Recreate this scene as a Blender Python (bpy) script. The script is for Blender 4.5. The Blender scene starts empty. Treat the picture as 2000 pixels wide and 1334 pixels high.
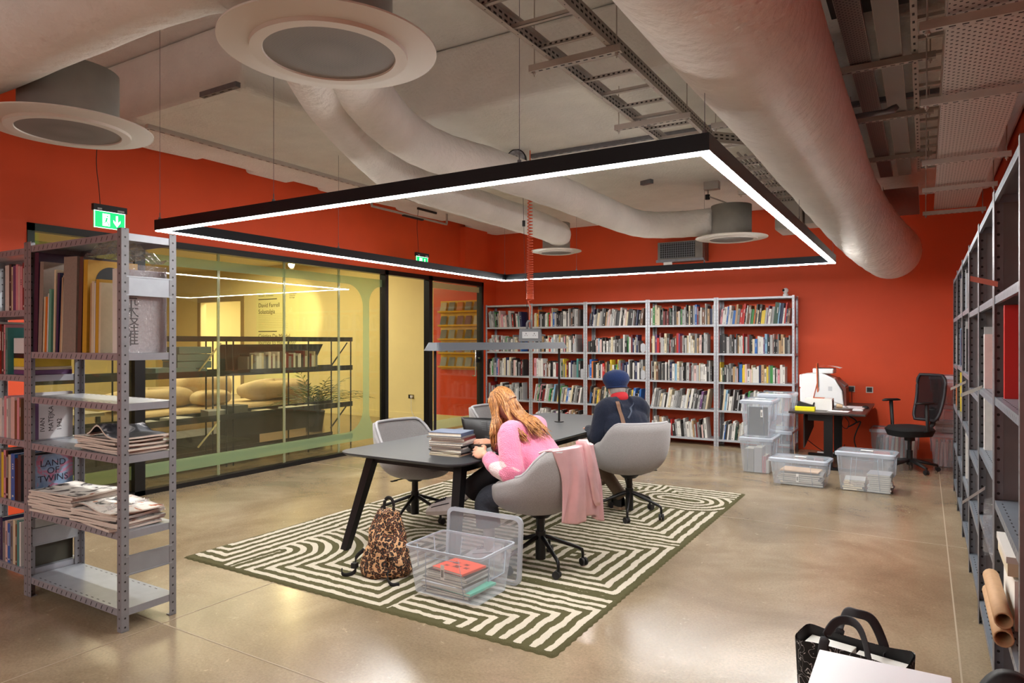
import bpy, math, random
from mathutils import Vector, Matrix
from math import sin, cos, pi, radians as rad
random.seed(7)
C = bpy.context.scene.collection
SC = bpy.context.scene
# ---------------- camera, world, exposure ----------------
cd = bpy.data.cameras.new('camera'); cam = bpy.data.objects.new('camera', cd); C.objects.link(cam)
cam.location = (0, 0, 1.6); cam.rotation_euler = (rad(90), 0, rad(31.2))
cd.sensor_width = 36; cd.lens = 1331/2000*36; cd.clip_start = 0.05
SC.camera = cam
wd = bpy.data.worlds.new('world'); SC.world = wd; wd.use_nodes = True
wd.node_tree.nodes['Background'].inputs[0].default_value = (1.0, .93, .85, 1)
wd.node_tree.nodes['Background'].inputs[1].default_value = 0.0
SC.view_settings.view_transform = 'Standard'; SC.view_settings.look = 'None'
SC.view_settings.exposure = 0.6; SC.view_settings.gamma = 1.0
try: SC.view_settings.use_curve_mapping = False
except Exception: pass

def area_light(name, loc, rot, sx, sy, power, col=(1,1,1), spread=None):
    l = bpy.data.lights.new(name, 'AREA'); l.shape = 'RECTANGLE'; l.size = sx; l.size_y = sy
    l.energy = power; l.color = col
    if spread: l.spread = rad(spread)
    o = bpy.data.objects.new(name, l); o.location = loc; o.rotation_euler = rot; C.objects.link(o); return o
def spot_light(name, loc, target, power, angle, col=(1,1,1), blend=.4, size=.04):
    l = bpy.data.lights.new(name, 'SPOT'); l.energy = power; l.spot_size = rad(angle); l.spot_blend = blend
    l.color = col; l.shadow_soft_size = size
    o = bpy.data.objects.new(name, l); o.location = loc
    o.rotation_euler = (Vector(target)-Vector(loc)).to_track_quat('-Z','Y').to_euler(); C.objects.link(o); return o
# added fill lights behind the camera, standing in for the unseen rest of the room
area_light('rear_fill_down', (-3.2, -2.2, 2.55), (0,0,0), 4.4, 3.0, 120, (1,.98,.96))  # added to brighten the fronts of the near shelving
area_light('rear_fill_up', (-3.4, -2.6, 2.3), (pi,0,0), 3.0, 2.0, 44, (.96,.98,1))  # added upward fill that lightens the near ceiling and ducts
# gallery lamps beyond the glass
area_light('gallery_ceiling_lamp', (-11.8, 8.2, 3.3), (0,0,0), 3.5, 3.5, 115, (1,.95,.80))
area_light('gallery_hall_lamp', (-10.2, 4.2, 3.3), (0,0,0), 2.2, 3.0, 60, (1,.95,.80))
area_light('far_gallery_lamp', (-15.4, 12.4, 3.1), (0,0,0), 2.5, 2.0, 130, (1,.95,.9))
spot_light('wall_text_spot', (-10.45, 8.9, 3.0), (-13.1, 10.85, 1.9), 260, 50, (1,.9,.65), .5)

# ---------------- materials ----------------
def lin(c):
    return tuple((x/255/12.92 if x/255 <= .04045 else ((x/255+.055)/1.055)**2.4) for x in c)
MATS = {}
def mat(name, rgb, rough=.5, metal=0., noise=0., nscale=20., bump=0., bscale=60., emit=None, estr=0., coat=0., spec=None, sheen=0., stretch=None):
    if name in MATS: return MATS[name]
    m = bpy.data.materials.new(name); m.use_nodes = True; nt = m.node_tree; b = nt.nodes['Principled BSDF']
    col = lin(rgb) + (1,)
    b.inputs['Base Color'].default_value = col; b.inputs['Roughness'].default_value = rough; b.inputs['Metallic'].default_value = metal
    if spec is not None: b.inputs['Specular IOR Level'].default_value = spec
    if coat: b.inputs['Coat Weight'].default_value = coat; b.inputs['Coat Roughness'].default_value = .1
    if sheen: b.inputs['Sheen Weight'].default_value = sheen
    m.diffuse_color = col
    if emit is not None:
        b.inputs['Emission Color'].default_value = lin(emit)+(1,); b.inputs['Emission Strength'].default_value = estr
    if noise or bump:
        tc = nt.nodes.new('ShaderNodeTexCoord'); src = tc.outputs['Object']
        if stretch:
            mp = nt.nodes.new('ShaderNodeMapping'); mp.inputs['Scale'].default_value = stretch
            nt.links.new(src, mp.inputs[0]); src = mp.outputs[0]
    if noise:
        n = nt.nodes.new('ShaderNodeTexNoise'); n.inputs['Scale'].default_value = nscale; n.inputs['Detail'].default_value = 5
        nt.links.new(src, n.inputs['Vector'])
        r = nt.nodes.new('ShaderNodeValToRGB'); r.color_ramp.elements[0].position=.3; r.color_ramp.elements[1].position=.7
        r.color_ramp.elements[0].color = tuple(max(0,x*(1-noise)) for x in col[:3])+(1,)
        r.color_ramp.elements[1].color = tuple(min(1,x*(1+noise)) for x in col[:3])+(1,)
        nt.links.new(n.outputs[0], r.inputs[0]); nt.links.new(r.outputs[0], b.inputs['Base Color'])
    if bump:
        n2 = nt.nodes.new('ShaderNodeTexNoise'); n2.inputs['Scale'].default_value = bscale; n2.inputs['Detail'].default_value = 4
        nt.links.new(src, n2.inputs['Vector'])
        bp = nt.nodes.new('ShaderNodeBump'); bp.inputs['Strength'].default_value = bump; bp.inputs['Distance'].default_value = .02
        nt.links.new(n2.outputs[0], bp.inputs['Height']); nt.links.new(bp.outputs[0], b.inputs['Normal'])
    MATS[name] = m; return m
def clear_mat(name, tint, film, film_rgb, rough=.05, gloss=.9, ior=1.5, bump=0.):
    """thin clear sheet: see-through, with a mirror layer that grows at grazing angles and a share of milky film"""
    m = bpy.data.materials.new(name); m.use_nodes = True; nt = m.node_tree; nt.nodes.clear()
    out = nt.nodes.new('ShaderNodeOutputMaterial')
    tr = nt.nodes.new('ShaderNodeBsdfTransparent'); tr.inputs[0].default_value = lin(tint)+(1,)
    gl = nt.nodes.new('ShaderNodeBsdfGlossy'); gl.inputs['Roughness'].default_value = rough; gl.inputs[0].default_value=(gloss,gloss,gloss,1)
    df = nt.nodes.new('ShaderNodeBsdfDiffuse'); df.inputs[0].default_value = lin(film_rgb)+(1,)
    m1 = nt.nodes.new('ShaderNodeMixShader'); m1.inputs[0].default_value = film
    nt.links.new(tr.outputs[0], m1.inputs[1]); nt.links.new(df.outputs[0], m1.inputs[2])
    fr = nt.nodes.new('ShaderNodeLayerWeight'); fr.inputs[0].default_value = .5
    f0 = ((ior-1)/(ior+1))**2
    pw = nt.nodes.new('ShaderNodeMath'); pw.operation='POWER'; pw.inputs[1].default_value = 5
    ma = nt.nodes.new('ShaderNodeMath'); ma.operation='MULTIPLY_ADD'; ma.inputs[1].default_value = 1-f0; ma.inputs[2].default_value = f0
    nt.links.new(fr.outputs['Facing'], pw.inputs[0]); nt.links.new(pw.outputs[0], ma.inputs[0])
    m2 = nt.nodes.new('ShaderNodeMixShader'); nt.links.new(ma.outputs[0], m2.inputs[0])
    nt.links.new(m1.outputs[0], m2.inputs[1]); nt.links.new(gl.outputs[0], m2.inputs[2]); nt.links.new(m2.outputs[0], out.inputs[0])
    if bump:
        n2 = nt.nodes.new('ShaderNodeTexNoise'); n2.inputs['Scale'].default_value = 18
        bp = nt.nodes.new('ShaderNodeBump'); bp.inputs['Strength'].default_value = bump; bp.inputs['Distance'].default_value = .03
        nt.links.new(n2.outputs[0], bp.inputs['Height']); nt.links.new(bp.outputs[0], gl.inputs['Normal']); nt.links.new(bp.outputs[0], fr.inputs['Normal'])
    m.diffuse_color = lin(film_rgb)+(.4,)
    MATS[name] = m; return m

# ---------------- mesh helpers ----------------
class MB:
    def __init__(s): s.v=[]; s.f=[]; s.m=[]; s.cur=0; s.sm=[]; s.smooth=False
    def add(s, vs, fs, M=None):
        b=len(s.v)
        for p in vs:
            p=Vector(p); s.v.append(tuple(M@p) if M is not None else tuple(p))
        for f in fs: s.f.append([b+i for i in f]); s.m.append(s.cur); s.sm.append(s.smooth)
        return s
    def box(s, x0,y0,z0,x1,y1,z1, M=None):
        return s.add([(x0,y0,z0),(x1,y0,z0),(x1,y1,z0),(x0,y1,z0),(x0,y0,z1),(x1,y0,z1),(x1,y1,z1),(x0,y1,z1)],
          [(0,3,2,1),(4,5,6,7),(0,1,5,4),(1,2,6,5),(2,3,7,6),(3,0,4,7)], M)
    def quad(s, a,b,c,d, M=None): return s.add([a,b,c,d],[(0,1,2,3)],M)
    def prism(s, poly, z0, z1, M=None):
        n=len(poly)
        return s.add([(x,y,z0) for x,y in poly]+[(x,y,z1) for x,y in poly],
          [tuple(range(n))[::-1], tuple(range(n,2*n))]+[(i,(i+1)%n,n+(i+1)%n,n+i) for i in range(n)], M)
    def tube(s, pts, r, seg=10, cap=True, closed=False, flat=None, M=None):
        pts=[Vector(p) for p in pts]; n=len(pts); rs = r if isinstance(r,(list,tuple)) else [r]*n
        vs=[]; up=None
        for i,p in enumerate(pts):
            if closed: t=(pts[(i+1)%n]-pts[i-1])
            else: t=(pts[min(i+1,n-1)]-pts[max(i-1,0)])
            if t.length<1e-9: t=Vector((0,0,1))
            t.normalize()
            if up is None:
                up = Vector((0,0,1)) if abs(t.z)<.9 else Vector((1,0,0))
            a=t.cross(up)
            if a.length<1e-4: a=t.cross(Vector((0,1,0)))
            a.normalize(); b=t.cross(a); b.normalize(); up = -b if not flat else Vector((0,0,1)) if abs(t.z)<.95 else up
            for k in range(seg):
                an=2*pi*k/seg
                vs.append(tuple(p+a*(cos(an)*rs[i]*(flat[0] if flat else 1))+b*(sin(an)*rs[i]*(flat[1] if flat else 1))))
        fs=[]
        m=n if closed else n-1
        for i in range(m):
            j=(i+1)%n
            for k in range(seg):
                fs.append((i*seg+k, i*seg+(k+1)%seg, j*seg+(k+1)%seg, j*seg+k))
        if cap and not closed: fs.append(tuple(range(seg))[::-1]); fs.append(tuple((n-1)*seg+k for k in range(seg)))
        o=s.smooth; s.smooth=True; s.add(vs,fs,M); s.smooth=o
        return s
    def cyl(s, x,y,z0,z1,r,r2=None,seg=20,M=None):
        if r2 is None: r2=r
        vs=[(x+cos(2*pi*k/seg)*r,y+sin(2*pi*k/seg)*r,z0) for k in range(seg)]+[(x+cos(2*pi*k/seg)*r2,y+sin(2*pi*k/seg)*r2,z1) for k in range(seg)]
        o=s.smooth; s.smooth=True
        s.add(vs,[(k,(k+1)%seg,seg+(k+1)%seg,seg+k) for k in range(seg)],M); s.smooth=False
        s.add(vs,[tuple(range(seg))[::-1],tuple(range(seg,2*seg))],M); s.smooth=o
        return s
    def lathe(s, prof, seg=32, M=None):
        n=len(prof); vs=[]
        for r,z in prof:
            for k in range(seg): vs.append((cos(2*pi*k/seg)*r, sin(2*pi*k/seg)*r, z))
        fs=[(i*seg+k,i*seg+(k+1)%seg,(i+1)*seg+(k+1)%seg,(i+1)*seg+k) for i in range(n-1) for k in range(seg)]
        o=s.smooth; s.smooth=True; s.add(vs,fs,M); s.smooth=o; return s
    def grid(s, nu, nv, fn, M=None, wrap=False):
        vs=[fn(i/(nu-1) if not wrap else i/nu, j/(nv-1)) for j in range(nv) for i in range(nu)]
        mu = nu if wrap else nu-1
        fs=[(j*nu+i, j*nu+(i+1)%nu, (j+1)*nu+(i+1)%nu, (j+1)*nu+i) for j in range(nv-1) for i in range(mu)]
        o=s.smooth; s.smooth=True; s.add(vs,fs,M); s.smooth=o; return s
    def mesh(s, name, mats):
        me=bpy.data.meshes.new(name); me.from_pydata(s.v,[],s.f)
        for m in (mats if isinstance(mats,(list,tuple)) else [mats]): me.materials.append(m)
        me.polygons.foreach_set('material_index', s.m); me.polygons.foreach_set('use_smooth', s.sm); me.update(); return me
def obj(name, mb, mats, parent=None, loc=None, rz=0, **props):
    o=bpy.data.objects.new(name, mb.mesh(name, mats) if isinstance(mb, MB) else mb); C.objects.link(o)
    if parent: o.parent=parent
    if loc: o.location=loc
    if rz: o.rotation_euler=(0,0,rz)
    for k,v in props.items(): o[k]=v
    return o
def thing(name, label, cat, loc=(0,0,0), rz=0, group=None):
    o=bpy.data.objects.new(name, None); C.objects.link(o); o.empty_display_size=.1
    o.location=loc; o.rotation_euler=(0,0,rz); o['label']=label; o['category']=cat
    if group: o['group']=group
    return o
def tag(o, label, cat, group=None):
    o['label']=label; o['category']=cat
    if group: o['group']=group
    return o
def struct(name, mb, mats, **k): return obj(name, mb, mats, kind='structure', **k)
def kids(o): return [c for c in bpy.data.objects if c.parent==o]
def dup(root, loc, rz=0, label=None, group=None, skip=()):
    def cp(o, par):
        c=o.copy(); C.objects.link(c)
        if par: c.parent=par
        for ch in CH.get(o.name, []):
            if ch.name.split('.')[0] not in skip: cp(ch, c)
        return c
    CH={}
    for o in bpy.data.objects:
        if o.parent: CH.setdefault(o.parent.name, []).append(o)
    r=cp(root,None); r.location=loc; r.rotation_euler=(0,0,rz)
    if label: r['label']=label
    if group: r['group']=group
    return r
def bevel(o, w=.004, seg=2):
    m=o.modifiers.new('bevel','BEVEL'); m.width=w; m.segments=seg; m.limit_method='ANGLE'; m.angle_limit=rad(40); return o
def rot(axis, a): return Matrix.Rotation(a,4,axis)
def tr(x,y,z): return Matrix.Translation((x,y,z))
def rrect(x0,y0,x1,y1,r,n=6):
    P=[]
    for cx,cy,a0 in ((x1-r,y1-r,0),(x0+r,y1-r,90),(x0+r,y0+r,180),(x1-r,y0+r,270)):
        for k in range(n+1):
            a=rad(a0+90*k/n); P.append((cx+cos(a)*r,cy+sin(a)*r))
    return P
FONTCACHE={}
def text_mesh(txt, size, width=None, extrude=.0006, align='LEFT', spacing=1.0):
    cu=bpy.data.curves.new('lettering','FONT'); cu.body=txt; cu.size=size; cu.extrude=extrude; cu.align_x=align; cu.space_line=spacing; cu.resolution_u=3
    o=bpy.data.objects.new('lettering',cu); C.objects.link(o); bpy.context.view_layer.update()
    me=bpy.data.meshes.new_from_object(o.evaluated_get(bpy.context.evaluated_depsgraph_get()))
    bpy.data.objects.remove(o); return me
def text(name, txt, size, m, parent, M, **k):
    me=text_mesh(txt,size,**k); me.materials.clear(); me.materials.append(m)
    o=bpy.data.objects.new(name,me); C.objects.link(o)
    if parent: o.parent=parent
    o.matrix_local=M; return o
ORD=['first','second','third','fourth','fifth','sixth','seventh','eighth','ninth','tenth','eleventh','twelfth','thirteenth','fourteenth','fifteenth','sixteenth','seventeenth','eighteenth','nineteenth','twentieth']
ORD+=['twenty-'+w for w in ORD[:9]]+['thirtieth']+['thirty-'+w for w in ORD[:9]]+['fortieth']+['forty-'+w for w in ORD[:9]]+['fiftieth']

# shared materials
STEEL=mat('grey_steel',(150,153,160),.38,.4,noise=.06,nscale=30)
DSTEEL=mat('galvanised_grey',(118,120,126),.42,.55,noise=.1,nscale=25)
BLACK=mat('black_metal',(18,18,20),.4,.2)
MBLACK=mat('matt_black',(22,22,24),.6)
WHITEP=mat('white_plastic',(222,224,226),.35)
PAINTW=mat('painted_steel_white',(188,182,176),.55)
# ================= the setting =================
X0,X1,Y0,Y1=-6.95,.75,-5.0,10.9
def floor_mat():
    m=bpy.data.materials.new('polished_concrete'); m.use_nodes=True; nt=m.node_tree; b=nt.nodes['Principled BSDF']
    tc=nt.nodes.new('ShaderNodeTexCoord')
    def noise(sc,det,rough=.6,dist=0.):
        n=nt.nodes.new('ShaderNodeTexNoise'); n.inputs['Scale'].default_value=sc; n.inputs['Detail'].default_value=det; n.inputs['Roughness'].default_value=rough; n.inputs['Distortion'].default_value=dist
        nt.links.new(tc.outputs['Object'],n.inputs['Vector']); return n
    def ramp(n,stops):
        r=nt.nodes.new('ShaderNodeValToRGB'); e=r.color_ramp.elements
        while len(e)<len(stops): e.new(.5)
        for i,(p,c) in enumerate(stops): e[i].position=p; e[i].color=lin(c)+(1,)
        nt.links.new(n.outputs[0],r.inputs[0]); return r
    big=ramp(noise(1.1,8,.62,.6),[(.3,(120,104,82)),(.5,(141,123,99)),(.72,(164,146,121))])
    fine=ramp(noise(70,6,.75),[(.25,(150,150,150)),(.6,(255,255,255))])
    mx=nt.nodes.new('ShaderNodeMix'); mx.data_type='RGBA'; mx.blend_type='MULTIPLY'; mx.inputs[0].default_value=.5
    nt.links.new(big.outputs[0],mx.inputs[6]); nt.links.new(fine.outputs[0],mx.inputs[7])
    # pale aggregate flecks
    fl=ramp(noise(9,9,.75,1.5),[(.62,(0,0,0)),(.70,(255,255,255))])
    mf=nt.nodes.new('ShaderNodeMix'); mf.data_type='RGBA'; mf.inputs[7].default_value=lin((196,178,150))+(1,)
    ml=nt.nodes.new('ShaderNodeMath'); ml.operation='MULTIPLY'; ml.inputs[1].default_value=.55
    nt.links.new(fl.outputs[0],ml.inputs[0]); nt.links.new(ml.outputs[0],mf.inputs[0]); nt.links.new(mx.outputs[2],mf.inputs[6])
    nt.links.new(mf.outputs[2],b.inputs['Base Color'])
    rr=ramp(noise(3.5,5),[(.3,(28,28,28)),(.7,(92,92,92))]); nt.links.new(rr.outputs[0],b.inputs['Roughness'])
    mr=nt.nodes.new('ShaderNodeMapRange'); mr.inputs[3].default_value=.17; mr.inputs[4].default_value=.26
    n3=noise(3.5,5); nt.links.new(n3.outputs[0],mr.inputs[0]); nt.links.new(mr.outputs[0],b.inputs['Roughness'])
    b.inputs['Specular IOR Level'].default_value=.6
    bp=nt.nodes.new('ShaderNodeBump'); bp.inputs['Strength'].default_value=.03; bp.inputs['Distance'].default_value=.004
    nt.links.new(noise(25,4).outputs[0],bp.inputs['Height']); nt.links.new(bp.outputs[0],b.inputs['Normal'])
    return m
FLOOR=floor_mat()
m=MB(); m.box(-18.2,Y0,-.1,X1,15,0); struct('floor',m,FLOOR)
# saw-cut joints in the slab
JM=mat('joint_sealant',(150,134,112),.7)
m=MB()
for y in (2.28,6.33,-1.8): m.box(X0+.01,y-.004,0,X1-.01,y+.004,.0012)
for x in (-3.70,.15): m.box(x-.004,Y0+.01,0,x+.004,Y1-.01,.0012)
struct('trim_1',m,JM)
RED=mat('orange_red_paint',(204,68,20),.62,noise=.04,nscale=3,bump=.05,bscale=150)
CREAM=mat('cream_yellow_paint',(230,214,152),.7,noise=.02,nscale=3)
SPRAY=mat('sprayed_ceiling_coat',(222,221,214),.9,noise=.05,nscale=4,bump=.5,bscale=35)
struct('wall_back',MB().box(X0-.12,Y1,0,X1+.15,Y1+.15,4.3),RED)
struct('wall_right',MB().box(X1,Y0,0,X1+.15,Y1,4.3),RED)
struct('wall_rear',MB().box(-7.1,Y0-.15,0,X1+.15,Y0,4.3),mat('rear_wall_paint',(214,206,194),.8))
# left wall: red above and beside the glazing
PH=2.68; G0,G1=3.0,10.45
m=MB(); m.box(X0-.12,Y0,0,X0,G0,PH); m.box(X0-.12,Y0,PH,X0,Y1,4.3); m.box(X0-.12,G1,0,X0,Y1,PH)
struct('wall_left',m,RED)
struct('trim_2',MB().box(X0,9.72,PH,X0+.11,10.42,3.6),RED)
# ceiling: high coffer near the camera, lower soffit beyond, stepped beam faces
def ragged(x0,x1,y,z,n,amp,rnd,axis='x'):
    return [(x0+(x1-x0)*i/n, y+(rnd.uniform(-amp,amp) if 0<i<n else 0)) for i in range(n+1)]
m=MB(); m.box(-7.1,Y0-.1,4.2,X1+.2,6,4.35); struct('ceiling',m,SPRAY)
rnd=random.Random(3)
m=MB()
# soffit slab z=3.6..4.2, front face at y=3.52 (x<-4.62) and y=4.85 (x>-4.62); left edge uneven and short of the red wall
left=[]; y=3.52
while y<10.85:
    left.append((X0+rnd.choice([.02,.05,.12,.16])-.0, y)); left.append((left[-1][0], min(y+rnd.uniform(.35,.8),10.86))); y=left[-1][1]
poly=[(X1-.01,4.85),(X1-.01,10.88)]+[(x,yy) for x,yy in left[::-1]]+[(-4.62,3.52),(-4.62,4.85)]
m.prism(poly,3.6,4.2)
bevel(struct('ceiling_soffit',m,SPRAY),.05,4)
m=MB()
pts=[(-7,3.8),(-4.7,3.86)]
m.box(-6.0,3.44,3.585,-4.66,3.52,3.62)
struct('trim_3',m,SPRAY)
# ceiling trunking along the soffit (unistrut rails)
def rail(name,a,b,w=.042,h=.04,label=None,m_=PAINTW):
    a=Vector(a); b=Vector(b); d=(b-a); L=d.length; ang=math.atan2(d.y,d.x)
    mb=MB(); mb.box(0,-w/2,0,L,w/2,h)
    mb.cur=1
    n=int(L/.1)
    for i in range(n): mb.box(.03+i*.1,-.006,-.0008,.075+i*.1,.006,0)
    return tag(obj(name,mb,[m_,MBLACK],None,tuple(a),ang),label,'rail')
rail('slotted_rail',(-6.12,3.62,3.56),(-6.12,9.9,3.56),label='long slotted white rail on the soffit beside the red left wall')
rail('slotted_rail',(-3.6,6.35,3.56),(.1,6.35,3.56),label='grey slotted rail across the soffit behind the hanging cable reel',m_=DSTEEL)
rail('slotted_rail',(-4.95,3.38,3.55),(-4.5,3.38,3.55),label='short dark slotted rail below the brown beam edge',m_=DSTEEL)
# ---- second room (gallery) shell ----
GX=-18.0
m=MB(); m.box(-14.4,Y1,0,-8.45,Y1+.15,3.5); m.box(-16.0,Y1,2.6,-14.4,Y1+.15,3.5); m.box(GX,Y1,0,-16.0,Y1+.15,3.5)
struct('wall_gallery_back',m,CREAM)
struct('wall_gallery_red',MB().box(-8.45,Y1,0,X0-.12,Y1+.15,3.5),mat('gallery_red_paint',(222,66,20),.35))
struct('wall_gallery_left',MB().box(GX-.15,-1,0,GX,14.1,3.5),CREAM)
struct('wall_gallery_near',MB().box(GX,-1.15,0,X0-.12,-1,3.5),CREAM)
struct('ceiling_gallery',MB().box(GX,-1,3.4,X0-.12,14,3.5),mat('gallery_ceiling',(214,196,140),.85))
struct('wall_far_gallery',MB().box(GX,14,0,-11,14.15,3.4),mat('white_gallery_paint',(232,228,220),.7))
struct('wall_far_gallery_side',MB().box(-13.4,Y1+.15,0,-13.3,14,3.4),MATS['white_gallery_paint'])
struct('baseboard_gallery',MB().box(-14.27,Y1-.015,0,X0-.15,Y1,.14),CREAM)
FR=mat('oak_frame_paint',(150,128,80),.5)
m=MB(); m.box(-16.12,Y1-.02,0,-16.0,Y1,2.72); m.box(-16.0,Y1-.02,2.6,-14.4,Y1,2.72); m.box(-14.4,Y1-.02,0,-14.28,Y1,2.72)
struct('trim_4',m,FR)
# ---- glazed partition on the left wall ----
DARK=mat('black_frame',(20,19,20),.35,.3)
GLASS=clear_mat('glass_pane',(246,244,228),.02,(205,200,160),.0,.95,1.5)
VINYL=clear_mat('green_vinyl',(196,206,170),.27,(188,216,164),.1,.6,1.35)
FROST=clear_mat('pale_vinyl',(190,190,150),.6,(205,205,150),.1,.6,1.35)
def window(n,ya,yb,frame=True):
    w=struct('window_%d'%n,MB().box(X0-.07,ya,.05,X0-.06,yb,PH-.07),GLASS)
    return w
m=MB()
m.box(X0-.1,G0,PH-.07,X0+.012,G1,PH); m.box(X0-.1,G0,0,X0+.012,7.81,.05); m.box(X0-.1,8.9,0,X0+.012,G1,.04)
for ya,yb in ((G0,G0+.06),(3.98,4.09),(7.78,7.85),(8.84,8.93),(G1-.06,G1)): m.box(X0-.1,ya,.0,X0+.012,yb,PH)
struct('window_frame',m,DARK)
SEAM=clear_mat('glass_edge',(205,215,180),.35,(215,215,180),.1,.9)
panes=[(4.09,5.0),(5.0,5.95),(5.95,6.9),(6.9,7.78)]
for i,(a,b) in enumerate(panes):
    window(i+1,a+.004,b-.004)
m=MB()
for yy in (5.0,5.95,6.9): m.box(X0-.075,yy-.014,.05,X0-.055,yy-.004,PH-.07); m.box(X0-.075,yy+.004,.05,X0-.055,yy+.014,PH-.07)
struct('trim_5',m,SEAM)
# green band following the panes, with rounded inner corners
def band(yl,yr,zb0,zb1,zt0,zt1,vw,name,mt):
    # a closed ring between outer rect and inner rounded rect, drawn as strips
    outer=[(yl,zb0),(yr,zb0),(yr,zt1),(yl,zt1)]
    inn=rrect(yl+vw[0],zb1,yr-vw[1],zt0,.26,8)
    mb=MB(); xx=X0-.055
    n=len(inn)
    def proj(p):
        cy,cz=(yl+yr)/2,(zb0+zt1)/2
        # corresponding outer point: clamp outward
        y,z=p
        fy=(y-cy)/((yr-vw[1]-yl-vw[0])/2); fz=(z-cz)/((zt0-zb1)/2)
        if abs(fy)>=abs(fz): return (yr if fy>0 else yl, min(max(z+(z-cz)*.0,zb0),zt1) if abs(fz)<.82 else (zt1 if z>cz else zb0))
        return (y if abs(fy)<.82 else (yr if y>cy else yl), zt1 if fz>0 else zb0)
    for i in range(n):
        a,b=inn[i],inn[(i+1)%n]
        if (Vector(a)-Vector(b)).length<1e-6: continue
        pa,pb=proj(a),proj(b)
        mb.add([(xx,)+a,(xx,)+b,(xx,)+pb,(xx,)+pa],[(0,1,2,3)])
    # fill corner gaps
    for (oy,oz) in outer:
        near=[i for i in range(n) if abs(inn[i][0]-oy)<.75 and abs(inn[i][1]-oz)<.75]
        pj=[proj(inn[i]) for i in near]
    return struct(name,mb,mt)
def simple_band(name,mt,yl,yr,zb0,zb1,zt0,zt1,vl,vr,r=.3):
    mb=MB(); xx=X0-.054
    def q(y0,z0,y1,z1):
        if y1-y0>1e-4 and z1-z0>1e-4: mb.quad((xx,y0,z0),(xx,y1,z0),(xx,y1,z1),(xx,y0,z1))
    q(yl,zb0,yr,zb1); q(yl,zt0,yr,zt1)
    if vl: q(yl,zb1,yl+vl,zt0)
    if vr: q(yr-vr,zb1,yr,zt0)
    def corner(cy,cz,sy,sz):   # fillet between the bars: corner point (cy,cz), interior toward (sy,sz)
        pts=[(xx,cy,cz)]
        for k in range(9):
            a=pi/2*k/8; pts.append((xx,cy+sy*(r-r*sin(a)),cz+sz*(r-r*cos(a))))
        mb.add(pts,[(0,i,i+1) for i in range(1,9)])
    if vr: corner(yr-vr,zb1,-1,1); corner(yr-vr,zt0,-1,-1)
    if vl: corner(yl+vl,zb1,1,1); corner(yl+vl,zt0,1,-1)
    return struct(name,mb,mt)
simple_band('trim_6',VINYL,4.09,7.5,.17,.31,2.42,2.53,0,.13,.32)
simple_band('trim_7',VINYL,3.06,3.98,.17,.31,2.42,2.53,0,0)
# short return of the band at the door side
mb=MB(); xx=X0-.054
mb.quad((xx,7.5,.17),(xx,7.78,.17),(xx,7.78,.31),(xx,7.5,.31)); mb.quad((xx,7.5,2.42),(xx,7.78,2.42),(xx,7.78,2.53),(xx,7.5,2.53))
for zc,sz in ((.31,1),(2.42,-1)):
    pts=[(xx,7.5,zc)]
    for k in range(9):
        a=pi/2*k/8; pts.append((xx,7.5+(.26-.26*sin(a)),zc+sz*(.26-.26*cos(a))))
    mb.add(pts,[(0,i,i+1) for i in range(1,9)])
struct('trim_8',mb,VINYL)
# glass doors: door_1 near the shelves, door_2 beside the bookcases
def glassdoor(n,ya,yb,hy,labeler=None):
    d=struct('door_%d'%n,MB().box(X0-.05,ya,.06,X0-.038,yb,PH-.08),GLASS)
    h=MB(); hx=X0+.03
    h.tube([(hx-.07,hy,.98),(hx-.01,hy,.98),(hx,hy,1.0),(hx,hy,1.52),(hx-.01,hy,1.54),(hx-.07,hy,1.54)],.012,10)
    o=obj('door_handle',h,mat('chrome',(225,225,228),.12,1.)); o.parent=d
    return d
glassdoor(1,3.07,3.97,3.86)
d2=glassdoor(2,8.94,10.38,10.16)
k=MB(); k.box(X0-.06,10.27,1.22,X0-.02,10.36,1.42); o=obj('lock_plate',k,BLACK); o.parent=d2
k=MB(); k.cyl(0,0,0,.03,.022,seg=14,M=tr(X0-.02,10.315,1.3)@rot('Y',pi/2)); o=obj('lock_knob',k,MATS['chrome']); o.parent=d2
m=MB(); m.quad((X0-.034,8.95,2.49),(X0-.034,10.37,2.49),(X0-.034,10.37,2.59),(X0-.034,8.95,2.59)); m.quad((X0-.034,8.95,.12),(X0-.034,10.37,.12),(X0-.034,10.37,.28),(X0-.034,8.95,.28))
struct('trim_9',m,FROST)
# ================= hanging lamp ring =================
LZ=2.51; LX0,LX1,LY0,LY1=-5.42,-.88,3.27,8.72
EM=mat('lamp_diffuser',(255,255,255),.4,emit=(253,252,248),estr=96)
ALU=mat('lamp_housing',(24,27,34),.4,.4)
t=thing('ring_lamp','large black rectangular ring lamp with a white light strip, hung above the rug','lamp',((LX0+LX1)/2,(LY0+LY1)/2,LZ))
cx,cy=(LX0+LX1)/2,(LY0+LY1)/2; W=.06; HH=.09
def seg(x0,y0,x1,y1):
    m=MB(); m.box(x0,y0,.004,x1,y1,HH); return m
a,b,c,d=LX0-cx,LX1-cx,LY0-cy,LY1-cy
for q in ((a,c,b,c+W),(a,d-W,b,d),(a,c+W,a+W,d-W),(b-W,c+W,b,d-W)): obj('housing',seg(*q),ALU,t)
e=.006
for q in ((a+e,c+e,b-e,c+W-e),(a+e,d-W+e,b-e,d-e),(a+e,c+W-e,a+W-e,d-W+e),(b-W+e,c+W-e,b-e,d-W+e)):
    m=MB(); m.box(q[0],q[1],-.004,q[2],q[3],.004); obj('light_strip',m,EM,t)
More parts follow.
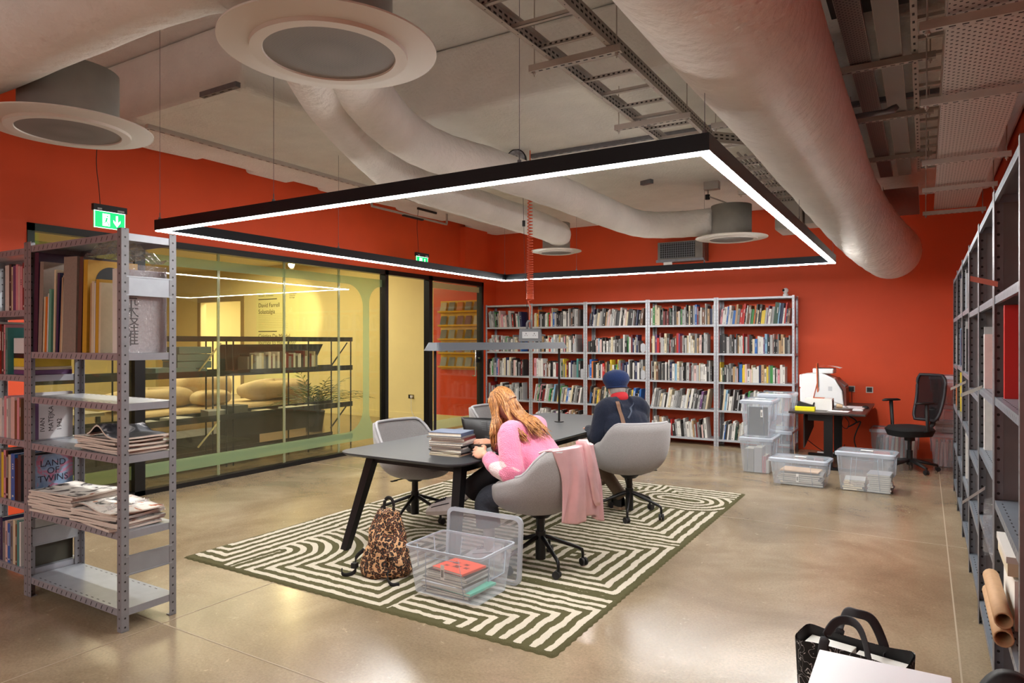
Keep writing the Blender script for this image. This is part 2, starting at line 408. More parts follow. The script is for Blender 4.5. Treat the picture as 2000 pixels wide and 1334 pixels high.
for (x,y) in ((-4.0,LY0+.03),(-1.95,LY0+.03),(LX1-.03,LY0+.03),(LX1-.03,6.2),(LX1-.03,LY1-.03),(-2.4,LY1-.03),(-4.2,LY1-.03),(LX0+.03,LY1-.03),(LX0+.03,5.3),(LX0+.03,LY0+.03)):
    m=MB(); top=(3.6 if y>4.85 or x<-4.62 and y>3.52 else 4.2)
    m.tube([(x-cx,y-cy,HH),(x-cx,y-cy,top-LZ)],.0018,5); m.cyl(x-cx,y-cy,HH,HH+.02,.012,seg=8); m.cyl(x-cx,y-cy,HH+.02,HH+.06,.004,seg=6)
    obj('hanging_wire',m,DSTEEL,t)
# ================= ducts and diffusers =================
WRAP=mat('wrapped_duct',(214,210,204),.85,noise=.06,nscale=3,bump=.9,bscale=16)
def smooth(pts,n=8):
    P=[Vector(p) for p in pts]; P=[P[0]*2-P[1]]+P+[P[-1]*2-P[-2]]; out=[]
    for i in range(1,len(P)-2):
        for k in range(n):
            t_=k/n; a_,b_,c_,d_=P[i-1],P[i],P[i+1],P[i+2]
            out.append(.5*((2*b_)+(c_-a_)*t_+(2*a_-5*b_+4*c_-d_)*t_**2+(3*b_-a_-3*c_+d_)*t_**3))
    out.append(P[-2]); return out
def duct(pts,r,label,seg_=28,n=8,dome=False):
    P=smooth(pts,n); rs=[r*(1+.012*sin(i*1.7)) for i in range(len(P))]
    if dome:
        dirv=(P[-1]-P[-2]).normalized()
        for k in (.25,.5,.7,.85,.95,1.0):
            P.append(P[-1-0] if False else Vector(pts[-1])+dirv*r*k*.6); rs.append(r*math.sqrt(max(0,1-k*k))+.002)
    m=MB(); m.tube(P,rs,seg_)
    return tag(obj('duct',m,WRAP),label,'duct')
duct([(-.745,-4.9,3.10),(-.745,0,3.10),(-.745,6.0,3.10),(-.73,7.3,3.07),(-.63,8.3,2.94),(-.50,9.05,2.81),(-.36,9.75,2.72)],.34,'huge wrapped round air duct running overhead on the right towards the orange wall',36,dome=True)
duct([(-6.9,1.64,3.11),(-4.2,1.64,3.11),(-2.6,1.66,3.11),(-2.25,1.85,3.1)],.185,'wrapped air duct crossing the upper left corner above the round diffusers')
duct([(-2.3,2.25,3.1),(-2.85,3.0,3.1),(-3.2,3.75,3.1),(-3.3,4.35,3.1),(-3.2,5.0,3.1),(-3.13,6.2,3.09),(-3.12,7.6,3.08),(-3.0,8.2,3.07),(-2.6,8.42,3.07),(-2.2,8.42,3.07)],.165,'wrapped duct bending right to the diffuser over the back bookcases')
duct([(-2.5,2.2,3.1),(-3.1,2.95,3.1),(-3.75,4.05,3.1),(-4.1,4.85,3.1),(-4.19,5.9,3.1),(-4.18,7.4,3.08),(-4.2,8.1,3.05),(-4.36,8.42,3.05)],.165,'wrapped duct left of its twin, ending at the far left diffuser')
PERF=bpy.data.materials.new('diffuser_mesh'); PERF.use_nodes=True
nt=PERF.node_tree; b_=nt.nodes['Principled BSDF']; b_.inputs['Roughness'].default_value=.6
tc=nt.nodes.new('ShaderNodeTexCoord'); vo=nt.nodes.new('ShaderNodeTexVoronoi'); vo.inputs['Scale'].default_value=130; vo.inputs['Randomness'].default_value=0
rp=nt.nodes.new('ShaderNodeValToRGB'); rp.color_ramp.elements[0].position=.30; rp.color_ramp.elements[0].color=lin((34,32,32))+(1,); rp.color_ramp.elements[1].position=.46; rp.color_ramp.elements[1].color=lin((126,120,116))+(1,)
nt.links.new(tc.outputs['Object'],vo.inputs['Vector']); nt.links.new(vo.outputs['Distance'],rp.inputs[0]); nt.links.new(rp.outputs[0],b_.inputs['Base Color'])
DISC=mat('diffuser_white',(206,201,192),.55)
def diffuser(x,y,z,D,label,ztop=3.3,cr=.25):
    t=thing('ceiling_diffuser',label,'vent',(x,y,z),0,'round ceiling diffusers')
    m=MB(); R=D/2
    [m.lathe(p_,64) for p_ in ([(.61*R,-.004),(.72*R,-.004)],[(.72*R,-.004),(.725*R,.012)],[(.61*R,-.004),(.60*R,.006)],[(.725*R,.012),(R,.020)],[(R,.020),(R,.027)],[(R,.027),(.5*R,.032)])]; obj('plate',m,DISC,t)
    m=MB(); m.lathe([(0.001,.003),(.3*R,.002),(.61*R,.003)],56); obj('mesh_disc',m,PERF,t)
    m=MB(); m.lathe([(cr,.045),(cr,ztop-z),(.001,ztop-z)],40); m.lathe([(cr*.9,.03),(cr*.9,.05),(cr,.052)],40); obj('neck',m,mat('galvanised_neck',(150,148,142),.55,.3,noise=.12,nscale=5),t)
    return t
diffuser(-2.07,1.99,2.765,.86,'large round white ceiling diffuser with mesh centre, nearest the camera')
diffuser(-4.2,2.03,2.80,.86,'round white ceiling diffuser above the steel shelving at the upper left',3.15)
diffuser(-2.0,8.42,2.83,.84,'round white ceiling diffuser over the back bookcases, right of the lamp cord',3.24,.235)
diffuser(-4.38,8.42,2.83,.70,'smaller looking round white diffuser at the far left of the back wall',3.24,.19)
# ================= rug =================
RX0,RX1,RY0,RY1=-4.68,-1.6,3.05,7.34
def seg_d(x,y,ax,ay,bx,by):
    t_=max(0,min(1,((x-ax)*(bx-ax)+(y-ay)*(by-ay))/((bx-ax)**2+(by-ay)**2)))
    return math.hypot(x-ax-t_*(bx-ax),y-ay-t_*(by-ay))
PER=.093
def rug_s(x,y):
    """level of the nested stripe family at a point of the rug (metres from that family's outline)"""
    if x>-2.72:
        if y<3.74: return min(-1.6-x,1.15*(3.74-y))+.02
        if y<3.93: return y-3.74+.045
        if y<5.19:
            s=min(-1.6-x,y-3.93,5.19-y)
            if x<-2.25 and abs(y-4.56)<.16: return (x+2.25)*1.0+.05
            return s
        if y<6.98:
            s=min(-1.6-x,y-5.21)
            d=seg_d(x,y,-2.25,6.75,-1.95,6.72)
            if y>6.2 and d<.42: return .42-d
            return s
        s=7.34-y
        if x<-2.2: return min(s+.0,abs(x+2.45)*1.2+.03)
        return s
    if y<4.25:
        if x<-4.22: return min(-4.22-x,y-3.02)+.045
        d=seg_d(x,y,-4.2,2.9,-4.17,3.5)
        if x>-3.35 or y-3.03<d-.1: return min(y-3.03,-2.74-x) if x>-3.35 or y-3.03<d-.1 else d
        dd=seg_d(x,y,-3.45,4.3,-2.9,4.3)
        if dd<.36: return .36-dd
        return d-.1
    if y<5.0:
        dd=seg_d(x,y,-3.45,4.3,-2.9,4.3)
        if dd<.36: return .36-dd
        return min(x+4.7, 5.0-y+ .02)
    if y<6.2: return min(x+4.7,6.2-y,-2.74-x if x>-3.2 else 9)+.01
    return min(x+4.7,y-6.2,7.34-y)
nx,ny=int((RX1-RX0)/.011),int((RY1-RY0)/.011)
rw=random.Random(5); vs=[];sv=[]
def wob(x,y): return .0035*sin(x*23+sin(y*13)*2)+.003*sin(y*29+x*11)+.002*sin(x*83+y*71)
for j in range(ny+1):
    for i in range(nx+1):
        x=RX0+(RX1-RX0)*i/nx; y=RY0+(RY1-RY0)*j/ny
        s=rug_s(x+wob(x,y),y+wob(y,x))
        p=cos(2*pi*(s-.070)/PER)          # 1 = middle of a cream stripe
        e=min(x-RX0,RX1-x,y-RY0,RY1-y)
        if e<.03: p=-1
        h=.012+(.006 if p>.12 else .003 if p>-.15 else 0)
        if i in (0,nx) or j in (0,ny): h=.0
        xx,yy=x,y
        if e<1e-6:
            if i in (0,nx): xx+=.004*sin(y*90)
            if j in (0,ny): yy+=.004*sin(x*90)
        vs.append((xx,yy,h)); sv.append(p)
fs=[(j*(nx+1)+i,j*(nx+1)+i+1,(j+1)*(nx+1)+i+1,(j+1)*(nx+1)+i) for j in range(ny) for i in range(nx)]
me=bpy.data.meshes.new('striped_rug'); me.from_pydata(vs,[],fs)
at=me.attributes.new('stripe','FLOAT','POINT'); at.data.foreach_set('value',sv)
me.polygons.foreach_set('use_smooth',[True]*len(fs))
m_=bpy.data.materials.new('rug_wool'); m_.use_nodes=True; nt=m_.node_tree; b=nt.nodes['Principled BSDF']; b.inputs['Roughness'].default_value=.95; b.inputs['Specular IOR Level'].default_value=.1
an=nt.nodes.new('ShaderNodeAttribute'); an.attribute_name='stripe'
rp=nt.nodes.new('ShaderNodeValToRGB'); rp.color_ramp.elements[0].position=.50; rp.color_ramp.elements[0].color=lin((94,90,62))+(1,); rp.color_ramp.elements[1].position=.56; rp.color_ramp.elements[1].color=lin((214,204,186))+(1,)
mr=nt.nodes.new('ShaderNodeMapRange'); mr.inputs[1].default_value=-1; mr.inputs[2].default_value=1
nt.links.new(an.outputs['Fac'],mr.inputs[0])
tc=nt.nodes.new('ShaderNodeTexCoord'); no=nt.nodes.new('ShaderNodeTexNoise'); no.inputs['Scale'].default_value=160; nt.links.new(tc.outputs['Object'],no.inputs['Vector'])
ma=nt.nodes.new('ShaderNodeMath'); ma.operation='MULTIPLY_ADD'; ma.inputs[1].default_value=.22; nt.links.new(no.outputs[0],ma.inputs[0]); nt.links.new(mr.outputs[0],ma.inputs[2])
mb_=nt.nodes.new('ShaderNodeMath'); mb_.operation='SUBTRACT'; mb_.inputs[1].default_value=.11; nt.links.new(ma.outputs[0],mb_.inputs[0]); nt.links.new(mb_.outputs[0],rp.inputs[0])
n4=nt.nodes.new('ShaderNodeTexNoise'); n4.inputs['Scale'].default_value=240; nt.links.new(tc.outputs['Object'],n4.inputs['Vector'])
mx=nt.nodes.new('ShaderNodeMix'); mx.data_type='RGBA'; mx.blend_type='MULTIPLY'; mx.inputs[0].default_value=.35
nt.links.new(rp.outputs[0],mx.inputs[6]); nt.links.new(n4.outputs[0],mx.inputs[7]); nt.links.new(mx.outputs[2],b.inputs['Base Color'])
bp=nt.nodes.new('ShaderNodeBump'); bp.inputs['Strength'].default_value=.6; bp.inputs['Distance'].default_value=.01; nt.links.new(n4.outputs[0],bp.inputs['Height']); nt.links.new(bp.outputs[0],b.inputs['Normal'])
me.materials.append(m_)
rug=bpy.data.objects.new('striped_rug',me); C.objects.link(rug)
tag(rug,'olive and cream rug of nested maze-like stripes under the black table','rug')
RZ=.018
# ================= table =================
TX0,TX1,TY0,TY1,TZ=-3.86,-2.69,3.74,7.12,.76
TTOP=mat('black_laminate',(52,55,60),.42,noise=.05,nscale=200)
tx,ty=(TX0+TX1)/2,(TY0+TY1)/2
t=thing('reading_table','long black reading table with rounded corners, standing on the striped rug','table',(tx,ty,0))
hw,hl=(TX1-TX0)/2,(TY1-TY0)/2
m=MB(); top=rrect(-hw,-hl,hw,hl,.16,8); low=rrect(-hw+.03,-hl+.03,hw-.03,hl-.03,.13,8); n=len(top)
m.add([(x,y,TZ) for x,y in top]+[(x,y,TZ-.008) for x,y in top]+[(x,y,TZ-.026) for x,y in low],
  [tuple(range(n)),tuple(range(2*n,3*n))[::-1]]+[(i,n+i,n+(i+1)%n,(i+1)%n) for i in range(n)]+[(n+i,2*n+i,2*n+(i+1)%n,n+(i+1)%n) for i in range(n)])
obj('tabletop',m,TTOP,t)
m=MB(); aw,al=hw-.14,hl-.24
m.box(-aw,-al,TZ-.10,aw,-al+.03,TZ-.026); m.box(-aw,al-.03,TZ-.10,aw,al,TZ-.026); m.box(-aw,-al+.03,TZ-.10,-aw+.03,al-.03,TZ-.026); m.box(aw-.03,-al+.03,TZ-.10,aw,al-.03,TZ-.026)
obj('apron',m,BLACK,t)
def leg(xt,yt,xf,yf,w=.036):
    m=MB(); a=[(xt-w,yt-w),(xt+w,yt-w),(xt+w,yt+w),(xt-w,yt+w)]; f=w*.78
    b=[(xf-f,yf-f),(xf+f,yf-f),(xf+f,yf+f),(xf-f,yf+f)]
    m.add([(x,y,RZ-.002) for x,y in b]+[(x,y,TZ-.026) for x,y in a],[(3,2,1,0),(4,5,6,7),(0,1,5,4),(1,2,6,5),(2,3,7,6),(3,0,4,7)]); return m
for sx in (-1,1):
    obj('leg',leg(sx*(hw-.17),-hl+.27,sx*(hw-.08),-hl+.05),BLACK,t)
    obj('leg',leg(sx*(hw-.17),-.28,sx*(hw-.14),-.28),BLACK,t)
    obj('leg',leg(sx*(hw-.17),hl-.27,sx*(hw-.08),hl-.05),BLACK,t)
# table lamp bar
LG=mat('slate_powder_coat',(68,72,80),.5)
t=thing('table_lamp','long slate grey bar lamp standing on two black posts in the middle of the table','lamp',(-3.27,4.24,TZ))
for yy in (0,2.11):
    m=MB(); m.cyl(0,yy,.008,.79,.011,seg=12); obj('post',m,BLACK,t)
    m=MB(); m.cyl(0,yy,0,.008,.05,seg=20); obj('foot',m,BLACK,t)
m=MB(); a_=rrect(-.085,-.06,.085,2.17,.04,5); b_=rrect(-.055,-.03,.055,2.14,.03,5); n=len(a_)
m.add([(x,y,.768) for x,y in a_]+[(x,y,.832) for x,y in b_],[tuple(range(n))[::-1],tuple(range(n,2*n))]+[(i,(i+1)%n,n+(i+1)%n,n+i) for i in range(n)]); obj('lamp_shade',m,LG,t)
# ================= hanging power supply =================
px_,py_=-3.50,6.14
t=thing('power_box','grey twin socket box hanging on its cord above the table lamp','socket',(px_,py_,1.60))
ang=rad(31)
GB=mat('grey_socket_box',(112,114,118),.5)
m=MB(); m.add([(-.12,-.07,0),(.12,-.07,0),(.12,.07,0),(-.12,.07,0),(-.11,-.03,.13),(.11,-.03,.13),(.11,.03,.13),(-.11,.03,.13)],[(3,2,1,0),(4,5,6,7),(0,1,5,4),(1,2,6,5),(2,3,7,6),(3,0,4,7)])
b0=obj('box_body',m,GB,t); b0.rotation_euler=(0,0,ang)
m=MB(); Mx=rot('Z',ang)@tr(0,-.052,.065)@rot('X',rad(-17)); m.box(-.082,-.006,-.036,.082,.004,.036,Mx); 
pl=obj('socket_plate',m,mat('pale_grey_plastic',(196,198,200),.4),t)
m=MB()
for cx_ in (-.042,.042):
    m.box(cx_-.003,-.008,.008,cx_+.003,-.0062,.022,Mx)
    for s_ in (-1,1): m.box(cx_+s_*.011-.004,-.008,-.008,cx_+s_*.011+.004,-.0062,-.003,Mx)
o=obj('socket_holes',m,BLACK,t)
for s_ in (-1,1):
    m=MB(); m.box(s_*.07-.015,-.02,-.03,s_*.07+.015,.02,0,rot('Z',ang)); obj('rubber_foot',m,MBLACK,t)
m=MB(); m.tube([(-.03,0,.12),(-.03,0,.19),(-.018,0,.21),(0,0,.215),(.012,0,.205),(.012,0,.12)],.012,8,M=rot('Z',ang)); obj('hook_plate',m,GB,t)
CORD=mat('orange_cord',(208,86,50),.5)
m=MB(); pts=[(px_,py_,1.74),(px_-.005,py_,1.85),(px_+.01,py_,1.95),(px_-.02,py_,2.02)]
turns=46; z0,z1=2.04,3.16
for i in range(turns*10):
    a=2*pi*i/10; f=i/(turns*10); rr=.034*(1-.35*f)
    zz=z0+(z1-z0)*(f**1.55)
    pts.append((px_-.0+cos(a)*rr,py_+sin(a)*rr,zz))
pts+= [(px_,py_,3.2),(px_+.0,py_,3.45),(px_,py_,3.58)]
m.tube(pts,.0058,6); tag(obj('spiral_cord',m,CORD),'coiled orange power cord hanging from the ceiling to the grey socket box','cord')
m=MB(); m.tube([(px_-.09,py_,3.4),(px_-.07,py_,2.6),(px_-.03,py_,1.78)],.0022,5); m.cyl(px_-.075,py_,2.80,2.86,.016,seg=10)
tag(obj('steel_cable',m,MBLACK),'thin dark cable with a black clamp beside the coiled orange cord','cable')
t=thing('cable_reel','small round cable reel hanging below the soffit rail','reel',(px_-.15,py_-.02,3.50))
Mx=rot('Z',rad(20))@rot('X',rad(90))
m=MB(); m.cyl(0,0,-.03,.03,.105,seg=28,M=Mx); obj('reel_body',m,MBLACK,t)
m=MB(); m.cyl(0,0,.03,.036,.092,seg=28,M=Mx); obj('face_label',m,mat('reel_face',(150,152,158),.5,noise=.5,nscale=25),t)
m=MB(); m.cyl(0,0,.036,.05,.028,seg=16,M=Mx); obj('hub',m,MBLACK,t)
m=MB(); m.box(-.02,-.085,.037,.04,-.05,.039,Mx); obj('blue_sticker',m,mat('blue_sticker',(60,110,190),.4),t)
m=MB(); m.tube([(0,0,.10),(0,0,.10)],.006,6); m.box(-.015,-.015,.07,.015,.015,.10); obj('hook',m,DSTEEL,t)
# ================= tub chairs =================
FAB=mat('grey_wool_fabric',(150,147,147),.95,noise=.10,nscale=140,bump=.25,bscale=220,sheen=.3)
PIPE=mat('pale_piping',(168,167,170),.85)
def rim(th):
    a=abs(th)
    def sst(e0,e1,x): x=max(0,min(1,(x-e0)/(e1-e0))); return x*x*(3-2*x)
    z=.86-.185*sst(rad(44),rad(84),a)-.07*sst(rad(80),rad(130),a)-.13*sst(rad(120),rad(170),a)
    return z
def shell_pt(th,v,off=0.):
    # th=0 at the back (-y), chair faces +y ; v 0..1 bottom to rim
    a=abs(th); zr=rim(th); zb=.405
    ex=.31; ey=.285
    f=sin(min(1,v*1.18)*pi/2)**.72
    flare=1+.05*max(0,v-.6)/.4*(1 if a<rad(90) else .3)
    c_,s_=cos(th),sin(th); k=(abs(c_)**2.6+abs(s_)**2.6)**(-1/2.6)
    front=1.0 if a<rad(100) else 1-.02*(a-rad(100))
    R=f*k*flare*front
    x=s_*ex*R; y=-c_*ey*R
    g=v**2.1
    z=zb+(zr-zb)*g
    if a<rad(60): y-=.012*v*cos(a)
    return (x*(1-off),y*(1-off),z)
def make_chair(label,loc,rz,lab_part=None):
    t=thing('swivel_chair',label,'chair',loc,rz)
    NU,NV=64,14
    m=MB(); m.grid(NU,NV,lambda u,v:shell_pt(-pi+2*pi*u,v),wrap=True)
    o=obj('shell',m,FAB,t)
    md=o.modifiers.new('thick','SOLIDIFY'); md.thickness=.026; md.offset=1
    m=MB(); pts=[]
    for i in range(NU): p=shell_pt(-pi+2*pi*i/NU,1.0); pts.append((p[0]*.975,p[1]*.975,p[2]+.004))
    m.tube(pts,.0125,8,closed=True); obj('piping',m,PIPE,t)
    m=MB()
    m.lathe([(0.001,.495),(.12,.495),(.17,.488),(.195,.470),(.16,.446),(.08,.425)],36,M=Matrix.Diagonal((1.05,1.1,1,1))); obj('seat_cushion',m,FAB,t)
    m=MB(); m.cyl(0,0,.385,.415,.13,.15,24); m.cyl(0,0,.345,.39,.06,.11,24); obj('seat_plate',m,BLACK,t)
    m=MB(); m.tube([(.05,0,.385),(.27,.02,.39)],.005,6); m.box(.24,.008,.383,.30,.032,.392); obj('lever',m,BLACK,t)
    m=MB(); m.cyl(0,0,.11,.36,.028,seg=18); m.cyl(0,0,.05,.25,.036,seg=18); obj('column',m,BLACK,t)
    for k in range(5):
        a=2*pi*k/5+.35; Mx=rot('Z',a)
        m=MB(); m.tube([(.0,0,.215),(.06,0,.2),(.27,0,.125),(.295,0,.11),(.30,0,.085),(.30,0,.06)],[.016,.016,.012,.012,.011,.010],10,M=Mx); l=obj('base_leg',m,BLACK,t)
        m=MB(); sw=rot('Z',k*1.3)
        for s_ in (-1,1): m.cyl(0,0,-.006,.010,.027,seg=18,M=Mx@tr(.30,0,.0285)@sw@tr(.012,s_*.013,0)@rot('X',pi/2))
        m.cyl(0,0,.028,.06,.011,seg=10,M=Mx@tr(.30,0,0)); m.box(-.012,-.004,.025,.022,.004,.05,Mx@tr(.30,0,0)@sw)
        c=obj('caster',m,MBLACK,t); c.parent=l
    return t
ch1=make_chair('grey tub swivel chair holding the person in pink, with a shiny coat on it',(-2.32,4.22,RZ),rad(86))
dup(ch1,(-2.30,5.86,RZ),rad(52),'grey tub swivel chair with its back to the camera, under the person in navy')
dup(ch1,(-3.88,4.74,RZ),rad(-96),'empty grey tub swivel chair pushed to the near left side of the table')
dup(ch1,(-3.98,6.35,RZ),rad(-84),'empty grey tub swivel chair on the far left side of the table, mostly hidden')
# ================= steel shelving =================
def hole_mat(name,rgb,w,pitch=.05,rough=.42,metal=.45,r=.0055):
    m=mat(name,rgb,rough,metal,noise=.08,nscale=18); nt=m.node_tree; b=nt.nodes['Principled BSDF']
    tc=nt.nodes.new('ShaderNodeTexCoord'); sp=nt.nodes.new('ShaderNodeSeparateXYZ'); nt.links.new(tc.outputs['Object'],sp.inputs[0])
    def M(op,a,b_=None,c=None):
        n=nt.nodes.new('ShaderNodeMath'); n.operation=op
        for i,v in enumerate((a,b_,c)):
            if v is None: continue
            if isinstance(v,(int,float)): n.inputs[i].default_value=v
            else: nt.links.new(v,n.inputs[i])
        return n.outputs[0]
    ax=M('ABSOLUTE',M('SUBTRACT',sp.outputs[0],w/2)); ay=M('ABSOLUTE',M('SUBTRACT',sp.outputs[1],w/2))
    u=M('MINIMUM',ax,ay); v=M('SUBTRACT',M('MODULO',sp.outputs[2],pitch),pitch/2)
    d=M('ADD',M('MULTIPLY',u,u),M('MULTIPLY',v,v)); mask=M('LESS_THAN',d,r*r)
    src=b.inputs['Base Color'].links[0].from_socket
    mx=nt.nodes.new('ShaderNodeMix'); mx.data_type='RGBA'; mx.inputs[7].default_value=(.01,.01,.011,1)
    nt.links.new(mask,mx.inputs[0]); nt.links.new(src,mx.inputs[6]); nt.links.new(mx.outputs[2],b.inputs['Base Color'])
    nt.links.new(M('SUBTRACT',metal,M('MULTIPLY',mask,metal)),b.inputs['Metallic'])
    return m
PW=.036
POSTM=hole_mat('perforated_post',(158,161,168),PW)
POSTD=hole_mat('perforated_post_dark',(128,129,134),.042,r=.0055,metal=.2)
def post_mesh(w,H):
    m=MB(); t_=.0025
    m.box(0,0,0,w,t_,H); m.box(0,t_,0,t_,w,H); m.box(0,0,0,w*.9,w*.9,.004)
    return m
def make_unit(name,label,loc,rz,w,d,H,levels,postm,shelfm,pw=PW,lip=.032,sides=False,gusset=True,group=None,slots=False,skip_left=False,skip_right=False):
    t=thing(name,label,'shelving',loc,rz,group)
    pm=post_mesh(pw,H).mesh('post',[postm])
    corners=[(0,0,0),(w,0,90),(w,d,180),(0,d,270)]
    for i,(x,y,a) in enumerate(corners):
        if skip_left and x==0 or skip_right and x==w: continue
        o=bpy.data.objects.new('post',pm); C.objects.link(o); o.parent=t; o.location=(x,y,0); o.rotation_euler=(0,0,rad(a))
    e=.003
    for z in levels:
        m=MB(); m.box(e,e,z-.0015,w-e,d-e,z)
        m.box(e,e,z-lip,w-e,e+.002,z-.0015); m.box(e,d-e-.002,z-lip,w-e,d-e,z-.0015)
        m.box(e,e+.002,z-lip,e+.002,d-e-.002,z-.0015); m.box(w-e-.002,e+.002,z-lip,w-e,d-e-.002,z-.0015)
        m.box(e,e+.002,z-lip,w-e,e+.014,z-lip+.002)
        if slots:
            m.cur=1; n=int((w-.12)/.055)
            for i in range(n):
                x=.07+i*.055
                m.add([(x,e-.0006,z-lip+.006),(x+.006,e-.0006,z-lip+.006),(x+.020,e-.0006,z-.010),(x+.014,e-.0006,z-.010)],[(0,1,2,3)])
            for i in range(int((w-.2)/.06)):
                x=.1+i*.06
                m.box(x,.022,z,x+.022,.027,z+.0005); m.box(x,d-.027,z,x+.022,d-.022,z+.0005)
            m.cur=0
        obj('shelf',m,[shelfm,MBLACK],t)
    if gusset:
        for zc in (H-.315,.36):
            for x in ([] if skip_left else [.002])+([] if skip_right else [w-.0045]):
                m=MB(); m.box(x,pw*.6,zc-.055,x+.0025,d-pw*.6,zc+.055)
                m.box(x-.004 if x>.1 else x-.001,pw*.6,zc+.047,x+.006,d-pw*.6,zc+.055); m.box(x-.004 if x>.1 else x-.001,pw*.6,zc-.055,x+.006,d-pw*.6,zc-.047)
                obj('side_brace',m,mat('bright_zinc',(150,155,162),.4,.5,noise=.06,nscale=12),t)
    if sides:
        m=MB(); m.box(-.0035,pw*.8,.02,-.001,d-pw*.8,H-.01)
        for k in range(3): yy=.12+k*.08; m.box(-.001,yy-.006,.02,.003,yy+.006,H-.01)
        obj('side_panel',m,mat('dull_grey_panel',(112,108,108),.55,.2,noise=.12,nscale=6),t)
    return t
# ================= books =================
PAL={'white':(224,222,216),'pale grey':(176,176,174),'mid grey':(128,128,128),'charcoal':(58,58,60),'black':(26,26,28),'cream':(220,206,174),
 'red':(196,36,34),'dark red':(120,26,28),'orange':(216,120,40),'yellow':(230,200,60),'green':(56,140,70),'dark green':(44,80,62),'teal':(70,140,136),
 'blue':(40,104,180),'navy':(34,44,84),'sky blue':(130,176,206),'pink':(222,150,160),'pale pink':(226,190,184),'purple':(110,70,120),'brown':(120,84,58),'tan':(186,150,110),'silver':(196,198,202)}
WT=[('white',26),('pale grey',17),('mid grey',12),('charcoal',14),('black',12),('cream',9),('red',4),('dark red',3),('orange',1.2),('yellow',2.5),('green',1.3),('dark green',1.5),('teal',1),('blue',2),('navy',4),('sky blue',1.2),('pink',3),('pale pink',3),('purple',1),('brown',3),('tan',3),('silver',3)]
BM={k:mat('cover_'+k.replace(' ','_'),tuple(int(c*.88) for c in v),.45,noise=.05,nscale=30) for k,v in PAL.items()}
PAGES=mat('page_block',(226,220,204),.8,noise=.1,nscale=300,stretch=(1,1,.02))
rb=random.Random(11)
def pick(): 
    r=rb.uniform(0,sum(w for _,w in WT))
    for k,w in WT:
        r-=w
        if r<=0: return k
    return 'white'
def book_mb(t,d,h,mb=None,M=None,cover=0,pages=1,mark=2,hard=True,rnd=rb,marks=True):
    """spine toward -y, standing on z=0, thickness along x from 0"""
    m=mb or MB(); c=.0022 if hard else .0012; r_=.003
    m.cur=cover
    m.box(0,0,0,t,c+.001,h,M); m.box(0,c+.001,0,c,d,h,M); m.box(t-c,c+.001,0,t,d,h,M)
    m.cur=pages; m.box(c,c+.001,r_,t-c,d-r_,h-r_,M)
    if marks and t>.008 and rnd.random()<.6:
        m.cur=mark; e=.0004
        u0=t*.36; u1=t*.64; z0=h*rnd.uniform(.40,.6); z1=h*rnd.uniform(.70,.92)
        n=rnd.choice([1,1,2,5]) 
        if n==5:
            k=int((z1-z0)/.014)
            for i in range(k):
                if rnd.random()<.8: m.box(u0,-e,z0+i*.014,u1,0,z0+i*.014+.008,M)
        else:
            m.box(u0,-e,z0,u1,0,z1,M)
        if rnd.random()<.5: m.box(t*.3,-e,h*.06,t*.7,0,h*.1,M)
    m.cur=0
    return m
DARKM=MATS['cover_charcoal']; LITM=MATS['cover_white']
def markm(c): return LITM if c in ('charcoal','black','red','dark red','dark green','blue','navy','purple','brown','green') else DARKM
NB=[0]
def add_book(x,y,z,t,d,h,col,label,group,rz=0,tilt=0,lay=None,hard=True):
    o=obj('book',book_mb(t,d,h,hard=hard),[BM[col],PAGES,markm(col)])
    Mx=tr(x,y,z)@rot('Z',rz)
    if lay: Mx=Mx@lay
    elif tilt: Mx=Mx@rot('Y',tilt)
    o.matrix_world=Mx; tag(o,label,'book',group); NB[0]+=1
    return o
# ---- bookcases on the back wall ----
BX=[-6.93,-5.97,-4.91,-3.81,-2.72,-1.60]; BY=10.5; LV=[.11,.555,.985,1.42,1.86,2.26]
BZ=mat('light_grey_enamel',(172,175,182),.4,.35,noise=.04,nscale=20)
POSTB=hole_mat('bookcase_post',(170,173,180),.034,r=.004)
names=['leftmost','second','third','fourth','rightmost']
for i in range(5):
    x0,x1=BX[i]+.003,BX[i+1]-.003
    lab=['leftmost grey steel bookcase on the back wall, beside the glass door','second grey steel bookcase from the left on the back wall','middle grey steel bookcase of the five on the back wall','fourth grey steel bookcase from the left, between the middle and the rightmost','rightmost grey steel bookcase on the back wall, beside the printer desk'][i]
    make_unit('bookcase',lab,(x0,BY,0),0,x1-x0,.34,2.27,LV,POSTB,BZ,pw=.034,lip=.03,gusset=False)
stuff=MB(); smats=[BM[k] for k in PAL]+[PAGES]; keys=list(PAL)
rows=['bottom','fifth','fourth','third','second','top']
SPECIAL={(3,3):{14:('red',.036,.31)},(4,2):{12:('blue',.040,.27),14:('yellow',.028,.265)},(4,4):{27:('dark green',.03,.32),28:('dark green',.03,.31)},(2,2):{13:('yellow',.026,.31)},
 (3,4):{1:('green',.03,.29)},(1,4):{3:('orange',.02,.3)},(4,3):{26:('sky blue',.034,.29)},(1,1):{3:('green',.028,.29)},(0,2):{3:('green',.03,.31)},(4,1):{20:('white',.03,.3)}}
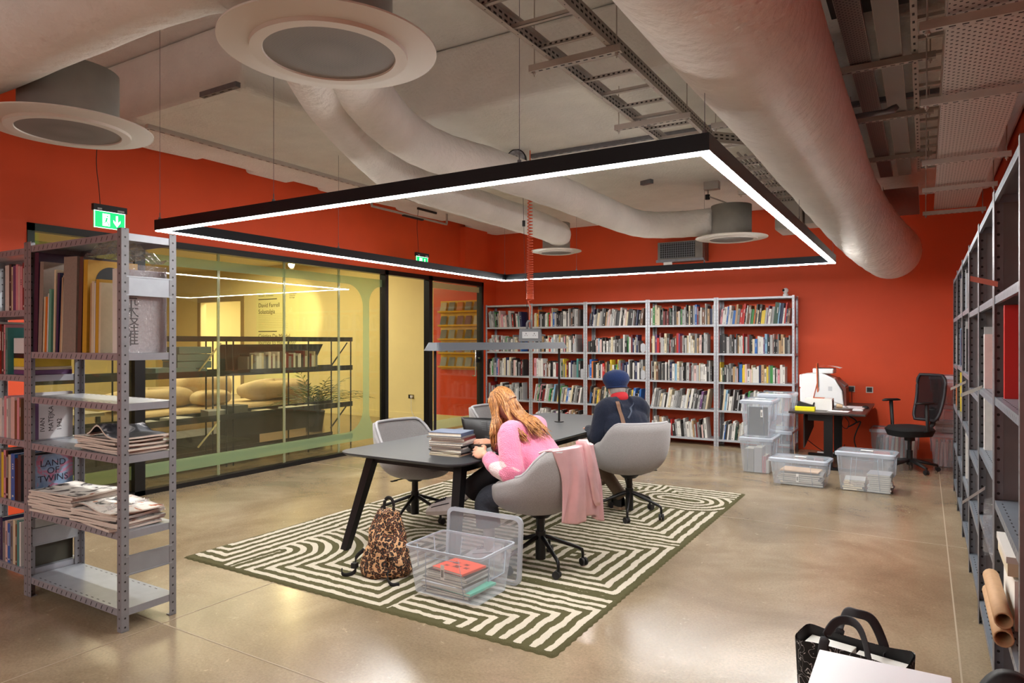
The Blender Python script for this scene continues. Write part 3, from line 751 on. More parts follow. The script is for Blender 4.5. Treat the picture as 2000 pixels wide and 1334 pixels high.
for i in range(4,-1,-1):
    for j in range(5):
        z=LV[j]+.0005; xa=BX[i]+.045; xb=BX[i+1]-.045; x=xa; k=0
        endgap=rb.choice([.0,.02,.05,.09]) if i>0 else .12
        base=rb.uniform(.23,.26)
        lean=rb.choice([0,0,0,rad(6),rad(-5),rad(9)]) if j in (0,1,4) else 0
        if lean>0: x+=0.0
        if lean<0: x+=.03
        while True:
            col=pick(); t_=rb.choice([.014,.018,.022,.026,.030,.034,.038])*rb.uniform(.9,1.15); h=min(.355,base+rb.uniform(-.05,.07))
            sp=SPECIAL.get((i,j),{}).get(k)
            if sp: col,t_,h=sp
            if x+t_+ (h*sin(abs(lean)) if lean>0 else 0)>xb-endgap: break
            d=rb.uniform(.17,.25); y=BY+.012+rb.uniform(0,.035)
            a=lean if lean else rb.choice([0,0,0,0,rad(1.5),rad(-1.2)])*0
            yy=y
            if i>=3 and NB[0]<158:
                add_book(x,yy,z,t_,d,h,col,'%s spined book, %s from the left, %s shelf of the %s bookcase'%(col,ORD[k],rows[j],names[i]),'books in the %s bookcase'%names[i],tilt=a)
            else:
                book_mb(t_,d,h,mb=stuff,M=tr(x,yy,z)@rot('Y',a),cover=keys.index(col),pages=len(keys),mark=keys.index('white' if markm(col) is LITM else 'charcoal'))
            x+=(t_/cos(a)+.0012); k+=1
# small bookends of bent steel
for (bx,j) in ((-5.12,3),(-4.98,2),(-3.9,3),(-3.9,2)):
    m=MB(); m.prism([(p[0],p[1]) for p in rrect(-.04,0,.04,.15,.038,6)],-.0015,.0015,M=rot('X',pi/2)); m.box(-.04,0,0,.04,.1,.002)
    o=obj('bookend',m,BZ,None,(bx,BY+.03,LV[j]+.001)); tag(o,'grey steel bookend on the %s shelf, at x of the %s bookcase'%(rows[j],'second' if bx<-4.9 else 'middle'),'bookend'); o['label']='rounded grey steel bookend on the %s shelf of the %s bookcase'%(rows[j],'second' if bx<-4.9 else 'middle')
# white camera on top
t=thing('webcam','small white round camera on top of the rightmost bookcase','camera',(-1.74,BY+.1,2.262))
m=MB(); m.lathe([(0.001,0),(.035,0),(.04,.01),(.034,.035),(.018,.045),(.001,.047)],20); obj('base',m,WHITEP,t)
m=MB(); m.lathe([(.001,-.04)]+[(.04*cos(a_),.04*sin(a_)) for a_ in [rad(x) for x in range(-80,81,20)]]+[(.001,.04)],20,M=tr(0,0,.082)); obj('ball_head',m,WHITEP,t)
m=MB(); m.cyl(0,0,0,.004,.02,seg=16,M=tr(-.024,-.030,.088)@rot('Z',rad(-35))@rot('X',rad(90))); obj('lens',m,BLACK,t)
# ================= front-left shelving =================
def on(o,M): o.matrix_world=M; return o
ZL=[.125,.545,.965,1.255,1.535,2.20]
FX0,FX1,FY0=-4.82,-3.765,2.085
NEARS=mat('grey_shelf_tray',(146,149,156),.34,.3,noise=.07,nscale=14)
make_unit('shelving_unit','grey perforated steel shelving unit at the near left, holding portfolios and newspapers',(FX0,FY0,0),0,FX1-FX0,.32,2.225,ZL,POSTD,NEARS,pw=.042,lip=.04,slots=True)
ZL2=[.16,.575,.97,1.385,1.80,2.19]
make_unit('shelving_unit','grey steel shelving unit cut by the left edge, filled with books',(-5.90,FY0,0),0,1.075,.32,2.225,ZL2,POSTD,NEARS,pw=.042,lip=.04,slots=True)
def board(name,label,cat,x,z,t_,d,h,cm,tilt=0,y=None,group=None,pg=None,rz=0):
    m=MB(); c=.003
    m.box(0,0,0,t_,.004,h); m.box(0,.004,0,c,d,h); m.box(t_-c,.004,0,t_,d,h); m.cur=1; m.box(c,.004,.003,t_-c,d-.003,h-.003)
    o=obj(name,m,[cm,pg or PAGES]); o.matrix_world=tr(x,FY0+.012 if y is None else y,z)@rot('Z',rz)@rot('Y',tilt)
    return tag(o,label,cat,group)
zt=ZL[4]+.0005
TAUPE=mat('taupe_board',(128,114,104),.7,noise=.07,nscale=60)
CARD=mat('kraft_card',(168,136,106),.7)
G='large portfolios on the upper shelf of the near left unit'
board('portfolio','tall taupe portfolio with dark purple cover standing at the left end of the upper shelf','portfolio',-4.775,zt,.05,.30,.62,mat('dark_purple_cover',(52,26,52),.5),rad(2),group=G,pg=TAUPE)
board('portfolio','tall taupe board portfolio leaning behind the thin orange book','portfolio',-4.715,zt,.045,.29,.56,TAUPE,rad(3),group=G,pg=TAUPE)
board('book','thin white book between the tall taupe portfolio and the orange book','book',-4.655,zt,.018,.24,.34,BM['cream'],rad(3),group=G)
board('book','slim orange spined book on the upper shelf of the near left unit','book',-4.634,zt,.022,.24,.34,BM['orange'],rad(3),group=G)
board('book','slim white spined book touching the sea green book','book',-4.608,zt,.014,.23,.36,BM['white'],rad(3),group=G)
board('book','flat sea green book with a dark top band, middle of the upper shelf','book',-4.59,zt,.03,.25,.385,mat('sea_green_cloth',(86,142,124),.6,noise=.04,nscale=80),rad(2),group=G,pg=mat('dark_grey_board',(76,72,72),.7))
board('book','tall narrow black and white spined book behind the sea green book','book',-4.53,zt,.02,.22,.50,BM['cream'],rad(2),group=G)
board('book','tall navy backed book leaning behind a tan card folder','book',-4.50,zt,.025,.26,.48,BM['navy'],rad(3),group=G)
board('folder','tan card folder leaning left of the large taupe slipcase','folder',-4.455,zt,.018,.27,.45,CARD,rad(4),group=G)
board('folder','cream card folder pressed against the large taupe slipcase','folder',-4.435,zt,.01,.27,.46,BM['cream'],rad(3),group=G)
board('slipcase','large taupe slipcase box, tallest in the middle of the upper shelf','box',-4.42,zt,.15,.295,.57,TAUPE,rad(2),group=G,pg=TAUPE)
board('slipcase','dark brown slipcase wrapped in clear plastic beside the taupe slipcase','box',-4.25,zt,.04,.29,.56,mat('dark_brown_cover',(70,56,50),.4),rad(3),group=G)
MUST=mat('mustard_cover',(178,136,34),.55,noise=.05,nscale=40)
board('book','large mustard yellow book with a black circle, in a plastic bag','book',-4.195,zt,.045,.29,.54,MUST,rad(2),group=G,pg=mat('tan_pages',(150,112,76),.8))
m=MB(); m.cyl(0,0,0,.0008,.085,seg=36); k=obj('printed_disc',m,MBLACK); k.parent=[o for o in C.objects if o.name.startswith('book') and 'black circle' in o.get('label','')][0]; k.matrix_local=tr(.0455,.13,.42)@rot('Y',pi/2)
for k,(dx,col,w,h) in enumerate(((0,'tan',.014,.40),(.016,'cream',.026,.41),(.044,'white',.012,.40),(.06,'tan',.032,.42),(.094,'cream',.02,.40))):
    board('book',['narrow tan book, first in front of the mustard book','cream book with dotted spine in front of the mustard book','thin white book in the bundle before the mustard book','gold brown book in the bundle before the mustard book','pale book at the right of the bundle behind the corner post'][k],'book',-4.115+dx,zt,w,.25,h,BM[col] if k!=3 else MUST,rad(1.5),group=G)
# calligraphy book facing the end of the shelf
INK=mat('brush_ink',(40,38,38),.6); OFFW=mat('off_white_cover',(206,200,194),.6,noise=.02,nscale=20)
o=board('calligraphy_book','off white book with black brush calligraphy facing the right end of the upper shelf','book',-3.875,zt,.05,.285,.47,OFFW,0,group=G)
o2=text('brush_lettering','荒\n木\n経\n惟',.092,INK,o,tr(.0508,.03,.275)@rot('Z',pi/2)@rot('X',pi/2),spacing=.82)
CLING=clear_mat('clear_wrap',(245,245,248),.10,(225,228,232),.12,.95,1.6,bump=.8)
m=MB()
def crumple(u,v):
    x=-4.2+.42*u; h=.0
    y=FY0+.02+.27*v
    z=zt+.545+.11*math.exp(-((u-.45)/.28)**2)*(1-abs(v-.4)*.9)+.012*sin(u*23+v*11)+.012*sin(u*9-v*27)
    z=max(z,zt+.53) if u<.7 else z-.10*(u-.7)
    return (x,y,z)
m.grid(26,16,crumple); tag(obj('plastic_bag',m,CLING),'crumpled clear plastic bag puffing over the mustard book','bag')
m=MB(); m.box(-3.824,FY0+.02,zt,-3.8228,FY0+.30,zt+.5)
tag(obj('plastic_sleeve',m,CLING),'clear plastic sleeve over the calligraphy book','sleeve')
# newspapers
NEWS=[]
def news_mat(i,cols):
    m=bpy.data.materials.new('newsprint'); m.use_nodes=True; nt=m.node_tree; b=nt.nodes['Principled BSDF']; b.inputs['Roughness'].default_value=.8
    tc=nt.nodes.new('ShaderNodeTexCoord')
    n=nt.nodes.new('ShaderNodeTexNoise'); n.inputs['Scale'].default_value=7; n.inputs['Detail'].default_value=6; n.inputs['Distortion'].default_value=1.5
    mp=nt.nodes.new('ShaderNodeMapping'); mp.inputs['Location'].default_value=(i*3.1,i*1.7,0); nt.links.new(tc.outputs['Object'],mp.inputs[0]); nt.links.new(mp.outputs[0],n.inputs['Vector'])
    r=nt.nodes.new('ShaderNodeValToRGB'); e=r.color_ramp.elements
    while len(e)<len(cols): e.new(.5)
    for k,(p,c) in enumerate(cols): e[k].position=p; e[k].color=lin(c)+(1,)
    nt.links.new(n.outputs[0],r.inputs[0]); nt.links.new(r.outputs[0],b.inputs['Base Color']); return m
NM=[news_mat(0,[(.40,(60,54,54)),(.46,(190,186,180)),(.6,(216,210,202)),(.68,(150,90,70))]),
    news_mat(1,[(.36,(40,38,40)),(.45,(214,208,200)),(.58,(222,216,208)),(.62,(196,110,60)),(.7,(60,50,50))]),
    news_mat(2,[(.38,(230,226,218)),(.52,(206,200,192)),(.58,(120,112,106)),(.64,(224,218,210))])]
PAPR=mat('newsprint_edge',(204,192,180),.85,noise=.12,nscale=120,stretch=(1,1,14))
rn=random.Random(2)
def newspaper(x,y,z,w,d,t_,rz,mt,label,group,amp=.006,fold=False):
    m=MB(); ph=rn.uniform(0,6)
    def f(top):
        def g(u,v):
            xx=-w/2+w*u; yy=-d/2+d*v
            zz=amp*(1+sin(u*7+ph)*cos(v*5+ph))*.8+(t_ if top else 0)
            if fold: zz+= .05*math.exp(-((u-.3)/.18)**2) if top else .03*math.exp(-((u-.3)/.18)**2)
            e=min(u,1-u)
            return (xx,yy,zz)
        return g
    NU,NV=18,10
    m.grid(NU,NV,f(True)); 
    b0=len(m.v); 
    m.cur=1
    top=[i for i in range(NU)]+[j*NU+NU-1 for j in range(1,NV)]+[(NV-1)*NU+i for i in range(NU-2,-1,-1)]+[j*NU for j in range(NV-2,0,-1)]
    vb=[(m.v[i][0]*1.0,m.v[i][1],m.v[i][2]-t_) for i in top]
    k0=len(m.v); m.v+=vb
    L=len(top)
    for a in range(L):
        m.f.append([top[a],top[(a+1)%L],k0+(a+1)%L,k0+a]); m.m.append(1); m.sm.append(False)
    o=obj('newspaper',m,[mt,PAPR],None,(x,y,z),rz); return tag(o,label,'newspaper',group)
z=ZL[2]+.001
gn='newspapers stacked on the third shelf of the near left unit'
for k in range(7):
    newspaper(-4.05+rn.uniform(-.02,.03),2.24+rn.uniform(-.01,.01),z,.50+rn.uniform(-.04,.02),.27,.010,rad(rn.uniform(-4,4)),rn.choice(NM),'folded newspaper, %s from the bottom of the stack on the middle shelf'%ORD[k],gn,.003); z+=.0115
DKN=news_mat(5,[(.40,(40,42,50)),(.55,(62,64,72)),(.62,(190,188,190)),(.7,(70,70,80))])
newspaper(-3.98,2.24,z,.42,.26,.010,rad(-4),DKN,'dark crumpled newspaper draped on top of the middle shelf stack',gn,.012,fold=True)
z=ZL[1]+.001; gn='newspapers stacked on the lower shelf of the near left unit'
for k in range(8):
    newspaper(-4.55+rn.uniform(-.02,.02),2.235+rn.uniform(-.02,.0),z,.46+rn.uniform(-.03,.03),.29,.014,rad(rn.uniform(-6,6)),rn.choice(NM),'folded newspaper, %s from the bottom of the left lower stack'%ORD[k],gn,.004); z+=.0155
newspaper(-4.52,2.225,z,.47,.29,.008,rad(6),NM[0],'newspaper with a dark photograph, topmost of the left lower stack',gn,.006)
z=ZL[1]+.001
for k in range(6):
    newspaper(-4.06+rn.uniform(-.02,.02),2.235+rn.uniform(-.02,.0),z,.44+rn.uniform(-.03,.03),.29,.013,rad(rn.uniform(-6,6)),rn.choice(NM),'folded newspaper, %s from the bottom of the right lower stack'%ORD[k],gn,.004); z+=.0145
newspaper(-4.04,2.235,z,.46,.29,.006,rad(-8),NM[1],'newspaper with an orange picture, topmost of the right lower stack',gn,.008)
m=MB(); m.grid(14,10,lambda u,v:(-4.0+.19*u,FY0+.03+.26*v,ZL[1]+.112-.05*u+.008*sin(u*13+v*9))); tag(obj('plastic_sleeve',m,CLING),'clear plastic sleeve over the right end of the lower newspapers','sleeve')
# ---- left unit contents: end items whose covers face the camera ----
def facing(name,label,cat,x,zs,t_,h,d,cm,txt=None,pg=None):
    o=board(name,label,cat,x-t_,zs+.0005,t_,d,h,cm,0,y=FY0+.05,pg=pg); return o
LITG=mat('pale_grey_cover',(206,206,208),.5)
o=facing('book','white cover reading IVAN MATEJKA 1942 at the end of the left unit','book',-4.87,ZL2[2],.03,.30,.24,LITG)
text('cover_title','IVAN\nMATEJKA\n1942',.040,INK,o,tr(.0304,.03,.045)@rot('Z',pi/2)@rot('X',pi/2)@rot('Z',pi/2)@tr(.0,-.04,0),spacing=1.25)
m=MB(); m.box(.0301,.0,.0,.0306,.035,.26); k=obj('purple_strip',m,BM['purple']); k.parent=o
CLOUD=news_mat(9,[(.35,(120,150,190)),(.5,(150,176,206)),(.56,(206,120,150)),(.66,(150,176,206))])
o=facing('book','blue and pink cover reading LAND OF TWINS at the end of the left unit','book',-4.87,ZL2[1],.03,.29,.24,CLOUD)
text('cover_title','LAND\nOF\nTWINS',.058,mat('title_ink',(40,40,64),.6),o,tr(.0304,.12,.215)@rot('Z',pi/2)@rot('X',pi/2),align='CENTER',spacing=.85)
text('cover_title','IBEJI',.058,MATS['title_ink'],o,tr(.0304,.12,.075)@rot('Z',pi/2)@rot('X',pi/2)@rot('Z',pi),align='CENTER')
facing('box_file','dark archive box with a pale label low at the end of the left unit','box',-4.87,ZL2[0],.06,.22,.24,mat('dark_olive_box',(62,62,50),.5))
z=ZL2[3]+.0005
for k,(h,cm,lab) in enumerate(((.03,BM['purple'],'flat purple book, bottom of the pile at the end of the left unit'),(.02,BM['cream'],'flat cream book above the purple one on the left unit'),(.055,BM['yellow'],'flat black book with yellow edges on the left unit pile'),(.03,BM['black'],'flat black book under the grey box on the left unit'),(.10,LITG,'pale grey flat archive box topping the pile on the left unit'))):
    m=MB(); m.box(-5.10,FY0+.04,0,-4.875-.004*k,FY0+.29,h); bevel(tag(obj('book' if k<4 else 'archive_box',m,cm,None,(0,0,z)),lab,'book' if k<4 else 'box'),.003); z+=h+.0005
# standing books in the left unit
sets={1.80:[('pink',.03),('pale pink',.02),('pink',.035),('dark red',.025),('pale pink',.03)],1.385:[('pale pink',.02),('dark red',.03),('charcoal',.03),('pink',.02),('teal',.03)],.97:[('pale pink',.05),('brown',.03),('pink',.03),('brown',.02)],.575:[('blue',.05),('black',.04),('charcoal',.04)],.16:[('cream',.03),('brown',.02),('teal',.03),('white',.02)]}
hts={1.80:.30,1.385:.33,.97:.26,.575:.30,.16:.28}
for zz,lst in sets.items():
    x=-5.12 if zz!=1.385 else -5.30
    xr=-4.90 if zz in (.97,.575,.16) else -4.86
    if zz==1.385: xr=-5.12
    if zz<1.0: xr=-4.94
    x=xr-sum(w for _,w in lst)-.01*len(lst)-.25
    full=[(pick(),rb.choice([.02,.03,.035])) for _ in range(5)]+lst
    x=xr
    for k,(col,w) in enumerate(full[::-1]):
        x-=w+.002
        add_book(x,FY0+.015,zz+.0005,w,.24,hts[zz]*rb.uniform(.9,1.05),col,'%s book, %s from the right, %s shelf of the left edge unit'%(col,ORD[k],{1.80:'top',1.385:'second',.97:'middle',.575:'fourth',.16:'lowest'}[zz]),'books in the left edge shelving unit')
# ================= right-hand shelving run =================
RY=[2.72+1.0*i for i in range(7)]
ZR=[.13,.52,.96,1.40,1.84,2.25]
RXF=.262
RS=mat('blue_grey_shelf',(122,130,140),.36,.4,noise=.07,nscale=10)
POSTR=hole_mat('right_run_post',(120,120,124),.036,r=.006)
nm=['nearest','second nearest','third','fourth','fifth','farthest']
levs=[[.13,.50,.90,1.355,1.80,2.25],[.13,.62,1.0,1.34,1.80,2.25],[.13,.50,.85,1.28,1.80,2.25],[.13,.5,.95,1.36,1.84,2.25],[.13,.52,.95,1.38,1.84,2.25],[.13,.52,.93,1.36,1.84,2.25]]
for i in range(6):
    make_unit('tall_shelving_unit','grey steel shelving unit along the right wall, %s to the camera'%nm[i] if i<5 else 'grey steel shelving unit along the right wall, farthest from the camera',(RXF,RY[i]+.99,0),rad(-90),.985,.38,2.27,levs[i],POSTR,RS,lip=.035,sides=True,gusset=False,slots=True,group=None)
def rbook(i,lev,dy,t_,h,col,label,d=.26,name='book',cat='book',hard=True,x0=.02):
    # standing book, spine to -x (towards the room)
    y=RY[i]+.99-.05-dy
    o=obj(name,book_mb(t_,d,h,marks=False,hard=hard),[BM[col] if isinstance(col,str) else col,PAGES,LITM]); o.matrix_world=tr(RXF+x0,y,levs[i][lev]+.0005)@rot('Z',rad(-90)); return tag(o,label,cat)
rbook(0,3,.03,.05,.40,mat('red_frame',(190,30,26),.4),'large red framed volume standing on the nearest right hand unit',.30,x0=.03)
rbook(1,3,.03,.03,.30,'white','white binder on the second nearest right hand unit'); rbook(1,3,.065,.02,.34,'pale grey','grey folder on the second nearest right hand unit'); rbook(1,3,.09,.02,.30,'pale pink','pale pink folder on the second nearest right hand unit')
rbook(1,2,.03,.06,.30,'white','white box file below the binders on the right hand run',name='box_file',cat='box')
for k,(col,h) in enumerate((('silver',.34),('sky blue',.30),('charcoal',.33),('silver',.30))): rbook(3,4,.02+.05*k,.035,h,col,'%s volume, %s on the top shelf of the fourth right hand unit'%(col,ORD[k]))
for k,(col,h) in enumerate((('silver',.36),('pale grey',.40),('charcoal',.34))): rbook(3,3,.02+.05*k,.035,h,col,'%s volume, %s on the second shelf of the fourth right hand unit'%(col,ORD[k]))
for k,(col,h) in enumerate((('charcoal',.36),('navy',.38),('pale grey',.34))): rbook(4,4,.02+.05*k,.04,h,col,'%s volume, %s on the top shelf of the fifth right hand unit'%(col,ORD[k]))
for k,(col,h) in enumerate((('pale grey',.30),('sky blue',.34),('navy',.33))): rbook(4,3,.02+.05*k,.04,h,col,'%s volume, %s on the second shelf of the fifth right hand unit'%(col,ORD[k]))
rbook(4,2,.05,.04,.36,'yellow','yellow binder on a middle shelf of the fifth right hand unit'); rbook(5,2,.08,.06,.22,'orange','orange brown box on a middle shelf of the farthest right hand unit'); rbook(3,1,.05,.05,.38,'white','tall white binder low on the fourth right hand unit')
rbook(5,3,.05,.04,.3,'pale grey','pale grey volume on the farthest right hand unit')
# nearest unit, lower shelf: box lid, brown paper roll; second: plastic packets
zz=levs[0][2]
t=thing('cardboard_box','pale grey flat box jutting from a shelf of the nearest right hand unit','box',(RXF+.17,3.42,levs[0][1]+.20))
m=MB(); m.box(-.16,-.2,0,.16,.2,.06); obj('box_body',m,BM['cream'],t); m=MB(); m.box(-.165,-.205,.05,.165,.205,.075); obj('lid',m,mat('pale_stone_board',(196,190,184),.7),t)
m=MB(); m.box(RXF+.03,3.2,levs[0][1]+.0005,RXF+.33,3.62,levs[0][1]+.19); tag(obj('archive_box',m,mat('white_board',(220,216,208),.7)),'white archive box under the pale grey flat box on the nearest right hand unit','box')
KR=mat('brown_kraft_paper',(176,138,100),.7,noise=.06,nscale=40)
for k,(x,z_) in enumerate(((RXF-.02,levs[0][1]+.035),(RXF-.02,levs[0][1]+.10))):
    m=MB(); m.tube([(x,3.0,z_),(x,3.18,z_+.0),(x,3.55,z_)],.032 if k==0 else .03,14,cap=False); o=obj('paper_roll',m,KR); md=o.modifiers.new('s','SOLIDIFY'); md.thickness=.006; tag(o,['rolled brown paper tube poking out of the nearest right hand unit, lower','rolled brown paper tube poking out of the nearest right hand unit, upper'][k],'paper roll')
for k in range(4):
    m=MB(); ph=k*1.3
    m.grid(10,10,lambda u,v:(RXF-.03+.28*u,3.78+k*.035+.01*sin(v*9+ph),levs[1][1]+.001+.26*v*(1-.12*k)+.01*sin(u*11+ph))); tag(obj('plastic_packet',m,CLING),'clear plastic packet, %s in the row on the second right hand unit'%ORD[k],'packet','plastic packets on the second right hand unit')
# paper tags hanging off shelf edges
TAGM=mat('tag_paper',(244,246,240),.6)
PKT=mat('pink_tag',(206,110,96),.6)
for k,(y,z_,mt,lab,dx,dz) in enumerate(((4.55,1.36,TAGM,'white paper tag sticking out from an upper middle shelf on the right','-',-.05),(4.35,.84,TAGM,'pale green paper tag sticking out from a lower shelf on the right','-',-.09),(3.62,1.86,PKT,'pink paper strip poking out of the top shelf on the right','-',.03),(6.3,1.30,TAGM,'small pale tag on the fourth shelving unit on the right','-',-.06))):
    m=MB(); m.add([(0,0,0),(.0,.02,-.022),(-.10,.02,dz-.022),(-.10,0,dz)],[(0,1,2,3)]); m.add([(0,.001,0),(.0,.021,-.022),(-.10,.021,dz-.022),(-.10,.001,dz)],[(3,2,1,0)])
    tag(obj('paper_tag',m,mt,None,(RXF+.01,y,z_)),lab,'tag')
# ================= clear storage boxes =================
CLR=clear_mat('clear_plastic',(244,246,249),.26,(232,238,246),.10,.9,1.5)
CLR2=clear_mat('clear_plastic_rim',(225,232,240),.50,(214,222,234),.15,.9,1.5)
TAGW=mat('label_white',(228,228,226),.5)
def storage_box(label,x0,y0,x1,y1,z0,h,rz=0,lid=True,group=None,taper=.035,tagpos=None,name='storage_box',lid_label=True):
    cx_,cy_=(x0+x1)/2,(y0+y1)/2; w,d=(x1-x0)/2,(y1-y0)/2
    t=thing(name,label,'box',(cx_,cy_,z0),rz,group)
    top=rrect(-w,-d,w,d,.035,5); bot=rrect(-w+taper,-d+taper,w-taper,d-taper,.03,5); n=len(top); zt_=h-(.03 if lid else .0)
    m=MB(); m.smooth=False
    m.add([(x,y,.004) for x,y in bot]+[(x,y,zt_) for x,y in top],[tuple(range(n))[::-1]]+[(i,(i+1)%n,n+(i+1)%n,n+i) for i in range(n)])
    obj('tub',m,CLR,t)
    m=MB(); o2=rrect(-w-.012,-d-.012,w+.012,d+.012,.04,5)
    m.add([(x,y,zt_) for x,y in top]+[(x,y,zt_) for x,y in o2]+[(x,y,zt_-.016) for x,y in o2],[(i,(i+1)%n,n+(i+1)%n,n+i) for i in range(n)]+[(n+i,n+(i+1)%n,2*n+(i+1)%n,2*n+i) for i in range(n)])
    for sx in (-1,1):   # moulded side handles
        k=w-.005
        pts=[(sx*(k-taper*(1-(zt_-.02)/zt_)+.006),-.09,zt_-.02),(sx*(k-taper*.35+.006),-.09,zt_*.45),(sx*(k-taper*.35+.006),.09,zt_*.45),(sx*(k+.006),.09,zt_-.02)]
        m.tube(pts,.004,5)
    for fx in (-.52,.52):   # vertical ribs on the long sides
        for sy in (-1,1): m.tube([(fx*w,sy*(d-taper+.002),.02),(fx*w*.86,sy*(d-.002),zt_-.03)],.0022,4)
    m.tube([(-fx*0-.52*w*.9,-(d-.006),zt_-.05),(.52*w*.9,-(d-.006),zt_-.05)],.0022,4)
    obj('rim',m,CLR2,t)
    if lid:
        m=MB(); lp=rrect(-w-.016,-d-.016,w+.016,d+.016,.045,5); lq=rrect(-w+.01,-d+.01,w-.01,d-.01,.03,5)
        m.add([(x,y,zt_-.012) for x,y in lp]+[(x,y,zt_+.018) for x,y in lp]+[(x,y,zt_+.030) for x,y in lq],[(i,(i+1)%n,n+(i+1)%n,n+i) for i in range(n)]+[(n+i,n+(i+1)%n,2*n+(i+1)%n,2*n+i) for i in range(n)])
        m.cur=1; m.add([(x,y,zt_+.020) for x,y in lq],[tuple(range(n))])
        m.cur=0; obj('lid',m,[CLR2,CLR],t)
        if lid_label:
            m=MB(); m.box(-.06,-.03,zt_+.0305,.06,.03,zt_+.0315); obj('lid_sticker',m,TAGW,t)
    if tagpos:
        tx_,tz_=tagpos
        m=MB(); yy=-(d-taper*(1-tz_/zt_))-.004
        m.box(tx_-.013,yy-.002,tz_-.045,tx_+.013,yy,tz_+.045); m.cur=1
        for k in range(4): m.box(tx_-.009+.0045*k,yy-.0026,tz_-.03,tx_-.0065+.0045*k,yy-.002,tz_+.015)
        m.cur=0; obj('label_tag',m,[TAGW,INK],t)
    return t
# bin on the rug, lid off
storage_box('open clear plastic bin of books on the rug beside the backpack',-2.80,3.33,-2.24,3.73,RZ+.001,.30,rad(0),lid=False,tagpos=(0,.17))
m=MB(); lp=rrect(-.30,-.22,.30,.22,.05,6); n=len(lp); lq=rrect(-.275,-.195,.275,.195,.035,6)
m.add([(x,0,y) for x,y in lp]+[(x,-.02,y) for x,y in lp]+[(x,-.024,y) for x,y in lq]+[(x,-.014,y) for x,y in lq],
  [(i,(i+1)%n,n+(i+1)%n,n+i) for i in range(n)]+[(n+i,n+(i+1)%n,2*n+(i+1)%n,2*n+i) for i in range(n)]+[(2*n+i,2*n+(i+1)%n,3*n+(i+1)%n,3*n+i) for i in range(n)])
m.cur=1; m.add([(x,-.014,y) for x,y in lq],[tuple(range(n))]); m.cur=0
o=obj('loose_lid',m,[CLR2,CLR]); o.matrix_world=tr(-2.52,3.80,RZ+.225)@rot('X',rad(-4)); tag(o,'clear plastic lid standing on edge between the bin and the chair','lid')
def flat(x,y,z,w,d,h,rz,cm,label,cat='book',group=None,pages=True,name='book'):
    m=MB(); c=.002
    if pages:
        m.box(-w/2,-d/2,0,w/2,d/2,c); m.box(-w/2,-d/2,h-c,w/2,d/2,h); m.box(w/2-c,-d/2,c,w/2,d/2,h-c); m.cur=1; m.box(-w/2+.003,-d/2+.003,c,w/2-c,d/2-.003,h-c)
    else: m.box(-w/2,-d/2,0,w/2,d/2,h)
    o=obj(name,m,[cm,PAGES],None,(x,y,z),rz); return tag(o,label,cat,group)
gb='books lying in the open bin on the rug'
z=RZ+.006
items=[('pale grey',.32,.27,.018),('charcoal',.33,.27,.012),('teal',.32,.26,.015),('silver',.34,.28,.02),('charcoal',.33,.27,.018),('white',.31,.26,.012),('mid grey',.31,.26,.016),('white',.30,.25,.012),('black',.30,.24,.010)]
for k,(c,w,d,h) in enumerate(items):
    mt=BM[c] if c!='teal' else mat('mint_cover',(96,200,176),.5)
    flat(-2.55+(.05 if c=='teal' else 0)+rn.uniform(-.015,.015),3.53+rn.uniform(-.01,.01),z,w,d,h,rad(rn.uniform(-5,5)),mt,'%s book lying flat in the open bin, %s from the bottom'%('mint green' if c=='teal' else c,ORD[k]),group=gb); z+=h+.0005
REDC=mat('coral_cover',(226,84,62),.5)
o=flat(-2.53,3.53,z,.26,.22,.014,rad(-8),REDC,'coral red book with dark shapes, top of the pile in the open bin',group=gb)
m=MB()
for (x,y,r_) in ((-.05,.03,.025),(.03,.04,.02),(.0,-.02,.028),(.07,-.01,.02),(-.07,-.04,.018)): m.prism([(x+cos(a*pi/4)*r_*(1.3 if a%2 else .7),y+sin(a*pi/4)*r_*(1 if a%2 else .6)) for a in range(8)],.0141,.0147)
k=obj('cover_print',m,mat('dark_red_print',(110,30,30),.6)); k.parent=o
# boxes on the floor near the desk
storage_box('low clear storage box with a peach folder on the floor before the desk leg',-1.49,8.06,-.90,8.44,.001,.30,rad(-3),tagpos=(.0,.09))
storage_box('larger clear storage box of magazines on the floor, right of the low one',-.81,8.10,-.26,8.48,.001,.42,rad(-4))
gs='clear storage boxes stacked beside the rightmost bookcase'
storage_box('clear storage box of grey books, bottom of the front stack by the bookcases',-1.95,8.60,-1.57,9.16,.001,.435,rad(0),group=gs)
storage_box('clear storage box with a dark folder, top of the front stack by the bookcases',-1.94,8.62,-1.58,9.16,.437,.45,rad(0),group=gs,tagpos=(.07,.29))
storage_box('clear storage box at the bottom of the rear stack beside the orange wall',-1.86,9.26,-1.46,9.80,.001,.455,0,group=gs)
storage_box('clear storage box at the top of the rear stack beside the orange wall',-1.86,9.26,-1.46,9.80,.457,.47,0,group=gs)
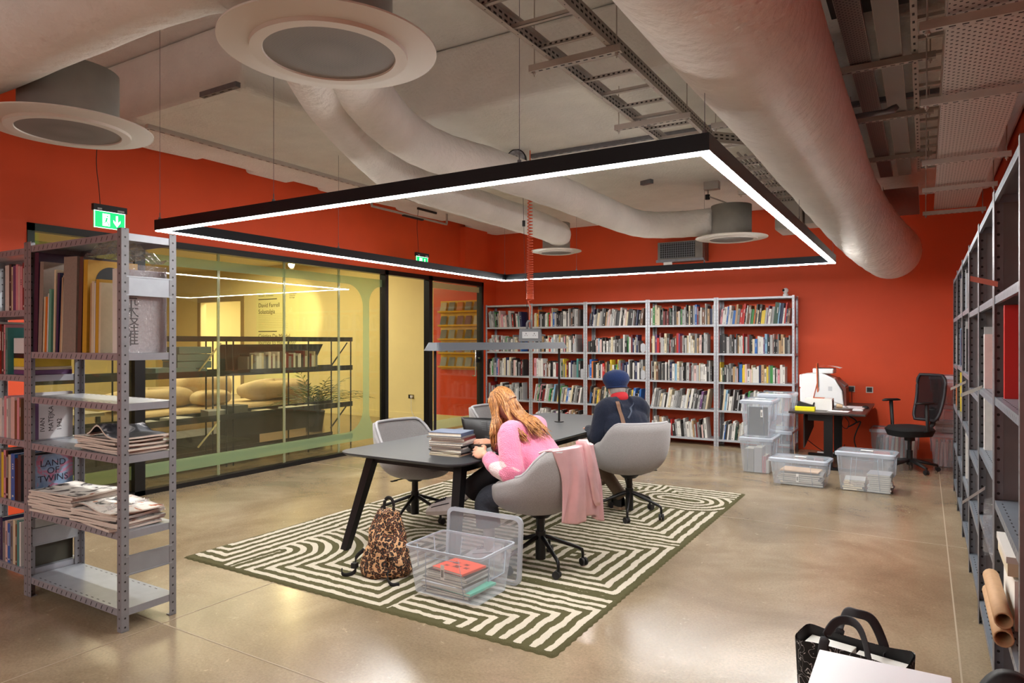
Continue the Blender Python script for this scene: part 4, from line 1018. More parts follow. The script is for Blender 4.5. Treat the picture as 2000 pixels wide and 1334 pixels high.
# contents
flat(-1.19,8.25,.15,.40,.26,.012,rad(-3),mat('peach_card',(222,190,160),.7),'peach card folder lying in the low box before the desk','folder',pages=False,name='folder')
for k in range(6): flat(-1.19+rn.uniform(-.02,.02),8.25,.007+k*.021,.44,.28,.018,rad(rn.uniform(-5,5)),[BM['mid grey'],BM['pale grey'],BM['white'],BM['silver']][k%4],'flat grey magazine in the low box, %s from the bottom'%ORD[k],'magazine','magazines under the peach folder')
for k in range(9): flat(-.40+rn.uniform(-.01,.01),8.28,.007+k*.021,.22,.28,.019,rad(rn.uniform(-6,6)),[BM['silver'],BM['pale grey'],BM['white'],BM['mid grey']][k%4],'plastic wrapped magazine, %s from the bottom of the tall pile'%ORD[k],'magazine','magazines in the larger box on the floor')
for k in range(5): flat(-.65+rn.uniform(-.01,.01),8.27,.007+k*.022,.20,.27,.020,rad(rn.uniform(-4,4)),[BM['white'],BM['pale grey'],BM['white'],BM['pale pink'],BM['white']][k],'pale magazine, %s from the bottom of the low pile'%ORD[k],'magazine','magazines in the larger box on the floor')
m=MB(); m.box(-1.90,8.70,.002+.45,-1.66,8.712+.02,.80); tag(obj('folder',m,mat('slate_folder',(58,66,72),.5),None,(0.03,-.02,-.0)),'dark slate folder standing in the upper front storage box','folder')
for k,(x,w,h,c) in enumerate(((-1.90,.11,.28,'pale grey'),(-1.785,.09,.30,'silver'),(-1.69,.04,.20,'pink'),(-1.645,.03,.15,'white'))):
    o=obj('book',book_mb(w,.24,h,marks=False),[BM[c],PAGES,LITM],None,(x,8.66,.006)); tag(o,'%s book standing in the lower front storage box by the bookcases'%c,'book')
m=MB(); m.box(-1.88,8.655,.13,-1.70,8.6595,.19); 
# rear-corner boxes with record sleeves
PKC=clear_mat('rosy_plastic',(226,206,206),.30,(176,150,152),.15,.8,1.5)
def rosy(label,x0,y0,x1,y1,z0,h,n,cat='box'):
    t=storage_box(label,x0,y0,x1,y1,z0,h,0,group='clear boxes of sleeves in the far right corner',lid_label=False)
    for k in range(n):
        w=(x1-x0-.1)/n
        m=MB(); m.box(0,0,0,w*.5,.30,h*.72); o=obj('sleeve',m,BM[rn.choice(['pale grey','mid grey','pale pink','charcoal','cream','brown'])]); o.matrix_world=tr(x0+.05+k*w,y0+.06,z0+.008)@rot('Y',rad(rn.uniform(-4,6)))
        tag(o,'upright sleeve, %s from the left, %s'%(ORD[k],'behind the office chair' if x0<0 else ('lowest corner box' if z0<.1 else 'topmost corner box')),'sleeve','upright sleeves in the far right corner boxes')
rosy('clear box of sleeves on the floor behind the office chair',-.62,10.25,-.06,10.68,.001,.44,8)
rosy('clear plastic box of sleeves, bottom of the far corner stack',.06,10.22,.62,10.68,.001,.43,9)
rosy('clear plastic box in the middle of the far corner stack',.06,10.22,.62,10.68,.433,.36,0)
rosy('clear plastic box at the top of the far corner stack',.06,10.22,.62,10.68,.795,.37,5)
for k in range(4): flat(.33,10.44,.442+k*.035,.42,.30,.03,rad(rn.uniform(-9,9)),BM[['mid grey','pale grey','brown','silver'][k]],'flat album in the middle corner box, %s from the bottom'%ORD[k],'album','albums in the middle corner box',pages=False,name='album')
# ================= desk =================
t=thing('printer_desk','black desk on twin columns against the orange wall, carrying the printer','desk',(-1.03,9.95,0))
m=MB(); m.box(-.43,-.86,.705,.43,.86,.73); bevel(obj('desktop',m,mat('dark_desk_laminate',(44,34,32),.35),t),.003)
for yy in (-.62,.5):
    m=MB(); m.box(-.05,yy-.03,.03,.05,yy+.03,.68); obj('column',m,BLACK,t)
    m=MB(); m.box(-.36,yy-.03,.68,.36,yy+.03,.705); m.box(-.38,yy-.035,0,.38,yy+.035,.03); obj('cross_foot',m,BLACK,t)
m=MB(); m.add([(-.30,-.55,.24),(-.30,.3,.42),(-.30,.3,.66),(-.30,-.55,.66),(-.285,-.55,.24),(-.285,.3,.42),(-.285,.3,.66),(-.285,-.55,.66)],[(0,1,2,3),(4,7,6,5),(0,4,5,1),(1,5,6,2),(2,6,7,3),(3,7,4,0)]); obj('hanging_panel',m,mat('dark_grey_felt',(60,54,54),.8),t)
m=MB(); m.box(-.24,-.6,.60,-.02,-.3,.68); obj('cable_tray',m,BLACK,t)
m=MB(); m.tube(smooth([(.16,-.4,.69),(.30,-.42,.60),(.2,-.4,.52),(.34,-.4,.60),(.30,-.38,.48),(.27,-.36,.36),(.3,-.34,.22)],6),.009,6); m.tube(smooth([(-.3,-.3,.32),(-.1,-.2,.16),(.1,-.1,.12),(.1,.3,.2)],6),.005,5)
m.tube(smooth([(.12,.1,.68),(.08,.1,.5),(.14,.1,.44),(.17,.1,.52),(.12,.1,.6)],6),.005,5)
tag(obj('power_cable',m,MBLACK,None,(-1.03,9.95,0)),'tangle of black cables hanging under the printer desk','cable')
m=MB(); m.tube(smooth([(-1.44,9.5,.70),(-1.45,9.45,.4),(-1.43,9.4,.12),(-1.38,9.4,.004)],6),.005,5); m.tube(smooth([(-1.25,9.6,.004),(-1.2,9.62,.1),(-1.14,9.63,.08),(-1.14,9.64,.01)],6),.005,5)
tag(obj('white_cable',m,mat('cream_cable',(226,190,160),.5)),'pale cable running down behind the storage boxes to the floor','cable')
dz=.7305
t=thing('printer','bulky white office printer standing on the desk by the orange wall','printer',(-1.22,10.35,dz),rad(0))
PW_=mat('printer_white',(226,228,230),.4); PG_=mat('printer_grey',(96,96,100),.4)
m=MB(); m.prism([(-.25,0),(.29,0),(.27,.20),(.18,.36),(.02,.44),(-.23,.42),(-.25,.38)],-.22,.22,M=rot('X',pi/2)); bevel(obj('body',m,PW_,t),.012,3)
m=MB(); m.box(-.27,-.18,.24,-.245,.18,.41); m.box(-.26,-.20,.03,-.245,.2,.22); bevel(obj('side_tray',m,PW_,t),.004)
m=MB(); m.prism([(.292,.0),(.32,.0),(.315,.24),(.20,.37),(.18,.37),(.285,.20)],-.2,.2,M=rot('X',pi/2)); obj('output_panel',m,mat('printer_red_brown',(92,44,34),.4),t)
m=MB(); m.prism([(.19,.37),(.31,.27),(.30,.24),(.20,.33)],-.19,.19,M=rot('X',pi/2)); obj('control_panel',m,PG_,t)
m=MB(); m.box(-.10,-.19,.432,.16,.19,.50); bevel(obj('scanner_lid',m,PW_,t),.015,3)
m=MB(); m.grid(12,8,lambda u,v:(-.10+.34*u,-.18+.36*v,.505+.035*sin(u*pi)*(1-.3*v))); tag(obj('paper_sheet',m,mat('paper_white',(232,232,236),.7),None,(-1.22,10.35,dz)),'curved white paper lying on top of the printer','paper')
m=MB(); m.box(.10,-.2215,.20,.15,-.2205,.26); obj('sticker',m,mat('pale_sticker',(196,200,204),.5),t)
m=MB(); m.box(-.17,-.11,0,.15,.11,.14); m.cur=1; m.box(.1505,-.08,.02,.153,.08,.12); bevel(tag(obj('monitor_riser',m,[mat('matt_white_box',(226,224,220),.5),mat('cabinet_hollow',(60,46,40),.8)],None,(-1.15,9.55,dz)),'white box used as a riser under the slim orange monitor','riser'),.002)
t=thing('monitor','slim orange backed monitor seen edge on, standing on the white riser','monitor',(-1.17,9.56,dz+.1405))
ORM=mat('orange_aluminium',(206,96,48),.35,.5)
m=MB(); m.box(-.006,-.22,.09,.006,.22,.45,rot('Z',rad(5))@rot('Y',rad(-2))); m.cur=1; m.box(.0062,-.215,.14,.007,.215,.445,rot('Z',rad(5))@rot('Y',rad(-2))); bevel(obj('display',m,[ORM,BLACK],t),.004)
m=MB(); m.add([(-.06,-.06,0),(.07,-.06,0),(.07,.06,0),(-.06,.06,0),(-.06,-.06,.006),(.07,-.06,.006),(.07,.06,.006),(-.06,.06,.006)],[(3,2,1,0),(4,5,6,7),(0,1,5,4),(1,2,6,5),(2,3,7,6),(3,0,4,7)]); m.add([(-.06,-.05,.006),(-.055,-.05,.006),(-.01,-.05,.2),(-.015,-.05,.2),(-.06,.05,.006),(-.055,.05,.006),(-.01,.05,.2),(-.015,.05,.2)],[(0,1,2,3),(4,7,6,5),(1,5,6,2),(0,3,7,4)]); obj('stand',m,ORM,t)
t=thing('tape_dispenser','yellow block with a black tape dispenser at the front left of the desk','dispenser',(-1.28,9.24,dz))
m=MB(); m.box(-.12,-.05,0,.11,.05,.055); bevel(obj('yellow_block',m,mat('bright_yellow',(226,214,30),.5),t),.004)
m=MB(); m.prism([(-.10,.056),(.10,.056),(.105,.10),(.095,.11),(.08,.075),(-.02,.10),(-.085,.12),(-.09,.09)],-.03,.03,M=rot('X',pi/2)); obj('dispenser_body',m,MBLACK,t)
def sheet(x,y,w,d,rz,label,z=dz+.001,mt=None,nm_='paper_sheet',cat='paper'):
    m=MB(); m.box(-w/2,-d/2,0,w/2,d/2,.002); tag(obj(nm_,m,mt or MATS['paper_white'],None,(x,y,z),rz),label,cat)
sheet(-.92,9.36,.24,.16,rad(-4),'white paper lying at the front of the desk')
sheet(-.80,10.05,.30,.3,rad(-8),'white paper at the back right of the desk')
t=thing('keypad','small white keypad on the right of the desk','keyboard',(-.72,9.72,dz))
m=MB(); m.box(-.06,-.16,0,.06,.16,.012); obj('case',m,PW_,t); m=MB()
for a in range(4):
    for b in range(9): m.box(-.052+a*.027,-.15+b*.034,.012,-.03+a*.027,-.122+b*.034,.016)
obj('keys',m,WHITEP,t)
m=MB(); m.lathe([(.001,.035),(.03,.03),(.05,.015),(.052,0)],18,M=Matrix.Diagonal((.8,1.2,1,1))); tag(obj('mouse',m,MBLACK,None,(-.66,9.98,dz+.001)),'black mouse behind the white keypad','mouse')
m=MB(); m.tube(smooth([(-1.0,9.6,dz+.10),(-.9,9.65,dz+.06),(-.83,9.75,dz+.01),(-.76,9.85,dz+.008)],6),.004,5); m.tube(smooth([(-.99,9.62,dz+.006),(-.85,9.7,dz+.006),(-.68,9.94,dz+.006)],6),.006,5); tag(obj('mouse_cable',m,MATS['painted_steel_white']),'thin pale cables trailing over the desk from the riser','cable')
m=MB(); m.cyl(0,0,0,.07,.03,seg=18,M=tr(-.98,9.75,dz+.031)@rot('Y',pi/2)); tag(obj('tape_roll',m,mat('tan_tape',(214,184,146),.5)),'roll of cream tape lying beside the riser','tape')
def wall_socket(x,z,w,label,n):
    t=thing('wall_socket',label,'socket',(x,Y1,z))
    m=MB(); m.box(-w/2,-.012,-.043,w/2,0,.043); obj('socket_frame',m,mat('brushed_steel',(176,172,166),.35,.8),t)
    m=MB(); m.box(-w/2+.012,-.016,-.032,w/2-.012,-.012,.032); obj('insert',m,MBLACK,t)
    if n==2:
        for s_ in (-1,1):
            m=MB(); m.box(s_*.035-.022,-.05,-.025,s_*.035+.022,-.016,.02); m.tube([(s_*.035,-.04,-.02),(s_*.035,-.045,-.08),(s_*.04,-.03,-.2)],.004,6); obj('plug',m,MBLACK,t)
wall_socket(-.93,.92,.15,'double steel wall socket with two black plugs above the desk',2)
wall_socket(-.67,.915,.09,'single steel socket plate right of the double socket',1)
m=MB(); m.box(-.15,-.03,0,.15,.03,.04); tag(obj('power_strip',m,WHITEP,None,(-1.15,10.5,.001),0),'white power strip on the floor under the desk','socket')
# ================= office chair =================
MESHM=clear_mat('mesh_fabric',(120,110,112),.62,(38,34,36),.6,.3,1.2)
OC=(-.16,9.80,0)
t=thing('office_chair','black mesh back office chair with armrests beside the printer desk','chair',OC,rad(132))
m=MB()   # faces +y locally
def seatp(u,v):
    a=2*pi*u; r=v
    x=.25*r*(abs(cos(a))**.7)*(1 if cos(a)>0 else -1); y=.25*r*(abs(sin(a))**.7)*(1 if sin(a)>0 else -1)
    return (x,y,.56+.012*cos(r*pi)-.03*max(0,y-.15)/.1*.3-(0 if r<.93 else (r-.93)*.5))
m.grid(40,8,seatp,wrap=True); m.grid(40,4,lambda u,v:(lambda p:(p[0]*(1-.12*v),p[1]*(1-.12*v),p[2]-.075*v))(seatp(u,1)),wrap=True)
m.grid(40,3,lambda u,v:(lambda p:(p[0]*.88*(1-v),p[1]*.88*(1-v),p[2]-.075))(seatp(u,1)),wrap=True); obj('seat',m,mat('black_fabric',(16,16,18),.9,bump=.1,bscale=200),t)
def bk(u,v):  # back surface
    x=(u-.5)*2; w=(.20+.03*v)*(1-.22*abs(2*v-1)**7)
    zz=.62+.56*v; return (x*w,-.26-.10*v-.03*sin(v*pi)+.05*x*x,zz)
m=MB(); m.grid(12,14,bk); obj('mesh_back',m,MESHM,t)
fr=[bk(0,v/12) for v in range(13)]+[bk(u/8,1) for u in range(1,9)]+[bk(1,1-v/12) for v in range(1,13)]+[bk(1-u/8,0) for u in range(1,8)]
m=MB(); m.tube(fr,.019,8,closed=True,flat=(1,1)); obj('back_frame',m,mat('graphite_plastic',(40,40,46),.5),t)
m=MB(); m.tube([(0,-.10,.50),(0,-.25,.50),(0,-.33,.56),(0,-.335,.78)],[.03,.03,.028,.02],8,flat=(1.6,.6)); m.box(-.10,-.33,.62,.10,-.30,.76); obj('back_support',m,MBLACK,t)
for s_ in (-1,1):
    m=MB(); m.tube([(s_*.22,.0,.50),(s_*.29,.0,.52),(s_*.29,.02,.84)],[.02,.02,.022],8); m.tube([(s_*.285,-.10,.852),(s_*.285,-.06,.857),(s_*.28,.10,.857),(s_*.27,.15,.85)],[.02,.036,.038,.02],12,flat=(1,.45)); obj('armrest',m,MBLACK,t)
m=MB(); m.box(-.10,-.14,.42,.10,.12,.50); m.cyl(0,0,.37,.45,.06,seg=16); obj('mechanism',m,MBLACK,t)
m=MB(); m.cyl(0,0,.2,.42,.022,seg=14); m.cyl(0,0,.07,.25,.034,seg=14); obj('gas_column',m,MBLACK,t)
for k in range(5):
    Mx=rot('Z',2*pi*k/5+.5); m=MB(); m.tube([(.02,0,.13),(.2,0,.10),(.31,0,.075)],[.03,.024,.018],8,flat=(1,.8),M=Mx); l=obj('base_leg',m,MBLACK,t)
    m=MB()
    for s2 in (-1,1): m.cyl(0,0,-.008,.008,.028,seg=16,M=Mx@tr(.31,s2*.014,.029)@rot('X',pi/2))
    m.cyl(0,0,.03,.07,.01,seg=8,M=Mx@tr(.31,0,0)); c=obj('caster',m,MBLACK,t); c.parent=l
# ================= table books =================
zb=TZ+.0005; gt='book stack on the near end of the table'
STK=[('cream',.26,.20,.012),('charcoal',.26,.20,.016),('mid grey',.27,.20,.022),('white',.26,.20,.010),('black',.27,.205,.018),('pale grey',.28,.21,.016),('white',.30,.20,.014),('dark red',.27,.21,.020),('mid grey',.29,.22,.012),('navy',.27,.22,.026)]
for k,(c,w,d,h) in enumerate(STK):
    mt=BM[c] if c!='navy' else mat('slate_blue_cover',(74,90,120),.5,noise=.12,nscale=20)
    flat(-3.02+rn.uniform(-.012,.012),4.12+rn.uniform(-.01,.01),zb,w,d,h,rad(8+rn.uniform(-6,6)) if k!=6 else rad(14),mt,'%s book, %s from the bottom of the stack on the table'%('slate blue' if c=='navy' else c,ORD[k]),group=gt); zb+=h+.0006
# ================= backpack =================
def leopard():
    m=bpy.data.materials.new('leopard_print'); m.use_nodes=True; nt=m.node_tree; b=nt.nodes['Principled BSDF']; b.inputs['Roughness'].default_value=.75
    tc=nt.nodes.new('ShaderNodeTexCoord'); no=nt.nodes.new('ShaderNodeTexNoise'); no.inputs['Scale'].default_value=14
    nt.links.new(tc.outputs['Object'],no.inputs['Vector'])
    ad=nt.nodes.new('ShaderNodeMix'); ad.data_type='RGBA'; ad.blend_type='ADD'; ad.inputs[0].default_value=.045
    nt.links.new(tc.outputs['Object'],ad.inputs[6]); nt.links.new(no.outputs['Color'],ad.inputs[7])
    v=nt.nodes.new('ShaderNodeTexVoronoi'); v.inputs['Scale'].default_value=46; v.inputs['Randomness'].default_value=.85; nt.links.new(ad.outputs[2],v.inputs['Vector'])
    r=nt.nodes.new('ShaderNodeValToRGB'); e=r.color_ramp.elements
    for i in range(3): e.new(.5)
    for i,(p,c) in enumerate(((.0,(140,88,52)),(.26,(120,72,44)),(.36,(28,18,16)),(.56,(34,22,18)),(.64,(206,160,116)))): e[i].position=p; e[i].color=lin(c)+(1,)
    nt.links.new(v.outputs['Distance'],r.inputs[0]); nt.links.new(r.outputs[0],b.inputs['Base Color']); return m
LEO=leopard()
t=thing('backpack','leopard print backpack slumped on the rug beside the clear bin','backpack',(-3.14,3.52,RZ),rad(12))
def bag(u,v):
    a=2*pi*u; w=.19*(1-.62*v**1.25)+.012*sin(v*9+a*2); d=.125*(1-.55*v**1.3)+.008*sin(v*13+a*3)
    if v<.12: k=math.sqrt(max(.02,1-((.12-v)/.12)**2)); w*=k*.25+.75*1; d*=k*.25+.75
    sag=.02*sin(a*3+v*6)
    return (cos(a)*w*(1+.06*sin(a*5+v*4)), sin(a)*d+.05*v, .0+.42*v**.92+ (0 if v>.02 else 0))
m=MB(); m.grid(48,26,bag,wrap=True); m.grid(48,4,lambda u,v:(lambda p:(p[0]*(1-v),p[1]*(1-v)+.05*v,p[2]+.015*v))(bag(u,1)),wrap=True); m.grid(48,2,lambda u,v:(lambda p:(p[0]*(1-v),p[1]*(1-v),p[2]))(bag(u,0)),wrap=True)
b=obj('bag_body',m,LEO,t); dt=b.modifiers.new('d','DISPLACE'); tx_=bpy.data.textures.new('folds','CLOUDS'); tx_.noise_scale=.09; dt.texture=tx_; dt.strength=.045; dt.mid_level=.5
STR=mat('black_webbing',(16,15,17),.7)
m=MB(); m.tube(smooth([(-.035,.05,.41),(-.035,.05,.47),(-.015,.05,.505),(.015,.05,.505),(.035,.05,.47),(.035,.05,.41)],6),.012,8,flat=(.35,1)); obj('grab_handle',m,STR,t)
m=MB(); m.tube(smooth([(-.15,-.02,.16),(-.19,-.06,.11),(-.18,-.09,.03),(-.22,-.12,.008),(-.26,-.12,.012),(-.27,-.11,.045)],6),.014,8,flat=(.3,1)); m.box(-.20,-.11,.05,-.165,-.07,.085); obj('shoulder_strap',m,STR,t)
m=MB(); m.tube(smooth([(.08,-.10,.06),(.11,-.16,.03),(.15,-.18,.006),(.2,-.17,.01)],6),.013,8,flat=(.3,1)); obj('shoulder_strap',m,STR,t)
m=MB(); m.grid(10,10,lambda u,v:((u-.5)*.16*(1-.25*v),-.118+.028*v-.015*sin(u*pi),.05+.17*v)); obj('front_pocket',m,LEO,t)
# ================= foreground right: white table, tote bag, dark chair back =================
t=thing('side_table','plain white table top cutting into the bottom right of the photo','table',(-.1,1.65,0))
m=MB(); m.box(-.155,-.45,.705,.16,.45,.73); bevel(obj('tabletop',m,mat('white_laminate',(232,234,240),.4),t),.003)
for sx in (-.14,.145):
    for sy in (-.42,.42): m=MB(); m.box(sx-.012,sy-.012,0,sx+.012,sy+.012,.705); obj('leg',m,WHITEP,t)
t=thing('tote_bag','black tote bag with white squiggles standing on the floor behind the white table','bag',(-.25,3.10,0),rad(-12))
SQ=bpy.data.materials.new('squiggle_canvas'); SQ.use_nodes=True; nt=SQ.node_tree; b_=nt.nodes['Principled BSDF']; b_.inputs['Roughness'].default_value=.85
tc=nt.nodes.new('ShaderNodeTexCoord'); n1=nt.nodes.new('ShaderNodeTexNoise'); n1.inputs['Scale'].default_value=16; n1.inputs['Distortion'].default_value=2.2; n1.inputs['Detail'].default_value=1
nt.links.new(tc.outputs['Object'],n1.inputs['Vector']); r=nt.nodes.new('ShaderNodeValToRGB'); e=r.color_ramp.elements; e.new(.5); e.new(.5)
for i,(p,c) in enumerate(((.0,(14,14,15)),(.49,(14,14,15)),(.505,(220,220,220)),(.525,(14,14,15)))): e[i].position=p; e[i].color=lin(c)+(1,)
nt.links.new(n1.outputs[0],r.inputs[0]); nt.links.new(r.outputs[0],b_.inputs['Base Color'])
def tote(u,v,k=1.):
    a=2*pi*u; c_,s_=cos(a),sin(a); x=.215*(abs(c_)**.45)*(1 if c_>0 else -1)*(.92+.08*v); y=.10*(abs(s_)**.45)*(1 if s_>0 else -1)*(.95+.12*v*abs(c_))
    return (x*k,y*k,.36*v+.008*sin(a*3)*v)
m=MB(); m.grid(56,10,tote,wrap=True); m.grid(56,2,lambda u,v:(lambda p:(p[0]*(1-v),p[1]*(1-v),.002))(tote(u,0)),wrap=True); m.cur=1; m.grid(56,10,lambda u,v:tote(u,v,.965),wrap=True); obj('canvas_body',m,[SQ,MBLACK],t)
for sy in (-.095,.10):
    m=MB(); m.tube(smooth([(-.09,sy,.20 if sy<0 else .30),(-.085,sy*1.02,.36),(-.05,sy*.75,.455),(0,sy*.5,.475),(.05,sy*.75,.455),(.085,sy*1.02,.36),(.09,sy,.20 if sy<0 else .30)],7),.019,8,flat=(.16,1)); obj('handle',m,mat('charcoal_webbing',(44,44,48),.8),t)
m=MB(); m.box(-.19,-.08,.02,-.01,.08,.325); bevel(tag(obj('document_box',m,mat('off_white_card',(214,212,206),.7),None,(-.25,3.10,0),rad(-12)),'white box in the left half of the tote bag','box'),.003)
m=MB(); m.box(.0,-.08,.02,.19,.08,.315); bevel(tag(obj('document_box',m,MATS['off_white_card'],None,(-.25,3.10,0),rad(-12)),'white box in the right half of the tote bag','box'),.003)
t=thing('dark_chair','black rounded chair back just showing at the bottom right edge','chair',(.165,1.86,0),rad(0))
m=MB(); m.grid(20,12,lambda u,v:((u-.5)*.16,.02*cos((u-.5)*3),.46+.395*v*(1-.22*abs(u-.5)**2.4*8))); o=obj('backrest',m,MBLACK,t); md=o.modifiers.new('s','SOLIDIFY'); md.thickness=.03
m=MB(); m.cyl(0,-.05,.44,.47,.075,seg=24); obj('seat',m,MBLACK,t)
m=MB(); m.cyl(0,-.05,.02,.44,.02,seg=12); m.cyl(0,-.05,0,.02,.075,seg=24); obj('pedestal',m,MBLACK,t)
# ================= cable trays and ladders =================
TRAY=mat('tray_steel',(176,168,160),.5,.25,noise=.06,nscale=9)
def perf_mat(name,px_,py_,r,stag=True,rgb=(178,168,160)):
    m=mat(name,rgb,.55,.15); nt=m.node_tree; b=nt.nodes['Principled BSDF']
    tc=nt.nodes.new('ShaderNodeTexCoord'); sp=nt.nodes.new('ShaderNodeSeparateXYZ'); nt.links.new(tc.outputs['Object'],sp.inputs[0])
    def M(op,a,b_=None):
        n=nt.nodes.new('ShaderNodeMath'); n.operation=op
        for i,v in enumerate((a,b_)):
            if v is None: continue
            if isinstance(v,(int,float)): n.inputs[i].default_value=v
            else: nt.links.new(v,n.inputs[i])
        return n.outputs[0]
    def lat(ox,oy):
        u=M('SUBTRACT',M('FLOORED_MODULO',M('ADD',sp.outputs[0],ox),px_),px_/2); v=M('SUBTRACT',M('FLOORED_MODULO',M('ADD',sp.outputs[1],oy),py_),py_/2)
        return M('ADD',M('MULTIPLY',u,u),M('MULTIPLY',v,v))
    d=M('MINIMUM',lat(0,0),lat(px_/2,py_/2)) if stag else lat(0,0)
    k=M('LESS_THAN',d,r*r); mx=nt.nodes.new('ShaderNodeMix'); mx.data_type='RGBA'; mx.inputs[6].default_value=lin(rgb)+(1,); mx.inputs[7].default_value=(.012,.010,.010,1)
    nt.links.new(k,mx.inputs[0]); nt.links.new(mx.outputs[2],b.inputs['Base Color']); return m
PERFT=perf_mat('perforated_tray',.045,.05,.0068)
def tray(x0,x1,y0,y1,z,label,mt,wall=.04):
    m=MB(); m.box(0,0,0,x1-x0,y1-y0,.002); m.cur=1; m.box(-.003,0,0,0,y1-y0,wall); m.box(x1-x0,0,0,x1-x0+.003,y1-y0,wall); m.cur=0
    return tag(obj('cable_tray',m,[mt,TRAY],None,(x0,y0,z)),label,'cable tray')
tray(.09,.47,-1.5,8.9,3.06,'wide perforated cable tray above the right hand shelving',PERFT)
tray(-.42,-.18-.12,-1.5,8.6,3.42,'perforated cable tray between the big duct and the plain tray',perf_mat('slotted_tray',.030,.035,.0055,True,(120,108,104)))
tray(-.245,-.125,-1.5,8.6,3.42,'plain closed cable tray between two perforated trays',mat('plain_tray',(150,142,136),.6))
tray(-.40,-.06,8.7,10.6,3.30,'short slotted tray near the back wall at the upper right',MATS['slotted_tray'])
def ladder(name,pts_l,pts_r,z,rungs,label,h=.09,lip=True,cat='cable ladder'):
    t=thing(name,label,cat,(pts_l[0][0],pts_l[0][1],z)); ox,oy=pts_l[0]
    for pts,sgn in ((pts_l,1),(pts_r,-1)):
        m=MB()
        for a,b in zip(pts[:-1],pts[1:]):
            a=Vector((a[0]-ox,a[1]-oy,0)); b=Vector((b[0]-ox,b[1]-oy,0)); d=(b-a); L=d.length; ang=math.atan2(d.y,d.x); Mx=tr(*a)@rot('Z',ang)
            m.cur=0; m.box(0,-.0015,0,L,.0015,h,Mx); yy=(0,-.028*sgn); m.box(0,min(yy),0,L,max(yy),.002,Mx); m.box(0,min(yy),h-.002,L,max(yy),h,Mx)
            m.cur=1
            n=int(L/.055)
            for k in range(n):
                for zz in (.028,.058): m.box(.012+k*.055,-.0022,zz,.042+k*.055,.0022,zz+.012,Mx)
                if k%3==0: m.box(.02+k*.055,min(yy)+.011,-.0006,.027+k*.055,min(yy)+.017,0,Mx)
        obj('side_rail',m,[TRAY,MBLACK],t)
    for k,(a,b) in enumerate(rungs):
        a=Vector((a[0]-ox,a[1]-oy,.012)); b=Vector((b[0]-ox,b[1]-oy,.012)); d=b-a; Mx=tr(*a)@rot('Z',math.atan2(d.y,d.x)); L=d.length
        m=MB(); m.box(0,-.014,0,L,.014,.002,Mx); m.box(0,-.014,0,L,-.012,.022,Mx); m.box(0,.012,0,L,.014,.022,Mx)
        if k%2: 
            m.cur=1
            for q in range(int(L/.035)): m.box(.012+q*.035,-.0148,.006,.028+q*.035,-.0140,.016,Mx)
            m.cur=0
        obj('rung',m,[TRAY,MBLACK],t)
    return t
xl,xr=-1.94,-1.54; zl=3.30
rg=[((xl,-1+.30*k),(xr,-1+.30*k)) for k in range(24)]
ladder('cable_ladder',[(xl,-1.4),(xl,6.0),(xl+.33,6.42)],[(xr,-1.4),(xr,5.85),(xr+.45,6.35)],zl,[r for r in rg if r[0][1]<5.9]+[((xl+.13,6.2),(xr+.25,6.1))],'long perforated cable ladder hanging above the lamp ring, bending right at its end')
ladder('cable_ladder',[(-1.68,6.5),(-1.68,9.9)],[(-1.24,6.3),(-1.24,9.9)],zl,[((-1.68,6.6+.25*k),(-1.24,6.6+.25*k)) for k in range(13)],'second cable ladder carrying cables beside the big duct')
m=MB()
for k in range(7):
    pts=smooth([(-1.62+.045*k,6.5+.1*(k%3),zl+.05),(-1.60+.045*k+.02*sin(k),7.6,zl+.035),(-1.62+.05*k,8.7,zl+.04),(-1.6+.045*k,9.8,zl+.04)],5); m.tube(pts,.012,6)
tag(obj('cable_bundle',m,mat('pale_grey_cable',(158,152,146),.6)),'bundle of pale cables lying in the second cable ladder','cable',)
tr_=MB(); tr_.box(-.07,0,0,-.035,10.0,.03); tr_.cur=1
for k in range(90): tr_.box(-.06,.05+k*.11,-.0005,-.048,.085+k*.11,0)
tag(obj('slotted_rail',tr_,[TRAY,MBLACK],None,(0,-1.5,3.42)),'slotted rail left of the wide perforated tray','rail')
t=thing('cable_ladder','narrow cable ladder beside the wide perforated tray at the upper right','cable ladder',(-.035,-1.5,3.43))
for k in range(34):
    m=MB(); m.box(0,.3*k,0,.13,.3*k+.035,.02); obj('rung',m,TRAY,t)
m=MB(); m.box(.13,0,0,.14,10,.05); obj('side_rail',m,TRAY,t)
def strut(x0,x1,y,z,label,ztop,rods=None,grp='struts under the ceiling trays'):
    t=thing('strut_channel',label,'strut',(x0,y,z)); L=x1-x0
    m=MB(); m.box(0,-.02,0,L,.02,.04); m.cur=1
    for k in range(int(L/.05)): m.box(.012+k*.05,-.006,-.0006,.038+k*.05,.006,0)
    obj('channel',m,[TRAY,MBLACK],t)
    for xx in (rods or (.03,L-.03)):
        m=MB(); m.cyl(xx,0,-.03,ztop-z,.004,seg=6); m.cyl(xx,0,-.016,-.0005,.011,seg=6); obj('threaded_rod',m,TRAY,t)
LZ_=zl-.045
for y,n_ in ((2.1,'nearest the camera'),(3.65,'at the middle'),(5.0,'near the bend')):
    strut(-2.08,-1.48,y,LZ_,'strut channel carrying the long cable ladder, %s'%n_,4.2 if y<4.85 else 3.6)
strut(-1.42,-1.0,5.35,LZ_,'short strut channel stub beside the big duct',3.6)
strut(-1.8,-1.1,7.9,LZ_,'strut channel under the second cable ladder',3.6)
for y,n_ in ((2.2,'first'),(3.6,'second'),(4.75,'third'),(6.35,'fourth'),(7.5,'fifth'),(8.85,'farthest')):
    strut(-.02,.56,y,3.0,'strut channel under the wide perforated tray, %s from the camera'%n_,4.2 if y<4.85 else 3.6)
